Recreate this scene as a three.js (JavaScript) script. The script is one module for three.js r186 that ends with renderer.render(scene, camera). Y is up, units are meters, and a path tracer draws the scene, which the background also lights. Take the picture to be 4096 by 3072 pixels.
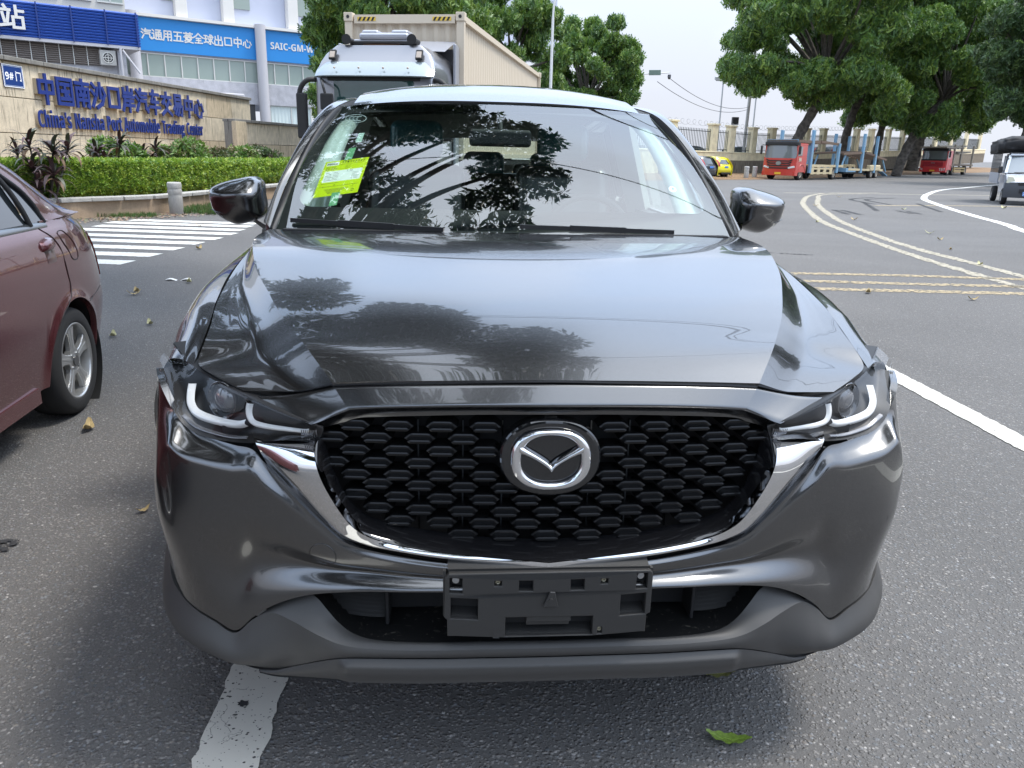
import * as THREE from 'three';
import { mergeGeometries, mergeVertices, toCreasedNormals } from 'three/addons/utils/BufferGeometryUtils.js';
import { RoundedBoxGeometry } from 'three/addons/geometries/RoundedBoxGeometry.js';
import { TextGeometry } from 'three/addons/geometries/TextGeometry.js';
import { FontLoader } from 'three/addons/loaders/FontLoader.js';
import { ImprovedNoise } from 'three/addons/math/ImprovedNoise.js';

// ---------- camera, sky, sun, exposure ----------
const scene = new THREE.Scene();
const camera = new THREE.PerspectiveCamera(52.4, 4 / 3, 0.05, 3000);
camera.position.set(-0.19, 1.3236, 1.309);
{
  const R = Math.PI / 180, yaw = 4.496 * R, pit = 16.407 * R, rol = 1.394 * R;
  const f = new THREE.Vector3(Math.sin(yaw) * Math.cos(pit), -Math.sin(pit), -Math.cos(yaw) * Math.cos(pit));
  const r = new THREE.Vector3(Math.cos(yaw), 0, Math.sin(yaw)), u = r.clone().cross(f);
  const r2 = r.clone().multiplyScalar(Math.cos(rol)).addScaledVector(u, Math.sin(rol));
  const u2 = u.clone().multiplyScalar(Math.cos(rol)).addScaledVector(r, -Math.sin(rol));
  camera.quaternion.setFromRotationMatrix(new THREE.Matrix4().makeBasis(r2, u2, f.clone().negate()));
}
const SUN = { az: 86, el: 64, intensity: 1.9, radius: 26 };       // azimuth to the right of -z
const sunDir = new THREE.Vector3(Math.sin(SUN.az * Math.PI / 180) * Math.cos(SUN.el * Math.PI / 180), Math.sin(SUN.el * Math.PI / 180), -Math.cos(SUN.az * Math.PI / 180) * Math.cos(SUN.el * Math.PI / 180));
const sun = new THREE.DirectionalLight(0xffffff, SUN.intensity);
sun.color.setRGB(1, 0.95, 0.87);
sun.position.copy(sunDir).multiplyScalar(120); sun.castShadow = true; sun.shadow.radius = SUN.radius; sun.shadow.mapSize.set(2048, 2048);
Object.assign(sun.shadow.camera, { left: -90, right: 90, top: 90, bottom: -90, near: 1, far: 400 });
scene.add(sun); scene.add(sun.target);
const perlin = new ImprovedNoise();
function fbm(x, y, z, o = 4) { let s = 0, a = 0.5, f = 1; for (let i = 0; i < o; i++) { s += a * perlin.noise(x * f + 7.3 * i, y * f, z * f); a *= 0.5; f *= 2; } return s; }
const sm = (a, b, x) => { const t = Math.min(1, Math.max(0, (x - a) / (b - a))); return t * t * (3 - 2 * t); };
{
  const W = 1024, H = 512, d = new Float32Array(W * H * 4);
  for (let j = 0; j < H; j++) for (let i = 0; i < W; i++) {
    const el = ((j + 0.5) / H - 0.5) * Math.PI, az = ((i + 0.5) / W - 0.5) * 2 * Math.PI;
    const x = Math.cos(el) * Math.cos(az), y = Math.sin(el), z = Math.cos(el) * Math.sin(az);
    const e = Math.max(0, y), k1 = sm(0.02, 0.55, e), k2 = sm(0.5, 1, e);
    let c = [0.49, 0.515, 0.575].map((h, n) => { const m = [0.74, 0.97, 1.36][n], t = [1.25, 1.40, 1.62][n]; return (h + (m - h) * k1) + (t - m) * k2; });
    const ang = Math.acos(Math.min(1, Math.max(-1, x * sunDir.x + y * sunDir.y + z * sunDir.z))) * 57.3;
    const a = 0.9 * Math.exp(-Math.pow(ang / 34, 1.5)); c = c.map((v, n) => v + a * [1.0, 0.97, 0.92][n]);
    const q = 2.2 / (y + 0.35), cl = sm(0.02, 0.42, fbm(x * q * 1.1 + 3, z * q * 1.9, 0.7, 5) + 0.10) * sm(0.0, 0.3, y) * 0.3;
    c = c.map((v, n) => v + (([1.05, 1.12, 1.25][n]) - v) * cl);
    if (y < 0) c = [0.45, 0.46, 0.48];
    const k = (j * W + i) * 4; d[k] = c[0]; d[k + 1] = c[1]; d[k + 2] = c[2]; d[k + 3] = 1;
  }
  const t = new THREE.DataTexture(d, W, H, THREE.RGBAFormat, THREE.FloatType);
  t.mapping = THREE.EquirectangularReflectionMapping; t.magFilter = t.minFilter = THREE.LinearFilter; t.needsUpdate = true;
  scene.background = t; scene.environment = t;
}
const renderer = new THREE.WebGLRenderer({ antialias: true });
renderer.toneMapping = THREE.LinearToneMapping; renderer.toneMappingExposure = 1.6; renderer.shadowMap.enabled = true;

// ---------- helpers ----------
let seed = 12345;
const rnd = () => { seed = (seed * 1664525 + 1013904223) >>> 0; return seed / 4294967296; };
const rr = (a, b) => a + (b - a) * rnd();
const V3 = (x, y, z) => new THREE.Vector3(x, y, z);
const used = {};
const numbered = (n) => { used[n] = (used[n] ?? -1) + 1; return used[n] ? n + '_' + String(used[n]).padStart(3, '0') : n; };
function lamp(m) { m.castShadow = m.receiveShadow = true; return m; }
function thing(name, label, category, pos = [0, 0, 0], turn = 0, group) {
  const o = new THREE.Group(); o.name = numbered(name); scene.add(o); o.position.set(...pos); o.rotation.y = turn;
  o.userData = { label, category }; if (group) o.userData.group = group; return o;
}
function part(name, geo, mat, parent) { const m = lamp(new THREE.Mesh(geo, mat)); m.name = name; parent.add(m); return m; }
function single(name, geo, mat, label, category, group, pos = [0, 0, 0], turn = 0) {
  const m = lamp(new THREE.Mesh(geo, mat)); m.name = numbered(name); m.position.set(...pos); m.rotation.y = turn; scene.add(m); m.userData = { label, category }; if (group) m.userData.group = group; return m;
}
function struct(name, geo, mat) { const m = lamp(new THREE.Mesh(geo, mat)); m.name = numbered(name); m.userData = { kind: 'structure' }; scene.add(m); return m; }
function copyOf(o, pos, turn, label) { const c = o.clone(); c.name = numbered(o.name.replace(/_\d{3}$/, '')); c.userData = { ...o.userData }; if (label) c.userData.label = label; c.position.set(...pos); if (turn !== undefined) c.rotation.y = turn; scene.add(c); return c; }
const mat = (r, g, b, rough = 0.7, o = {}) => { const m = new THREE.MeshPhysicalMaterial({ roughness: rough, ...o }); m.color.setRGB(r, g, b); return m; };
function merge(list) {
  return mergeGeometries(list.map((g) => { let h = g.index ? g.toNonIndexed() : g.clone(); for (const k of Object.keys(h.attributes)) if (!['position', 'normal', 'uv'].includes(k)) h.deleteAttribute(k); if (!h.attributes.normal) h.computeVertexNormals(); if (!h.attributes.uv) h.setAttribute('uv', new THREE.BufferAttribute(new Float32Array(h.attributes.position.count * 2), 2)); return h; }));
}
const box = (w, h, d, x = 0, y = 0, z = 0, ry = 0, rx = 0, rz = 0) => new THREE.BoxGeometry(w, h, d).applyMatrix4(new THREE.Matrix4().makeRotationFromEuler(new THREE.Euler(rx, ry, rz, 'YXZ')).setPosition(x, y, z));
const rbox = (w, h, d, r, x = 0, y = 0, z = 0, ry = 0, rx = 0, rz = 0, s = 2) => new RoundedBoxGeometry(w, h, d, s, r).applyMatrix4(new THREE.Matrix4().makeRotationFromEuler(new THREE.Euler(rx, ry, rz, 'YXZ')).setPosition(x, y, z));
const cyl = (r1, r2, h, x = 0, y = 0, z = 0, n = 20, rx = 0, rz = 0) => new THREE.CylinderGeometry(r1, r2, h, n).applyMatrix4(new THREE.Matrix4().makeRotationFromEuler(new THREE.Euler(rx, 0, rz)).setPosition(x, y, z));
function bar(a, b, r, n = 8, r2 = r) {           // round bar between two points
  const A = V3(...a), B = V3(...b), d = B.clone().sub(A), g = new THREE.CylinderGeometry(r2, r, d.length(), n);
  return g.applyMatrix4(new THREE.Matrix4().compose(A.clone().add(B).multiplyScalar(0.5), new THREE.Quaternion().setFromUnitVectors(V3(0, 1, 0), d.normalize()), V3(1, 1, 1)));
}
function beam(a, b, w, h) {                      // square bar between two points
  const A = V3(...a), B = V3(...b), d = B.clone().sub(A), L = d.length(), zAx = d.normalize(), xAx = V3(0, 1, 0).cross(zAx); if (xAx.lengthSq() < 1e-6) xAx.set(1, 0, 0); xAx.normalize();
  const yAx = zAx.clone().cross(xAx); return new THREE.BoxGeometry(w, h, L).applyMatrix4(new THREE.Matrix4().makeBasis(xAx, yAx, zAx).setPosition(A.add(B).multiplyScalar(0.5)));
}
const tube = (pts, r, seg = 24, n = 8) => new THREE.TubeGeometry(new THREE.CatmullRomCurve3(pts.map((p) => V3(...p))), seg, r, n);
function taperTube(pts, r0, r1, seg = 14, n = 9, wob = 0.12) {
  const c = new THREE.CatmullRomCurve3(pts.map((p) => V3(...p))), g = new THREE.TubeGeometry(c, seg, 1, n), P = g.attributes.position;
  for (let i = 0; i <= seg; i++) { const o = c.getPointAt(i / seg), r = (r0 + (r1 - r0) * (i / seg)) * (1 + wob * Math.sin(i * 2.7 + r0 * 40)); for (let j = 0; j <= n; j++) { const k = i * (n + 1) + j; P.setXYZ(k, o.x + (P.getX(k) - o.x) * r, o.y + (P.getY(k) - o.y) * r, o.z + (P.getZ(k) - o.z) * r); } }
  g.computeVertexNormals(); return g;
}
function grid(nu, nv, fn) {                      // surface from a function of u, v; uv kept 0..1
  const p = [], uv = [], ix = [];
  for (let j = 0; j <= nv; j++) for (let i = 0; i <= nu; i++) { const q = fn(i / nu, j / nv); p.push(q[0], q[1], q[2]); uv.push(i / nu, j / nv); }
  for (let j = 0; j < nv; j++) for (let i = 0; i < nu; i++) { const a = j * (nu + 1) + i, b = a + 1, c = a + nu + 1, d = c + 1; ix.push(a, b, d, a, d, c); }
  const g = new THREE.BufferGeometry(); g.setAttribute('position', new THREE.Float32BufferAttribute(p, 3)); g.setAttribute('uv', new THREE.Float32BufferAttribute(uv, 2)); g.setIndex(ix); g.computeVertexNormals(); return g;
}
// a panel with its edge folded in by f metres along dir (default: away from the surface normal)
function panel(nu, nv, fn, f = 0.012, out = V3(0, 0, 1), sides = [1, 1, 1, 1]) {
  const g = grid(nu, nv, fn), N = g.attributes.normal, P = g.attributes.position; let s = 0;
  for (let i = 0; i < N.count; i++) s += N.getX(i) * out.x + N.getY(i) * out.y + N.getZ(i) * out.z;
  if (s < 0) { const ix = g.index.array; for (let i = 0; i < ix.length; i += 3) { const t = ix[i + 1]; ix[i + 1] = ix[i + 2]; ix[i + 2] = t; } g.computeVertexNormals(); }
  const list = [g], at = (k) => V3(P.getX(k), P.getY(k), P.getZ(k)), nn = (k) => V3(N.getX(k), N.getY(k), N.getZ(k)), W = nu + 1;
  const edges = [[...Array(nu + 1).keys()], [...Array(nu + 1).keys()].map((i) => nv * W + i), [...Array(nv + 1).keys()].map((j) => j * W), [...Array(nv + 1).keys()].map((j) => j * W + nu)];
  if (f > 0) edges.forEach((e, n) => { if (!sides[n]) return; list.push(grid(e.length - 1, 2, (u, v) => { const k = e[Math.round(u * (e.length - 1))], a = at(k), m = nn(k); return a.addScaledVector(m, -f * v).toArray(); })); });
  return merge(list);
}
function mirror(g) { const h = (g.index ? g.toNonIndexed() : g.clone()).scale(-1, 1, 1), n = h.attributes.position.count; for (const k in h.attributes) { const a = h.attributes[k]; for (let i = 0; i < n; i += 3) for (let c = 0; c < a.itemSize; c++) { const t = a.getComponent(i + 1, c); a.setComponent(i + 1, c, a.getComponent(i + 2, c)); a.setComponent(i + 2, c, t); } } return h; }
const lin = (pts) => (u) => { const n = pts.length - 1, t = Math.min(n - 1e-9, Math.max(0, u * n)), i = Math.floor(t), f = t - i; return pts[i].map((v, k) => v + (pts[i + 1][k] - v) * f); };
function spl(pts) {                              // smooth curve with even parameter per control point
  const n = pts.length - 1;
  return (u) => { const t = Math.min(n - 1e-9, Math.max(0, u * n)), i = Math.floor(t), f = t - i, p = (k) => pts[Math.min(n, Math.max(0, k))]; return pts[0].map((_, k) => { const a = p(i - 1)[k], b = p(i)[k], c = p(i + 1)[k], d = p(i + 2)[k], m0 = (i > 0 ? (c - a) / 2 : c - b), m1 = (i < n - 1 ? (d - b) / 2 : c - b), f2 = f * f, f3 = f2 * f; return (2 * f3 - 3 * f2 + 1) * b + (f3 - 2 * f2 + f) * m0 + (-2 * f3 + 3 * f2) * c + (f3 - f2) * m1; }); };
}
function splS(pts) {                             // the same for a curve that starts on the middle plane x = 0: no kink there
  const f = spl([[-pts[1][0], ...pts[1].slice(1)], ...pts]), n = pts.length; return (u) => f((1 + u * (n - 1)) / n);
}
const soft = (f, w) => (x) => { let s = 0, t = 0; for (let i = -8; i <= 8; i++) { const g = Math.exp(-i * i / 18), h = w(x) * i / 4; s += g * f(Math.abs(x + h)); t += g; } return s / t; };
const key = (xs, ys) => (x) => { if (x <= xs[0]) return ys[0]; for (let i = 1; i < xs.length; i++) if (x <= xs[i]) { const t = (x - xs[i - 1]) / (xs[i] - xs[i - 1]); return ys[i - 1] + (ys[i] - ys[i - 1]) * t; } return ys[ys.length - 1]; };
const skey = (xs, ys) => { const s = spl(ys.map((y) => [y])), n = xs.length - 1; return (x) => { if (x <= xs[0]) return ys[0]; for (let i = 1; i <= n; i++) if (x <= xs[i]) return s((i - 1 + (x - xs[i - 1]) / (xs[i] - xs[i - 1])) / n)[0]; return ys[n]; }; };
const mix = (a, b, t) => a.map((v, i) => v + (b[i] - v) * t);
function shapeGeo(outer, holes = [], depth = 0.01, bevel = 0, seg = 1) {
  const s = new THREE.Shape(outer.map((p) => new THREE.Vector2(p[0], p[1]))); for (const h of holes) s.holes.push(new THREE.Path(h.map((p) => new THREE.Vector2(p[0], p[1]))));
  return new THREE.ExtrudeGeometry(s, { depth: depth, bevelEnabled: bevel > 0, bevelThickness: bevel, bevelSize: bevel, bevelOffset: -bevel, bevelSegments: seg, curveSegments: 8 });
}
const rectPts = (x0, y0, x1, y1) => [[x0, y0], [x1, y0], [x1, y1], [x0, y1]];
function rr4(x0, y0, x1, y1, r, n = 4) { const o = []; for (const [cx, cy, a] of [[x1 - r, y1 - r, 0], [x0 + r, y1 - r, 1], [x0 + r, y0 + r, 2], [x1 - r, y0 + r, 3]]) for (let i = 0; i <= n; i++) { const t = (a + i / n) * Math.PI / 2; o.push([cx + r * Math.cos(t), cy + r * Math.sin(t)]); } return o; }
function canvasTex(w, h, draw, o = {}) { const c = document.createElement('canvas'); c.width = w; c.height = h; draw(c.getContext('2d'), w, h); const t = new THREE.CanvasTexture(c); t.colorSpace = THREE.SRGBColorSpace; t.wrapS = t.wrapT = THREE.RepeatWrapping; Object.assign(t, o); return t; }
function dataTex(w, h, fn, ch = 4, srgb = false) { const d = new Uint8Array(w * h * 4); for (let j = 0; j < h; j++) for (let i = 0; i < w; i++) { const v = fn(i, j), k = (j * w + i) * 4; for (let c = 0; c < 3; c++) d[k + c] = Math.max(0, Math.min(255, v.length ? v[c] : v)); d[k + 3] = v.length > 3 ? v[3] : 255; } const t = new THREE.DataTexture(d, w, h); t.magFilter = t.minFilter = THREE.LinearFilter; t.wrapS = t.wrapT = THREE.RepeatWrapping; if (srgb) t.colorSpace = THREE.SRGBColorSpace; t.needsUpdate = true; return t; }
const toS = (v) => 255 * (v <= 0.0031308 ? v * 12.92 : 1.055 * Math.pow(v, 1 / 2.4) - 0.055);
const wrapUV = (g, s) => { const P = g.attributes.position, U = g.attributes.uv; for (let i = 0; i < P.count; i++) U.setXY(i, P.getX(i) / s, P.getZ(i) / s); return g; };
function boxUV(g, s = 1) { g = g.index ? g.toNonIndexed() : g; g.computeVertexNormals(); const P = g.attributes.position, N = g.attributes.normal, U = new Float32Array(P.count * 2); for (let i = 0; i < P.count; i++) { const ax = Math.abs(N.getX(i)), ay = Math.abs(N.getY(i)), az = Math.abs(N.getZ(i)); const [a, b] = ay > ax && ay > az ? [P.getX(i), P.getZ(i)] : ax > az ? [P.getZ(i), P.getY(i)] : [P.getX(i), P.getY(i)]; U[i * 2] = a / s; U[i * 2 + 1] = b / s; } g.setAttribute('uv', new THREE.BufferAttribute(U, 2)); return g; }
const font = await new FontLoader().loadAsync('fonts/droid/droid_sans_bold.typeface.json');
const text = (s, size, depth) => new TextGeometry(s, { font, size, depth, curveSegments: 3, bevelEnabled: false });
const rise = (x) => 0.010 * Math.max(0, x - 30);   // the road climbs slightly to the far right
// Chinese characters as brush lines on a 100 x 100 field
const W3 = [[[12, 10], [24, 20]], [[6, 36], [18, 46]], [[8, 92], [26, 62]]];
const HAN = {
  zhong: [[[50, 3], [50, 98]], [[14, 24], [86, 24], [86, 62], [14, 62], [14, 24]]],
  guo: [[[10, 8], [90, 8], [90, 94], [10, 94], [10, 8]], [[26, 26], [74, 26]], [[30, 50], [70, 50]], [[24, 76], [76, 76]], [[50, 26], [50, 76]], [[60, 58], [68, 68]]],
  nan: [[[10, 14], [90, 14]], [[50, 2], [50, 30]], [[14, 97], [14, 32], [86, 32], [86, 97], [78, 94]], [[36, 40], [42, 52]], [[64, 40], [58, 52]], [[30, 56], [70, 56]], [[26, 73], [74, 73]], [[50, 56], [50, 94]]],
  sha: [...W3, [[62, 4], [62, 58]], [[44, 24], [36, 50]], [[78, 22], [92, 46]], [[86, 52], [70, 80], [36, 95]]],
  kou: [[[16, 16], [84, 16], [84, 86], [16, 86], [16, 16]]],
  an: [[[50, 2], [50, 26]], [[18, 10], [18, 26], [82, 26], [82, 10]], [[14, 40], [90, 40]], [[24, 40], [20, 70], [8, 95]], [[34, 56], [84, 56]], [[28, 74], [92, 74]], [[58, 56], [58, 98]]],
  qi: [...W3, [[46, 4], [34, 30]], [[42, 18], [92, 18]], [[44, 34], [86, 34]], [[36, 50], [80, 50], [82, 80], [94, 92], [96, 78]]],
  che: [[[20, 16], [84, 16]], [[44, 2], [26, 48], [82, 48]], [[8, 70], [94, 70]], [[54, 34], [54, 98]]],
  jiao: [[[50, 2], [50, 16]], [[8, 20], [92, 20]], [[34, 28], [16, 48]], [[64, 28], [86, 48]], [[66, 44], [44, 76], [10, 96]], [[32, 46], [58, 78], [92, 96]]],
  yi: [[[24, 6], [76, 6], [76, 42], [24, 42], [24, 6]], [[24, 24], [76, 24]], [[30, 46], [12, 70]], [[24, 54], [88, 54], [82, 94], [70, 92]], [[46, 56], [24, 88]], [[66, 56], [44, 94]]],
  xin: [[[14, 44], [8, 74]], [[30, 36], [32, 84], [44, 92], [70, 92], [76, 74]], [[46, 18], [58, 36]], [[78, 34], [92, 62]]],
  tong: [[[10, 8], [22, 20]], [[6, 40], [20, 40], [20, 76], [6, 92]], [[20, 80], [40, 92], [96, 92]], [[40, 8], [84, 8], [66, 22]], [[40, 80], [40, 28], [88, 28], [88, 78]], [[40, 46], [88, 46]], [[40, 62], [88, 62]], [[64, 28], [64, 80]]],
  yong: [[[20, 8], [18, 60], [8, 96]], [[20, 8], [84, 8], [84, 94], [74, 92]], [[20, 36], [84, 36]], [[20, 62], [84, 62]], [[52, 8], [52, 96]]],
  wu: [[[14, 10], [86, 10]], [[48, 10], [36, 90]], [[20, 46], [74, 46], [70, 90]], [[6, 90], [94, 90]]],
  ling: [[[8, 12], [92, 12]], [[32, 3], [32, 22]], [[68, 3], [68, 22]], [[20, 32], [80, 32]], [[50, 22], [50, 44]], [[8, 46], [92, 46]], [[36, 50], [22, 60]], [[64, 50], [80, 60]], [[42, 60], [14, 82]], [[36, 68], [74, 68], [50, 88], [16, 97]], [[40, 74], [64, 90], [92, 97]]],
  quan: [[[50, 2], [28, 26], [4, 42]], [[50, 2], [72, 26], [96, 42]], [[28, 48], [72, 48]], [[28, 68], [72, 68]], [[14, 92], [86, 92]], [[50, 48], [50, 92]]],
  qiu: [[[8, 14], [36, 14]], [[10, 44], [34, 44]], [[6, 80], [38, 72]], [[22, 14], [22, 74]], [[42, 24], [96, 24]], [[68, 4], [68, 92], [58, 90]], [[80, 6], [88, 14]], [[48, 40], [56, 52]], [[44, 80], [64, 58]], [[88, 38], [74, 54]], [[72, 54], [96, 84]]],
  chu: [[[50, 2], [50, 92]], [[20, 14], [20, 44], [80, 44], [80, 14]], [[12, 56], [12, 94], [88, 94], [88, 56]]],
  zhan: [[[22, 4], [28, 14]], [[6, 22], [44, 22]], [[14, 36], [20, 72]], [[38, 34], [30, 72]], [[4, 88], [46, 80]], [[68, 4], [68, 48]], [[68, 24], [96, 24]], [[54, 50], [92, 50], [92, 94], [54, 94], [54, 50]]],
  men: [[[16, 4], [26, 14]], [[14, 24], [14, 96]], [[36, 12], [86, 12], [86, 94], [74, 92]]],
};
function han(name, size, depth, wt = 11) {         // solid character, lower left at the origin, facing +z
  const g = [], k = size / 100; let n = 0;
  for (const s of HAN[name]) for (let i = 1; i < s.length; i++) {
    const [x0, y0] = s[i - 1], [x1, y1] = s[i], L = Math.hypot(x1 - x0, y1 - y0) + wt * 0.9, d = depth * (1 - 0.02 * (n++ % 5));
    g.push(new THREE.BoxGeometry(L * k, wt * k, d).applyMatrix4(new THREE.Matrix4().makeRotationZ(-Math.atan2(y1 - y0, x1 - x0)).setPosition((x0 + x1) / 2 * k, (100 - (y0 + y1) / 2) * k, d / 2)));
  }
  return merge(g);
}
function drawHan(c, name, x, y, s, wt = 11) { c.lineWidth = wt * s / 100; c.lineCap = 'square'; for (const l of HAN[name]) { c.beginPath(); l.forEach((p, i) => i ? c.lineTo(x + p[0] * s / 100, y + p[1] * s / 100) : c.moveTo(x + p[0] * s / 100, y + p[1] * s / 100)); c.stroke(); } }
// ---------- surfaces ----------
const TS = 2048, TM = 3.2;                         // asphalt tile: 2048 px over 3.2 m
const asphalt = (() => {
  const h = new Float32Array(TS * TS), c = new Float32Array(TS * TS * 3); let s0 = 99; const r = () => { s0 = (s0 * 1664525 + 1013904223) >>> 0; return s0 / 4294967296; };
  for (let i = 0; i < TS * TS; i++) { const n = r(); h[i] = 0.12 + 0.14 * n; const b = 0.085 + 0.05 * n; c[i * 3] = b * 1.04; c[i * 3 + 1] = b; c[i * 3 + 2] = b * 0.95; }
  for (let k = 0; k < 170000; k++) {
    const R = 1.0 + 2.6 * Math.pow(r(), 2.4), x0 = r() * TS, y0 = r() * TS, e = 0.6 + 0.8 * r(), th = r() * 3.14, ct = Math.cos(th), st = Math.sin(th), q = r();
    let v = 0.125 + 0.11 * Math.pow(r(), 1.5), t = [1.04, 0.99, 0.93]; if (q < 0.035) { v = 0.27 + 0.14 * r(); } else if (q < 0.12) { t = [1.08, 0.98, 0.86]; } else if (q < 0.3) { t = [0.97, 1, 1.03]; }
    const H = 0.4 + 0.6 * r(), R2 = Math.ceil(R * 1.5);
    for (let j = -R2; j <= R2; j++) for (let i = -R2; i <= R2; i++) {
      const u = (i * ct + j * st) / R, w = (j * ct - i * st) / (R * e), d = u * u + w * w; if (d > 1) continue;
      const p = (((y0 + j) | 0) + TS) % TS * TS + (((x0 + i) | 0) + TS) % TS, hh = H * (1 - d * d); if (hh < h[p] - 0.05) continue; h[p] = hh; for (let n = 0; n < 3; n++) c[p * 3 + n] = v * t[n];
    }
  }
  const col = dataTex(TS, TS, (i, j) => { const p = (j * TS + i) * 3; return [toS(c[p]), toS(c[p + 1]), toS(c[p + 2])]; }, 4, true);
  const bmp = dataTex(TS, TS, (i, j) => h[j * TS + i] * 255);
  return { col, bmp };
})();
const M = {};
M.asphalt = new THREE.MeshStandardMaterial({ map: asphalt.col, bumpMap: asphalt.bmp, bumpScale: 0.006, roughness: 0.85, vertexColors: true });
const wornA = (() => {                               // worn paint: pits and hair cracks left bare
  const N = 1024, a = new Uint8Array(N * N).fill(255); let s0 = 7; const r = () => { s0 = (s0 * 1664525 + 1013904223) >>> 0; return s0 / 4294967296; };
  for (let k = 0; k < 4200; k++) { const x0 = r() * N, y0 = r() * N, R = 0.8 + 3.2 * Math.pow(r(), 8) + 1.1 * r(); for (let j = -8; j <= 8; j++) for (let i = -8; i <= 8; i++) if (i * i + j * j * 1.7 < R * R * (0.7 + 0.6 * r())) a[(((y0 + j) | 0) + N) % N * N + (((x0 + i) | 0) + N) % N] = 0; }
  for (let k = 0; k < 90; k++) { let x = r() * N, y = r() * N, th = r() * 6.28; const L = 20 + 90 * r(); for (let n = 0; n < L; n++) { th += (r() - 0.5) * 0.9; x += Math.cos(th); y += Math.sin(th); a[(((y | 0) % N) + N) % N * N + (((x | 0) % N) + N) % N] = 0; } }
  return a;
})();
const wornTex = dataTex(1024, 1024, (i, j) => wornA[j * 1024 + i]);
const hazeTex = (lo, n = 0.5, seedz = 0) => dataTex(512, 512, (i, j) => { const v = fbm(i / 26, j / 26, seedz, 4) + 0.5 * fbm(i / 5, j / 5, seedz + 4, 2); return 255 * Math.min(1, Math.max(0, lo + v * n + 0.12 * (rnd() - 0.5))); });
const wornMore = hazeTex(0.58, 1.1, 2);
M.white = mat(0.60, 0.58, 0.52, 0.75, { alphaMap: wornTex, alphaTest: 0.5 });
M.whiteFar = mat(0.72, 0.71, 0.67, 0.75, { alphaMap: wornTex, alphaTest: 0.5 });
M.yellow = mat(0.40, 0.32, 0.20, 0.8, { alphaMap: wornMore, alphaTest: 0.5 });
M.cream = mat(0.40, 0.36, 0.28, 0.8, { alphaMap: wornMore, alphaTest: 0.42 });
M.rubber = mat(0.035, 0.035, 0.037, 0.8, { alphaMap: wornMore, alphaTest: 0.45 });
{ // ground sheet with patched tone
  const n = 220, f = (t) => Math.sign(t) * (Math.pow(Math.abs(t), 2.6) * 640 + Math.abs(t) * 14);
  const g = grid(n, n, (u, v) => { const x = f(u * 2 - 1), z = -14 + f(v * 2 - 1); return [x, rise(x), z]; });
  const P = g.attributes.position, U = g.attributes.uv, C = new Float32Array(P.count * 3);
  for (let i = 0; i < P.count; i++) {
    const x = P.getX(i), z = P.getZ(i); U.setXY(i, x / TM, -z / TM);
    const k = 1 + 0.30 * fbm(x * 0.35, z * 0.35, 1, 3) + 0.22 * fbm(x * 1.7, z * 1.7, 5, 2), q = fbm(x * 0.11, z * 0.11, 9, 2);
    C[i * 3] = k * (1 + 0.03 * q); C[i * 3 + 1] = k; C[i * 3 + 2] = k * (1.015 - 0.04 * q);
  }
  g.setAttribute('color', new THREE.BufferAttribute(C, 3));
  const ix = g.index.array; for (let i = 0; i < ix.length; i += 3) { const t = ix[i + 1]; ix[i + 1] = ix[i + 2]; ix[i + 2] = t; } g.computeVertexNormals();
  struct('road', g, M.asphalt);
}
function ribbon(pts, w, { y = 0.004, jag = 0.006, step = 0.03, smooth = true, uvs = 1 } = {}) {
  const c = smooth && pts.length > 2 ? new THREE.CatmullRomCurve3(pts.map((p) => V3(p[0], 0, p[1])), false, 'centripetal') : new THREE.CurvePath(); if (!(smooth && pts.length > 2)) for (let i = 1; i < pts.length; i++) c.add(new THREE.LineCurve3(V3(pts[i - 1][0], 0, pts[i - 1][1]), V3(pts[i][0], 0, pts[i][1])));
  const L = c.getLength(), n = Math.min(500, Math.max(2, Math.round(L / step))), P = [], U = [], ix = [];
  for (let i = 0; i <= n; i++) { const t = i / n, p = c.getPointAt(t), d = c.getTangentAt(Math.min(0.9999, Math.max(0.0001, t))), nx = -d.z, nz = d.x; for (const s of [-1, 1]) { const o = s * w / 2 + (rnd() - 0.5) * 2 * jag; P.push(p.x + nx * o, y + rise(p.x), p.z + nz * o); U.push((p.x + nx * o) / uvs, (p.z + nz * o) / uvs); } if (i < n) { const a = i * 2; ix.push(a, a + 1, a + 3, a, a + 3, a + 2); } }
  const g = new THREE.BufferGeometry(); g.setAttribute('position', new THREE.Float32BufferAttribute(P, 3)); g.setAttribute('uv', new THREE.Float32BufferAttribute(U, 2)); g.setIndex(ix); g.computeVertexNormals(); return g;
}
const mark = (g, m) => struct('road_marking', g, m);
mark(ribbon([[-0.71, -5.4], [-0.69, 0.9]], 0.15, { smooth: false }), M.white);
mark(ribbon([[2.72, -5.6], [2.56, 1.2]], 0.15, { smooth: false }), M.white);
// zebra crossing: parallel white bars
for (const [x0, z0, x1, z1] of [[-6.08, -13.75, -3.75, -13.4], [-6.28, -13.22, -3.72, -12.83], [-6.2, -12.56, -3.70, -12.2], [-6.25, -11.92, -3.66, -11.55], [-6.25, -11.2, -3.7, -10.82], [-6.25, -10.55, -3.78, -10.2], [-6.25, -9.86, -3.85, -9.52], [-6.25, -9.16, -3.91, -8.84], [-6.25, -8.45, -3.98, -8.14]]) mark(ribbon([[x0, z0], [x1, z1]], 0.34, { smooth: false, jag: 0.012 }), M.whiteFar);
mark(ribbon([[3.0, -8.0], [5.2, -7.93], [7.4, -7.62]], 0.17, { jag: 0.02 }), M.yellow);
mark(ribbon([[2.9, -7.5], [4.78, -7.28], [8.4, -7.0]], 0.18, { jag: 0.02 }), M.yellow);
mark(ribbon([[2.9, -6.9], [4.49, -6.77], [9.4, -6.4]], 0.19, { jag: 0.02 }), M.yellow);
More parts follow.
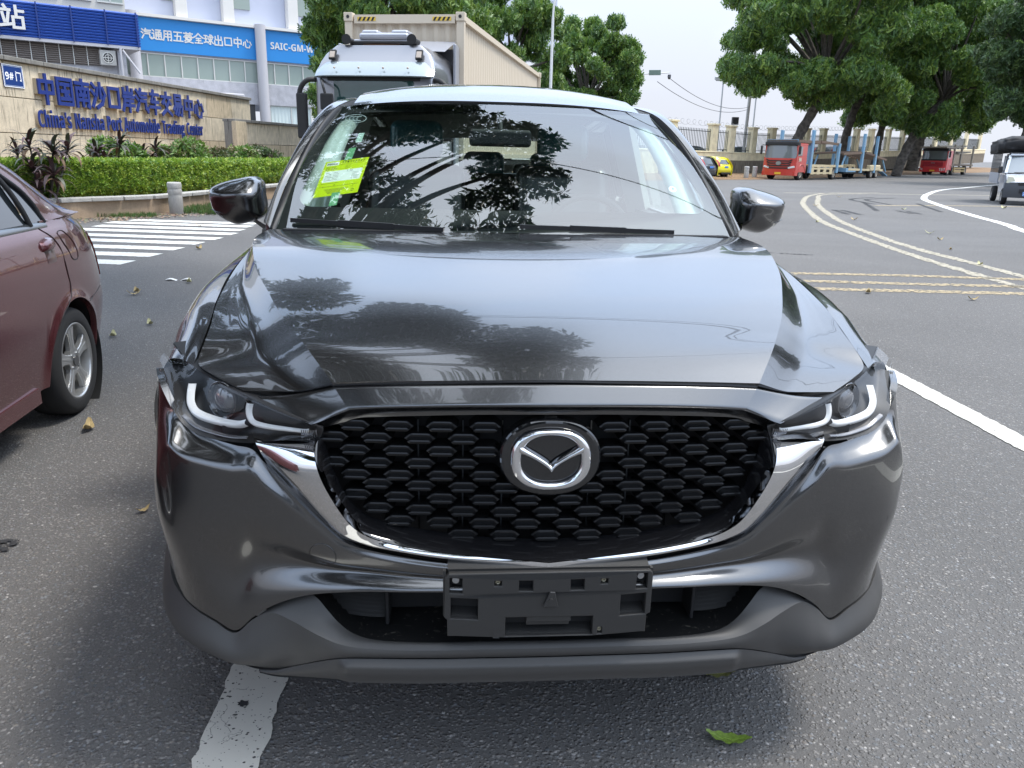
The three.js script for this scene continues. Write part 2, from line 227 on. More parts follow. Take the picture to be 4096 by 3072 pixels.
mark(ribbon([[19.5, -34.6], [16.69, -33.31], [14.43, -30.51], [11.62, -25.02], [9.86, -20.73], [8.22, -16.25], [7.57, -13.77], [6.95, -11.19], [6.59, -9.35], [6.39, -8.05], [6.2, -6.4], [6.1, -4]], 0.17, { jag: 0.03 }), M.cream);
mark(ribbon([[18.4, -33.2], [15.39, -31.33], [12.98, -26.81], [11.29, -23.14], [9.66, -18.98], [8.62, -16.03], [7.81, -13.15], [7.28, -10.77], [7.13, -9.4], [6.94, -7.96], [6.8, -6], [6.7, -4]], 0.17, { jag: 0.03 }), M.cream);
mark(ribbon([[46, -60], [31.62, -46.26], [26.37, -40.67], [21.5, -34.04], [19.53, -31.03], [18.07, -28.56], [17.1, -26.53], [15.42, -22.84], [13.88, -19.22], [12.82, -16.54], [11.97, -14.78], [10.9, -11.5]], 0.24, { jag: 0.02 }), M.whiteFar);
mark(ribbon([[13.4, -23.6], [17.2, -24.6], [22, -24.6], [30, -23.6]], 0.3, { jag: 0.04 }), M.yellow);
mark(ribbon([[14, -32.3], [20, -33.5], [28, -34.5]], 0.28, { jag: 0.05 }), M.cream);
for (const [a, b, w] of [[[10.73, -20.96], [10.25, -19.12], 0.16], [[10.95, -20.9], [10.53, -19.0], 0.16], [[14.15, -25.84], [11.98, -20.84], 0.14], [[12.72, -21.12], [12.47, -19.87], 0.13], [[12.95, -21.0], [12.63, -19.71], 0.13], [[15.89, -25.43], [13.95, -20.9], 0.13], [[3.0, -10.6], [5.1, -9.9], 0.05], [[2.9, -9.2], [3.9, -9.1], 0.04]]) struct('tyre_mark', ribbon([a, b], w, { y: 0.006, jag: 0.03, smooth: false }), M.rubber);
struct('tyre_mark', ribbon([[16.53, -29.59], [14.6, -27.6], [13.84, -24.49]], 0.16, { y: 0.006, jag: 0.02 }), M.rubber); struct('tyre_mark', ribbon([[17.3, -29.4], [15.2, -27.6], [14.3, -24.3]], 0.16, { y: 0.006, jag: 0.02 }), M.rubber);
for (const [x, z, r] of [[2.55, -0.95, 0.09], [2.62, -1.35, 0.1], [-1.5, -2.35, 0.1], [-1.75, -1.2, 0.06], [2.05, -0.25, 0.06], [-0.705, -0.36, 0.012]]) { const o = []; for (let i = 0; i < 22; i++) { const t = i / 22 * 6.283, q = r * (0.6 + 0.6 * rnd()); o.push([q * 1.3 * Math.cos(t), q * Math.sin(t)]); } struct('oil_stain', shapeGeo(o, [], 0.001).rotateX(-Math.PI / 2).translate(x, 0.006, z), M.rubber); }

// verge of dry soil and leaf litter along the far kerb, and the planting bed on the left
const litterTex = canvasTex(512, 512, (c, w, h) => { c.fillStyle = '#6e5a45'; c.fillRect(0, 0, w, h); for (let i = 0; i < 5200; i++) { c.save(); c.translate(rnd() * w, rnd() * h); c.rotate(rnd() * 6.3); c.fillStyle = ['#8a6a48', '#a7835a', '#5a4736', '#775a3e', '#b89568', '#4b4036', '#8d4e2e', '#6f7350'][i % 8]; c.beginPath(); c.ellipse(0, 0, 3 + 5 * rnd(), 1.5 + 2 * rnd(), 0, 0, 6.3); c.fill(); c.restore(); } });
M.litter = new THREE.MeshStandardMaterial({ map: litterTex, roughness: 0.95 });
{ const A = [[6, -41], [15.8, -50.1], [22, -55.0], [29, -62.5], [35.5, -69.2], [44, -78], [55, -88.5], [72, -104], [110, -140]];
  const P = A.map((p) => [p, [p[0] - 11, p[1] - 11]]), g = grid(64, 6, (u, v) => { const q = spl(A)(u), x = q[0] - 9.5 * v, z = q[1] - 9.5 * v; return [x, rise(x) + 0.012 + 0.16 * sm(0, 0.08, v) + 0.10 * v, z]; }); wrapUV(g, 2.5);
  struct('verge', g, M.litter); }
const stoneTex = (base, dark, seedz, streak = 1) => dataTex(512, 512, (i, j) => { // stone skin with dirt runs; j up
  const n = fbm(i / 60, j / 60, seedz, 5), f = fbm(i / 7, j / 7, seedz + 3, 3), st = Math.max(0, fbm(i / 9, j / 160, seedz + 6, 3) - 0.08) * streak * (0.35 + 0.65 * sm(0.1, 0.5, fbm(i / 70, j / 90, seedz + 9, 3) + 0.3)), k = Math.min(1, Math.max(0, 2.2 * st)); return base.map((b, c) => toS(Math.max(0.01, (b * (1 + 0.35 * n + 0.22 * f)) * (1 - k) + dark[c] * k))); }, 4, true);
M.wallStone = new THREE.MeshStandardMaterial({ map: stoneTex([0.60, 0.52, 0.39], [0.10, 0.085, 0.065], 1, 1.5), roughness: 0.85 });
M.wallStoneB = new THREE.MeshStandardMaterial({ map: stoneTex([0.56, 0.46, 0.32], [0.12, 0.10, 0.08], 5, 1.7), roughness: 0.85 });
M.coping = new THREE.MeshStandardMaterial({ map: stoneTex([0.22, 0.21, 0.19], [0.05, 0.05, 0.045], 8, 1.3), roughness: 0.9 });
M.blueLetter = mat(0.018, 0.04, 0.22, 0.35); M.letterSide = mat(0.42, 0.36, 0.27, 0.6);
M.concrete = new THREE.MeshStandardMaterial({ map: stoneTex([0.42, 0.41, 0.39], [0.2, 0.19, 0.18], 11, 0.7), roughness: 0.9 });
M.soil = M.litter;
{ // low planter wall with cap stones
  const base = [[-10.5, -11.6], [-8.6, -12.6], [-7.24, -13.52], [-6.9, -14.1], [-6.42, -14.75], [-6.03, -15.5], [-5.62, -17.6], [-5.24, -20.4], [-4.6, -25], [-4.2, -30]];
  const t = thing('planter_wall', 'low tan planter wall with pale cap stones below the clipped hedge', 'planter wall', [-6.2, 0, -15]);
  const c = spl(base), N = 60, wallF = (off, y0, y1) => grid(N, 1, (u, v) => { const p = c(u); return [p[0] + 6.2 + off, y0 + (y1 - y0) * v, p[1] + 15]; });
  part('wall', boxUV(merge([wallF(0, 0, 0.30), grid(N, 1, (u, v) => { const p = c(u); return [p[0] + 6.2 - 0.18 * v, 0.30, p[1] + 15]; })]), 1.6), new THREE.MeshStandardMaterial({ map: stoneTex([0.40, 0.30, 0.21], [0.2, 0.16, 0.12], 15, 0.5), roughness: 0.9 }), t);
  let s = 0; const cu = new THREE.CatmullRomCurve3(base.map((p) => V3(p[0], 0, p[1])), false, 'catmullrom', 0.5), L = cu.getLength();
  for (let d = 0; d < L - 0.62; d += 0.64) { const a = cu.getPointAt(d / L), b = cu.getPointAt((d + 0.615) / L), m = a.clone().add(b).multiplyScalar(0.5); part('cap_stone', boxUV(rbox(0.30, 0.075, 0.612, 0.012, 0, 0, 0, 0, 0, 0, 1), 1.1).rotateY(Math.atan2(b.x - a.x, b.z - a.z)).translate(m.x + 6.2 - 0.08, 0.335 + 0.004 * rnd(), m.z + 15), M.concrete, t); }
  struct('planting_bed', wrapUV(grid(N, 3, (u, v) => { const p = c(u); return [p[0] - 0.17 - v * 5.2, 0.27 + 0.05 * Math.sin(u * 60) * v, p[1] - 1.2 * v]; }), 2), M.soil);
}
{ // sign wall: stone slabs, coping, raised letters, number plate
  const A = [-11.4, -19.2], L = 15.7, H = 3.25, th = 80.7 * Math.PI / 180;
  const t = thing('sign_wall', 'long stained stone wall carrying raised blue lettering', 'wall', [A[0], 0, A[1]], th);
  part('backing', boxUV(box(L + 6.5, H, 0.3, (L - 6.5) / 2 , H / 2, -0.2), 3), M.coping, t);
  const slabMats = [M.wallStone, M.wallStoneB, M.wallStone], ys = [0, 0.72, 1.54, 2.40, H];
  for (let r = 0; r < 4; r++) for (let x = -6.4 + (r % 2) * 0.9, w; x < L - 0.1; x += w) { w = Math.min(r % 2 ? 2.15 : 2.3, L - x); const g = rbox(w - 0.018, ys[r + 1] - ys[r] - 0.018, 0.06, 0.008, 0, 0, 0, 0, 0, 0, 1), U = boxUV(g, 2.4), o = rnd() * 4, a = U.attributes.uv; for (let i = 0; i < a.count; i++) a.setXY(i, a.getX(i) + o, a.getY(i) + r * 0.3 + o); part('slab', U.translate(x + w / 2, (ys[r] + ys[r + 1]) / 2, -0.03 + 0.006 * rnd()), slabMats[Math.floor(rnd() * 3)], t); }
  for (let x = -6.5; x < L; x += 1.48) part('coping_stone', boxUV(rbox(1.46, 0.11, 0.52, 0.015, x + 0.74, H + 0.055, -0.16, 0, 0, 0, 1), 2), M.coping, t);
  const word = ['zhong', 'guo', 'nan', 'sha', 'kou', 'an', 'qi', 'che', 'jiao', 'yi', 'zhong', 'xin'];
  word.forEach((n, i) => { const l = part('character', han(n, 0.74, 0.045, 13).translate(1.92 + i * 0.772, 2.31, 0.105), M.blueLetter, t); part('letter_body', han(n, 0.74, 0.10, 14).translate(1.92 + i * 0.772, 2.31, 0.004), M.letterSide, l); });
  let x = 1.84; for (const [w, x1] of [["China's", 3.32], ['Nansha', 4.85], ['Port', 5.78], ['Automobile', 8.05], ['Trading', 9.72], ['Center', 11.1]]) {
    const a = text(w, 0.42, 0.03); a.computeBoundingBox(); const k = (x1 - x - 0.12) / (a.boundingBox.max.x - a.boundingBox.min.x), y = 1.72;
    const l = part('word', a.clone().scale(k, 1, 1).translate(x, y, 0.085), M.blueLetter, t), b = text(w, 0.42, 0.08).scale(k, 1.02, 1).translate(x, y - 0.006, 0.004); part('letter_body', b, M.letterSide, l); x = x1 + 0.04;
  }
  const plate = canvasTex(256, 192, (c, w, h) => { c.fillStyle = '#fff'; c.fillRect(0, 0, w, h); c.fillStyle = '#15397c'; c.fillRect(7, 7, w - 14, h - 14); c.strokeStyle = '#dfe8f5'; c.lineWidth = 3; c.strokeRect(14, 14, w - 28, h - 28); c.fillStyle = '#fff'; c.font = 'bold 88px sans-serif'; c.fillText('9#', 26, 128); c.strokeStyle = '#fff'; drawHan(c, 'men', 150, 52, 82, 12); });
  const d = single('number_plate', merge([rbox(0.74, 0.54, 0.02, 0.006)]), mat(0.02, 0.05, 0.2, 0.4), 'small blue number plate on the left end of the stone wall', 'sign', undefined, [A[0] + Math.cos(th) * 1.24 + Math.sin(th) * 0.02, 2.9, A[1] - Math.sin(th) * 1.24 + Math.cos(th) * 0.02], th);
  part('face', new THREE.PlaneGeometry(0.73, 0.53).translate(0, 0, 0.0125), new THREE.MeshStandardMaterial({ map: plate, roughness: 0.4 }), d);
}
{ // lower wall stepping down to the right
  const th = Math.atan2(6.4, 1.71), L = 11, H = 2.22, t = thing('stone_wall', 'lower stained stone wall continuing right of the sign wall', 'wall', [-8.17, 0, -29.1], th);
  part('backing', boxUV(box(L, H, 0.3, L / 2, H / 2, -0.2), 3), M.coping, t);
  const ys = [0, 0.7, 1.45, H]; for (let r = 0; r < 3; r++) for (let x = 0; x < L; x += 1.8) { const g = boxUV(rbox(1.782, ys[r + 1] - ys[r] - 0.018, 0.06, 0.008, 0, 0, 0, 0, 0, 0, 1), 2.4), o = rnd() * 4, a = g.attributes.uv; for (let i = 0; i < a.count; i++) a.setXY(i, a.getX(i) + o, a.getY(i) + o); part('slab', g.translate(x + 0.9, (ys[r] + ys[r + 1]) / 2, -0.03), r === 1 ? M.wallStoneB : M.wallStone, t); }
  for (let x = 0; x < L; x += 1.5) part('coping_stone', boxUV(rbox(1.48, 0.1, 0.5, 0.015, x + 0.75, H + 0.05, -0.16, 0, 0, 0, 1), 2), M.coping, t);
  part('pier', boxUV(rbox(0.75, H + 0.04, 0.16, 0.01, 0.36, H / 2, 0.06), 2), M.wallStoneB, t);
}
{ // building with banner
  const FA = [-20.8, -55.5], th = Math.atan2(6, 10.1);
  const P = { white: mat(0.72, 0.70, 0.66, 0.7), lav: mat(0.52, 0.55, 0.66, 0.6), grey: new THREE.MeshStandardMaterial({ map: stoneTex([0.44, 0.44, 0.47], [0.3, 0.3, 0.32], 21, 0.5), roughness: 0.8 }), dark: mat(0.05, 0.05, 0.055, 0.5), glass: mat(0.30, 0.36, 0.33, 0.12, { metalness: 0.0 }), frame: mat(0.6, 0.6, 0.57, 0.6), blue: mat(0.02, 0.24, 0.62, 0.5), curtain: mat(0.62, 0.70, 0.68, 0.9), post: mat(0.50, 0.49, 0.51, 0.6) };
  const t = thing('office_building', 'pale office building with a long light blue banner above its window band', 'building', [FA[0], 0, FA[1]], th);
  part('wall', boxUV(merge([box(46, 3.0, 8, 12, 1.5, -4.3), box(46, 1.4, 0.3, 12, 5.03 - 0.02, -0.1), box(46, 5.2, 0.4, 12, 6.6, -3.6)]), 4), P.grey, t);
  part('upper_wall', box(46, 8, 0.4, 12, 13.2, -0.9), P.lav, t);
  for (const x of [-7.5, -5.2, 2.95, 6.05, 10.6, 15.2, 19.8, 24.4]) part('column', rbox(0.75, 8.2, 0.6, 0.04, x, 13.3, -0.35), P.white, t);
  for (const x of [8.0, -0.3, 16.3]) part('column', cyl(0.36, 0.36, 9.6, x, 4.8, 0.35, 24), P.post, t);
  part('cornice', box(46, 0.18, 1.4, 12, 9.46, -0.4), P.white, t);
  const b = part('banner', rbox(30, 2.04, 0.08, 0.02, 14.4, 8.32, 0.02), P.blue, t), letters = ['qi', 'tong', 'yong', 'wu', 'ling', 'quan', 'qiu', 'chu', 'kou', 'zhong', 'xin'];
  letters.forEach((n, i) => part('character', han(n, 0.66, 0.03, 12).translate(0.25 + i * 0.655, 8.0, 0.06), P.white, b)); part('word', text('SAIC-GM-Wuling', 0.46, 0.03).scale(0.93, 1, 1).translate(8.75, 8.12, 0.06), P.white, b);
  for (let x = -9; x < 24; x += 1.06) { const w = part('window', box(1.04, 1.42, 0.06, x + 0.5, 6.44, -0.18), P.glass, t); part('frame', merge([box(0.07, 1.5, 0.12, x, 6.44, -0.14), box(1.06, 0.07, 0.12, x + 0.52, 5.74, -0.14), box(1.06, 0.07, 0.12, x + 0.52, 7.17, -0.14)]), P.frame, w); }
  for (let x = 8.5; x < 22; x += 3.6) { const w = part('window', box(3.1, 2.6, 0.06, x + 1.55, 3.45, -0.16), P.glass, t); part('curtain', grid(60, 2, (u, v) => [x + 0.08 + 2.94 * u + (u > 0.5 ? 0.05 : 0), 2.2 + 2.5 * v, -0.10 + 0.02 * Math.sin(u * 70)]), P.curtain, w); part('frame', merge([box(0.08, 2.6, 0.14, x, 3.45, -0.08), box(0.08, 2.6, 0.14, x + 3.1, 3.45, -0.08), box(3.1, 0.08, 0.14, x + 1.55, 4.74, -0.08), box(0.06, 2.6, 0.12, x + 1.6, 3.45, -0.08)]), P.frame, w); }
  part('door', box(1.7, 2.6, 0.1, 6.6, 3.45, -0.14), P.dark, t);
  part('canopy', rbox(9.5, 0.55, 2.6, 0.08, 1.2, 4.55, 1.3), P.post, t);
  for (let i = 0; i < 8; i++) part('upper_window', box(1.3, 1.6, 0.08, -4.4 + i * 4.55 - 2.2, 11.4, -0.66), P.glass, t);
  // louvred box in front
  const LA = [-21.75, -40.7], t2 = thing('louvre_facade', 'deep blue louvred fascia box jutting out over a dark vented wall', 'building', [LA[0], 0, LA[1]], Math.atan2(3.2, 5.15));
  const bl = mat(0.025, 0.085, 0.38, 0.45), bd = mat(0.012, 0.04, 0.2, 0.6);
  part('fascia', box(16, 1.6, 3.2, -1.85, 7.02, -1.75), bd, t2);
  for (let i = 0; i < 12; i++) part('slat', merge([box(16.05, 0.085, 0.16, -1.85, 6.28 + i * 0.134, -0.06, 0, 0.5), box(0.16, 0.085, 3.3, 6.17, 6.28 + i * 0.134, -1.7, 0, 0, -0.5)]), bl, t2);
  for (const x of [-8, -6, -4, -2, 0, 1.64, 3.13, 4.66, 6.1]) part('rib', box(0.06, 1.66, 0.06, x, 7.02, 0.05), bd, t2);
  part('soffit', box(16.1, 0.14, 3.4, -1.85, 6.14, -1.7), P.post, t2);
  part('wall', boxUV(merge([box(14.6, 6, 3, -2.2, 3.0, -2.0), box(0.4, 6, 0.5, 5.3, 3, -0.5)]), 4), P.grey, t2);
  for (let x = -9; x < 4.4; x += 0.62) { const w = part('vent', box(0.60, 0.84, 0.05, x, 5.62, -0.44), mat(0.10, 0.085, 0.075, 0.7), t2); part('blade', merge(Array.from({ length: 8 }, (_, i) => box(0.58, 0.03, 0.07, x, 5.26 + i * 0.1, -0.41, 0, 0.6))), mat(0.22, 0.19, 0.17, 0.6), w); part('frame', box(0.035, 0.9, 0.09, x + 0.31, 5.62, -0.40), P.frame, w); }
  const ac = part('fan_unit', rbox(0.75, 0.72, 0.4, 0.03, 4.62, 5.58, -0.3), mat(0.42, 0.41, 0.39, 0.5), t2); part('grille', merge([new THREE.TorusGeometry(0.25, 0.02, 6, 24).translate(4.62, 5.58, -0.09), new THREE.TorusGeometry(0.15, 0.014, 6, 20).translate(4.62, 5.58, -0.09), box(0.5, 0.03, 0.03, 4.62, 5.58, -0.09), box(0.03, 0.5, 0.03, 4.62, 5.58, -0.09)]), P.frame, ac); part('fan', cyl(0.24, 0.24, 0.03, 4.62, 5.58, -0.11, 24, Math.PI / 2), P.dark, ac);
  part('character', han('zhan', 1.05, 0.06, 12).translate(0.05, 6.52, 0.12), P.white, t2);
  part('downpipe', merge([bar([5.2, 0.5, 0.1], [5.2, 6.1, 0.1], 0.06), bar([5.3, 6.0, 0.1], [6.0, 4.9, 0.3], 0.05)]), P.post, t2);
  // upper storey with windows set back above the fascia
  const t3 = thing('pale_office_block', 'pale upper storey with dark windows rising behind the blue louvred fascia', 'building', [LA[0] - 2.2, 0, LA[1] - 5.2], Math.atan2(3.2, 5.15));
  part('wall', boxUV(box(13, 6.5, 6, -0.6, 11.0, -3), 4), mat(0.58, 0.56, 0.51, 0.8), t3);
  for (let i = 0; i < 8; i++) { const w = part('window', box(1.3, 1.5, 0.06, -6.2 + i * 1.62, 9.75, 0.02), P.glass, t3); part('frame', merge([box(0.06, 1.5, 0.1, -6.2 + i * 1.62, 9.75, 0.04), box(1.36, 0.07, 0.1, -6.2 + i * 1.62, 10.5, 0.04), box(1.36, 0.07, 0.1, -6.2 + i * 1.62, 9.0, 0.04)]), P.frame, w); }
}
{ // bollards of the left kerb and the far verge
  const g = new THREE.LatheGeometry([[0, 0], [0.135, 0], [0.135, 0.34], [0.128, 0.36], [0.128, 0.40], [0.137, 0.42], [0.137, 0.47], [0.128, 0.49], [0.128, 0.51], [0.137, 0.53], [0.137, 0.60], [0.122, 0.63], [0, 0.635]].map((p) => new THREE.Vector2(...p)), 28);
  const b = single('bollard', g, M.concrete, 'round pale concrete bollard with grooves in front of the planter wall', 'bollard', undefined, [-5.76, 0, -15.22]);
  copyOf(b, [20.6, 0, -54.9], 0, 'short white bollard between the yellow hatchback and the red truck').scale.set(1.3, 1.4, 1.3);
  copyOf(b, [22.0, 0, -57.0], 0, 'short white bollard against the near side of the red truck front').scale.set(1.3, 1.4, 1.3);
}
// ---------- vegetation ----------
function leafQuad(L, W, bend = 0.15) { // pointed oval leaf along +y, slightly folded
  return [[0, 0, 0], [W / 2, L * 0.45, bend * L * 0.3], [0, L, -bend * L], [-W / 2, L * 0.45, bend * L * 0.3], [0, L * 0.5, 0]];
}
function leavesGeo(list) { // list of Matrix4, each one leaf of 4 triangles
  const P = [], ix = [], nrm = []; const v = new THREE.Vector3(), q = new THREE.Vector3();
  for (const { m, L, W, b } of list) { const k = P.length / 3; for (const p of leafQuad(L, W, b)) { v.set(...p).applyMatrix4(m); P.push(v.x, v.y, v.z); } ix.push(k, k + 1, k + 4, k + 1, k + 2, k + 4, k + 2, k + 3, k + 4, k + 3, k, k + 4); }
  const g = new THREE.BufferGeometry(); g.setAttribute('position', new THREE.Float32BufferAttribute(P, 3)); g.setIndex(ix); g.computeVertexNormals(); return g;
}
const mtx = (x, y, z, a, b, c, s = 1) => new THREE.Matrix4().compose(V3(x, y, z), new THREE.Quaternion().setFromEuler(new THREE.Euler(a, b, c)), V3(s, s, s));
const sprigGeo = (() => { const l = []; for (let i = 0; i < 6; i++) for (const s of [-1, 1]) l.push({ m: mtx(s * 0.03, -0.42 + i * 0.15, -0.05 * Math.abs(i - 2.5) * 0.3, rr(-0.3, 0.3), s * 0.5, -s * rr(0.85, 1.2)), L: 0.36 * (1 - 0.06 * Math.abs(i - 2.5)), W: 0.15, b: 0.18 }); l.push({ m: mtx(0, 0.42, 0, 0.2, 0, 0), L: 0.3, W: 0.13, b: 0.2 }); return leavesGeo(l); })();
const tuftGeo = (() => { const l = []; for (let i = 0; i < 9; i++) l.push({ m: mtx(rr(-0.25, 0.25), rr(-0.2, 0.15), rr(-0.25, 0.25), rr(-1.1, 1.1), rr(0, 6.3), rr(-1.1, 1.1)), L: 0.55, W: 0.3, b: 0.15 }); return leavesGeo(l); })();
const bigLeafGeo = (() => { const l = []; for (let i = 0; i < 7; i++) { const a = i * 0.9; l.push({ m: mtx(0.06 * Math.cos(a), 0, 0.06 * Math.sin(a), 0, -a, -1.15 + 0.3 * rnd()), L: 0.5, W: 0.21, b: 0.14 }); } return leavesGeo(l); })();
M.leaf = new THREE.MeshPhysicalMaterial({ color: 0xffffff, roughness: 0.55, transmission: 0.42, thickness: 0 });
M.bark = new THREE.MeshStandardMaterial({ map: dataTex(256, 256, (i, j) => { const v = fbm(i / 7, j / 34, 3, 4), b = 0.085 * (1 + 1.5 * v); return [toS(b * 1.06), toS(b * 0.92), toS(b * 0.78)]; }, 4, true), roughness: 0.95 });
M.barkDark = mat(0.05, 0.043, 0.036, 0.95);
const TONES = { flame: [[0.17, 0.30, 0.05], [0.12, 0.24, 0.045], [0.07, 0.16, 0.04], [0.26, 0.38, 0.06]], dark: [[0.09, 0.18, 0.045], [0.06, 0.13, 0.035], [0.05, 0.10, 0.03], [0.14, 0.23, 0.05]], hedge: [[0.36, 0.50, 0.05], [0.26, 0.42, 0.045], [0.16, 0.30, 0.04], [0.44, 0.55, 0.08]], bush: [[0.17, 0.30, 0.06], [0.12, 0.24, 0.045], [0.22, 0.34, 0.07], [0.3, 0.26, 0.14]], near: [[0.035, 0.065, 0.018], [0.028, 0.052, 0.016], [0.022, 0.042, 0.014], [0.045, 0.08, 0.02]] };
function foliage(pts, geo, tones, parent, name = 'crown') { // pts: [x, y, z, scale, shade 0..1]
  const im = new THREE.InstancedMesh(geo, M.leaf, pts.length), m = new THREE.Matrix4(), q = new THREE.Quaternion(), e = new THREE.Euler(), c = new THREE.Color();
  pts.forEach((p, i) => { e.set(rr(-1.2, 1.2), rr(0, 6.283), rr(-1.2, 1.2)); m.compose(V3(p[0], p[1], p[2]), q.setFromEuler(e), V3(p[3], p[3], p[3])); im.setMatrixAt(i, m); const t = tones[Math.min(3, Math.floor(rnd() * 4))], k = rr(0.8, 1.2); c.setRGB(t[0] * k, t[1] * k, t[2] * k); im.setColorAt(i, c); });
  im.name = name; lamp(im); parent.add(im); return im;
}
function blobPts(blobs, count, size) { // leaves on and inside uneven clumps
  const out = [], tot = blobs.reduce((a, b) => a + b[3] * b[3], 0);
  for (const [x, y, z, r, fy = 0.75] of blobs) { const n = Math.round(count * r * r / tot), s0 = rnd() * 50; for (let i = 0; i < n; i++) { let a, b, c, d; do { a = rr(-1, 1); b = rr(-1, 1); c = rr(-1, 1); d = Math.hypot(a, b, c); } while (d > 1 || d < 0.05); const k = Math.pow(d, -0.55) * (1 + 0.5 * fbm(a / d * 1.6 + s0, b / d * 1.6, c / d * 1.6, 3)); out.push([x + a * k * r, y + b * k * r * fy, z + c * k * r, size * rr(0.7, 1.35)]); } }
  return out;
}
function tree(name, label, group, base, { trunk, r0 = 0.28, r1 = 0.14, crown, rad, blobs = 40, count = 9000, size = 0.6, tones = TONES.flame, geo = sprigGeo, br = [0.22, 0.34], flat = 0.75, extra = [], nl = 26 }) {
  const t = thing(name, label, 'tree', base, 0, group), B = [];
  for (let i = 0; i < blobs; i++) { let a, b, c; do { a = rr(-1, 1); b = rr(-1, 1); c = rr(-1, 1); } while (Math.hypot(a, b, c) > 1 || Math.hypot(a, b, c) < 0.35); const k = 1 + 0.15 * rnd(); B.push([crown[0] + a * rad[0] * k, crown[1] + b * rad[1] * k, crown[2] + c * rad[2] * k, rr(...br) * Math.min(rad[0], rad[2]), flat]); }
  B.push(...extra);
  const top = trunk[trunk.length - 1], limbs = [];
  part('trunk', taperTube(trunk, r0, r1), M.bark, t);
  for (let i = 0; i < Math.min(B.length, nl); i++) { const b = B[i], m = mix(top, b, 0.5); limbs.push(taperTube([top, [m[0] + rr(-0.3, 0.3), m[1] + 0.12 * rad[1] * rnd(), m[2] + rr(-0.3, 0.3)], b.slice(0, 3)], r1 * 0.55, r1 * 0.12, 7, 5)); }
  part('limbs', merge(limbs), M.bark, t);
  foliage(blobPts(B, count, size), geo, tones, t);
  return t;
}
// row of flame trees behind the car transporters on the right
const RG = undefined;
tree('flame_tree', 'large spreading tree whose leaning trunk rises behind the red truck cab', RG, [29.4, 0, -67.8], { trunk: [[-0.6, 0, 0], [0.2, 3.2, 0], [1.5, 6.2, 0.2], [2.0, 8, 0]], r0: 0.5, r1: 0.36, crown: [1.2, 12.6, 0], rad: [7.6, 6.6, 6.5], blobs: 105, count: 30000, size: 0.6, br: [0.13, 0.23], extra: [[-6.2, 8.6, 1, 1.6], [-4.6, 7.6, 1, 1.5], [7.3, 7.0, 2, 1.3], [5.9, 8, 2, 1.4]] });
tree('flame_tree', 'tall tree with a dark upright trunk behind the first transporter deck', RG, [38.6, 0.09, -77.4], { trunk: [[0, 0, 0], [0.1, 4, 0], [0.9, 7.2, 0], [2, 9, 0]], r0: 0.45, r1: 0.33, crown: [1.5, 14, 0], rad: [7, 7.4, 6], blobs: 84, count: 24000, size: 0.64, br: [0.13, 0.24] });
tree('flame_tree', 'brown trunked tree between the two upright blue deck posts', RG, [45.6, 0.16, -84.2], { trunk: [[0, 0, 0], [0.2, 4, 0], [0.6, 7, 0], [0.9, 9, 0]], r0: 0.42, r1: 0.3, crown: [0.5, 12.2, 0], rad: [6.6, 6.6, 6], blobs: 78, count: 23000, size: 0.64, br: [0.13, 0.24], extra: [[-3.4, 5.9, 2, 1.5], [-2, 6.5, 2, 1.5], [3.4, 5.6, 2, 1.4]] });
tree('flame_tree', 'leaning dark trunked tree with a pale base left of the second red truck', RG, [42.8, 0.13, -74.0], { trunk: [[-0.3, 0, 0], [0.3, 2.4, 0], [1.5, 5, 0], [3.2, 7, 0]], r0: 0.48, r1: 0.32, crown: [3.2, 11.0, 0], rad: [6, 6.2, 5.5], blobs: 76, count: 22000, size: 0.6, br: [0.14, 0.25], extra: [[-2.5, 5.8, 1, 1.5], [6.4, 6.2, 1, 1.6], [1.4, 4.6, 1, 1.2]] });
tree('flame_tree', 'thick trunked tree behind the cab of the second red truck', RG, [60, 0.3, -98], { trunk: [[-2, 0, 0], [-1.4, 4.4, 0], [-0.4, 6, 0], [1, 9, 0]], r0: 0.8, r1: 0.5, crown: [0.5, 13, 0], rad: [8.4, 8.5, 7], blobs: 80, count: 22000, size: 0.75, br: [0.14, 0.24], extra: [[5, 6.2, 1, 1.8], [-5, 6.5, 1, 1.8]] });
tree('flame_tree', 'tall pale green tree showing high between the other crowns on the right', RG, [62, 0.3, -84], { trunk: [[0, 0, 0], [0.2, 6, 0], [0, 11, 0]], r0: 0.5, r1: 0.3, crown: [-1, 15, 0], rad: [6.5, 8, 6], blobs: 76, count: 20000, size: 0.66, br: [0.14, 0.25] });
tree('dark_tree', 'dark leaved tree at the right edge standing behind the loaded minitruck', RG, [40, 0.1, -52], { trunk: [[0, 0, 0], [-0.3, 3, 0], [0.1, 6, 0]], r0: 0.42, r1: 0.3, crown: [0.6, 9.4, 0], rad: [5.0, 5.8, 5], blobs: 70, count: 26000, size: 0.46, br: [0.15, 0.26], tones: TONES.dark, extra: [[-3.4, 5.2, 0.5, 1.2], [-1.8, 4.6, 1, 1.1], [3, 5.2, 1, 1.2], [-3.6, 8, 0, 1.4]] });
tree('dark_tree', 'deep green tree in the top right corner of the view', RG, [40.6, 0.1, -40.5], { trunk: [[0, 0, 0], [0.3, 4, 0], [0, 7.5, 0]], r0: 0.42, r1: 0.3, crown: [-2, 10.6, 0], rad: [5.2, 4.8, 5], blobs: 64, count: 24000, size: 0.44, br: [0.15, 0.26], tones: TONES.dark });
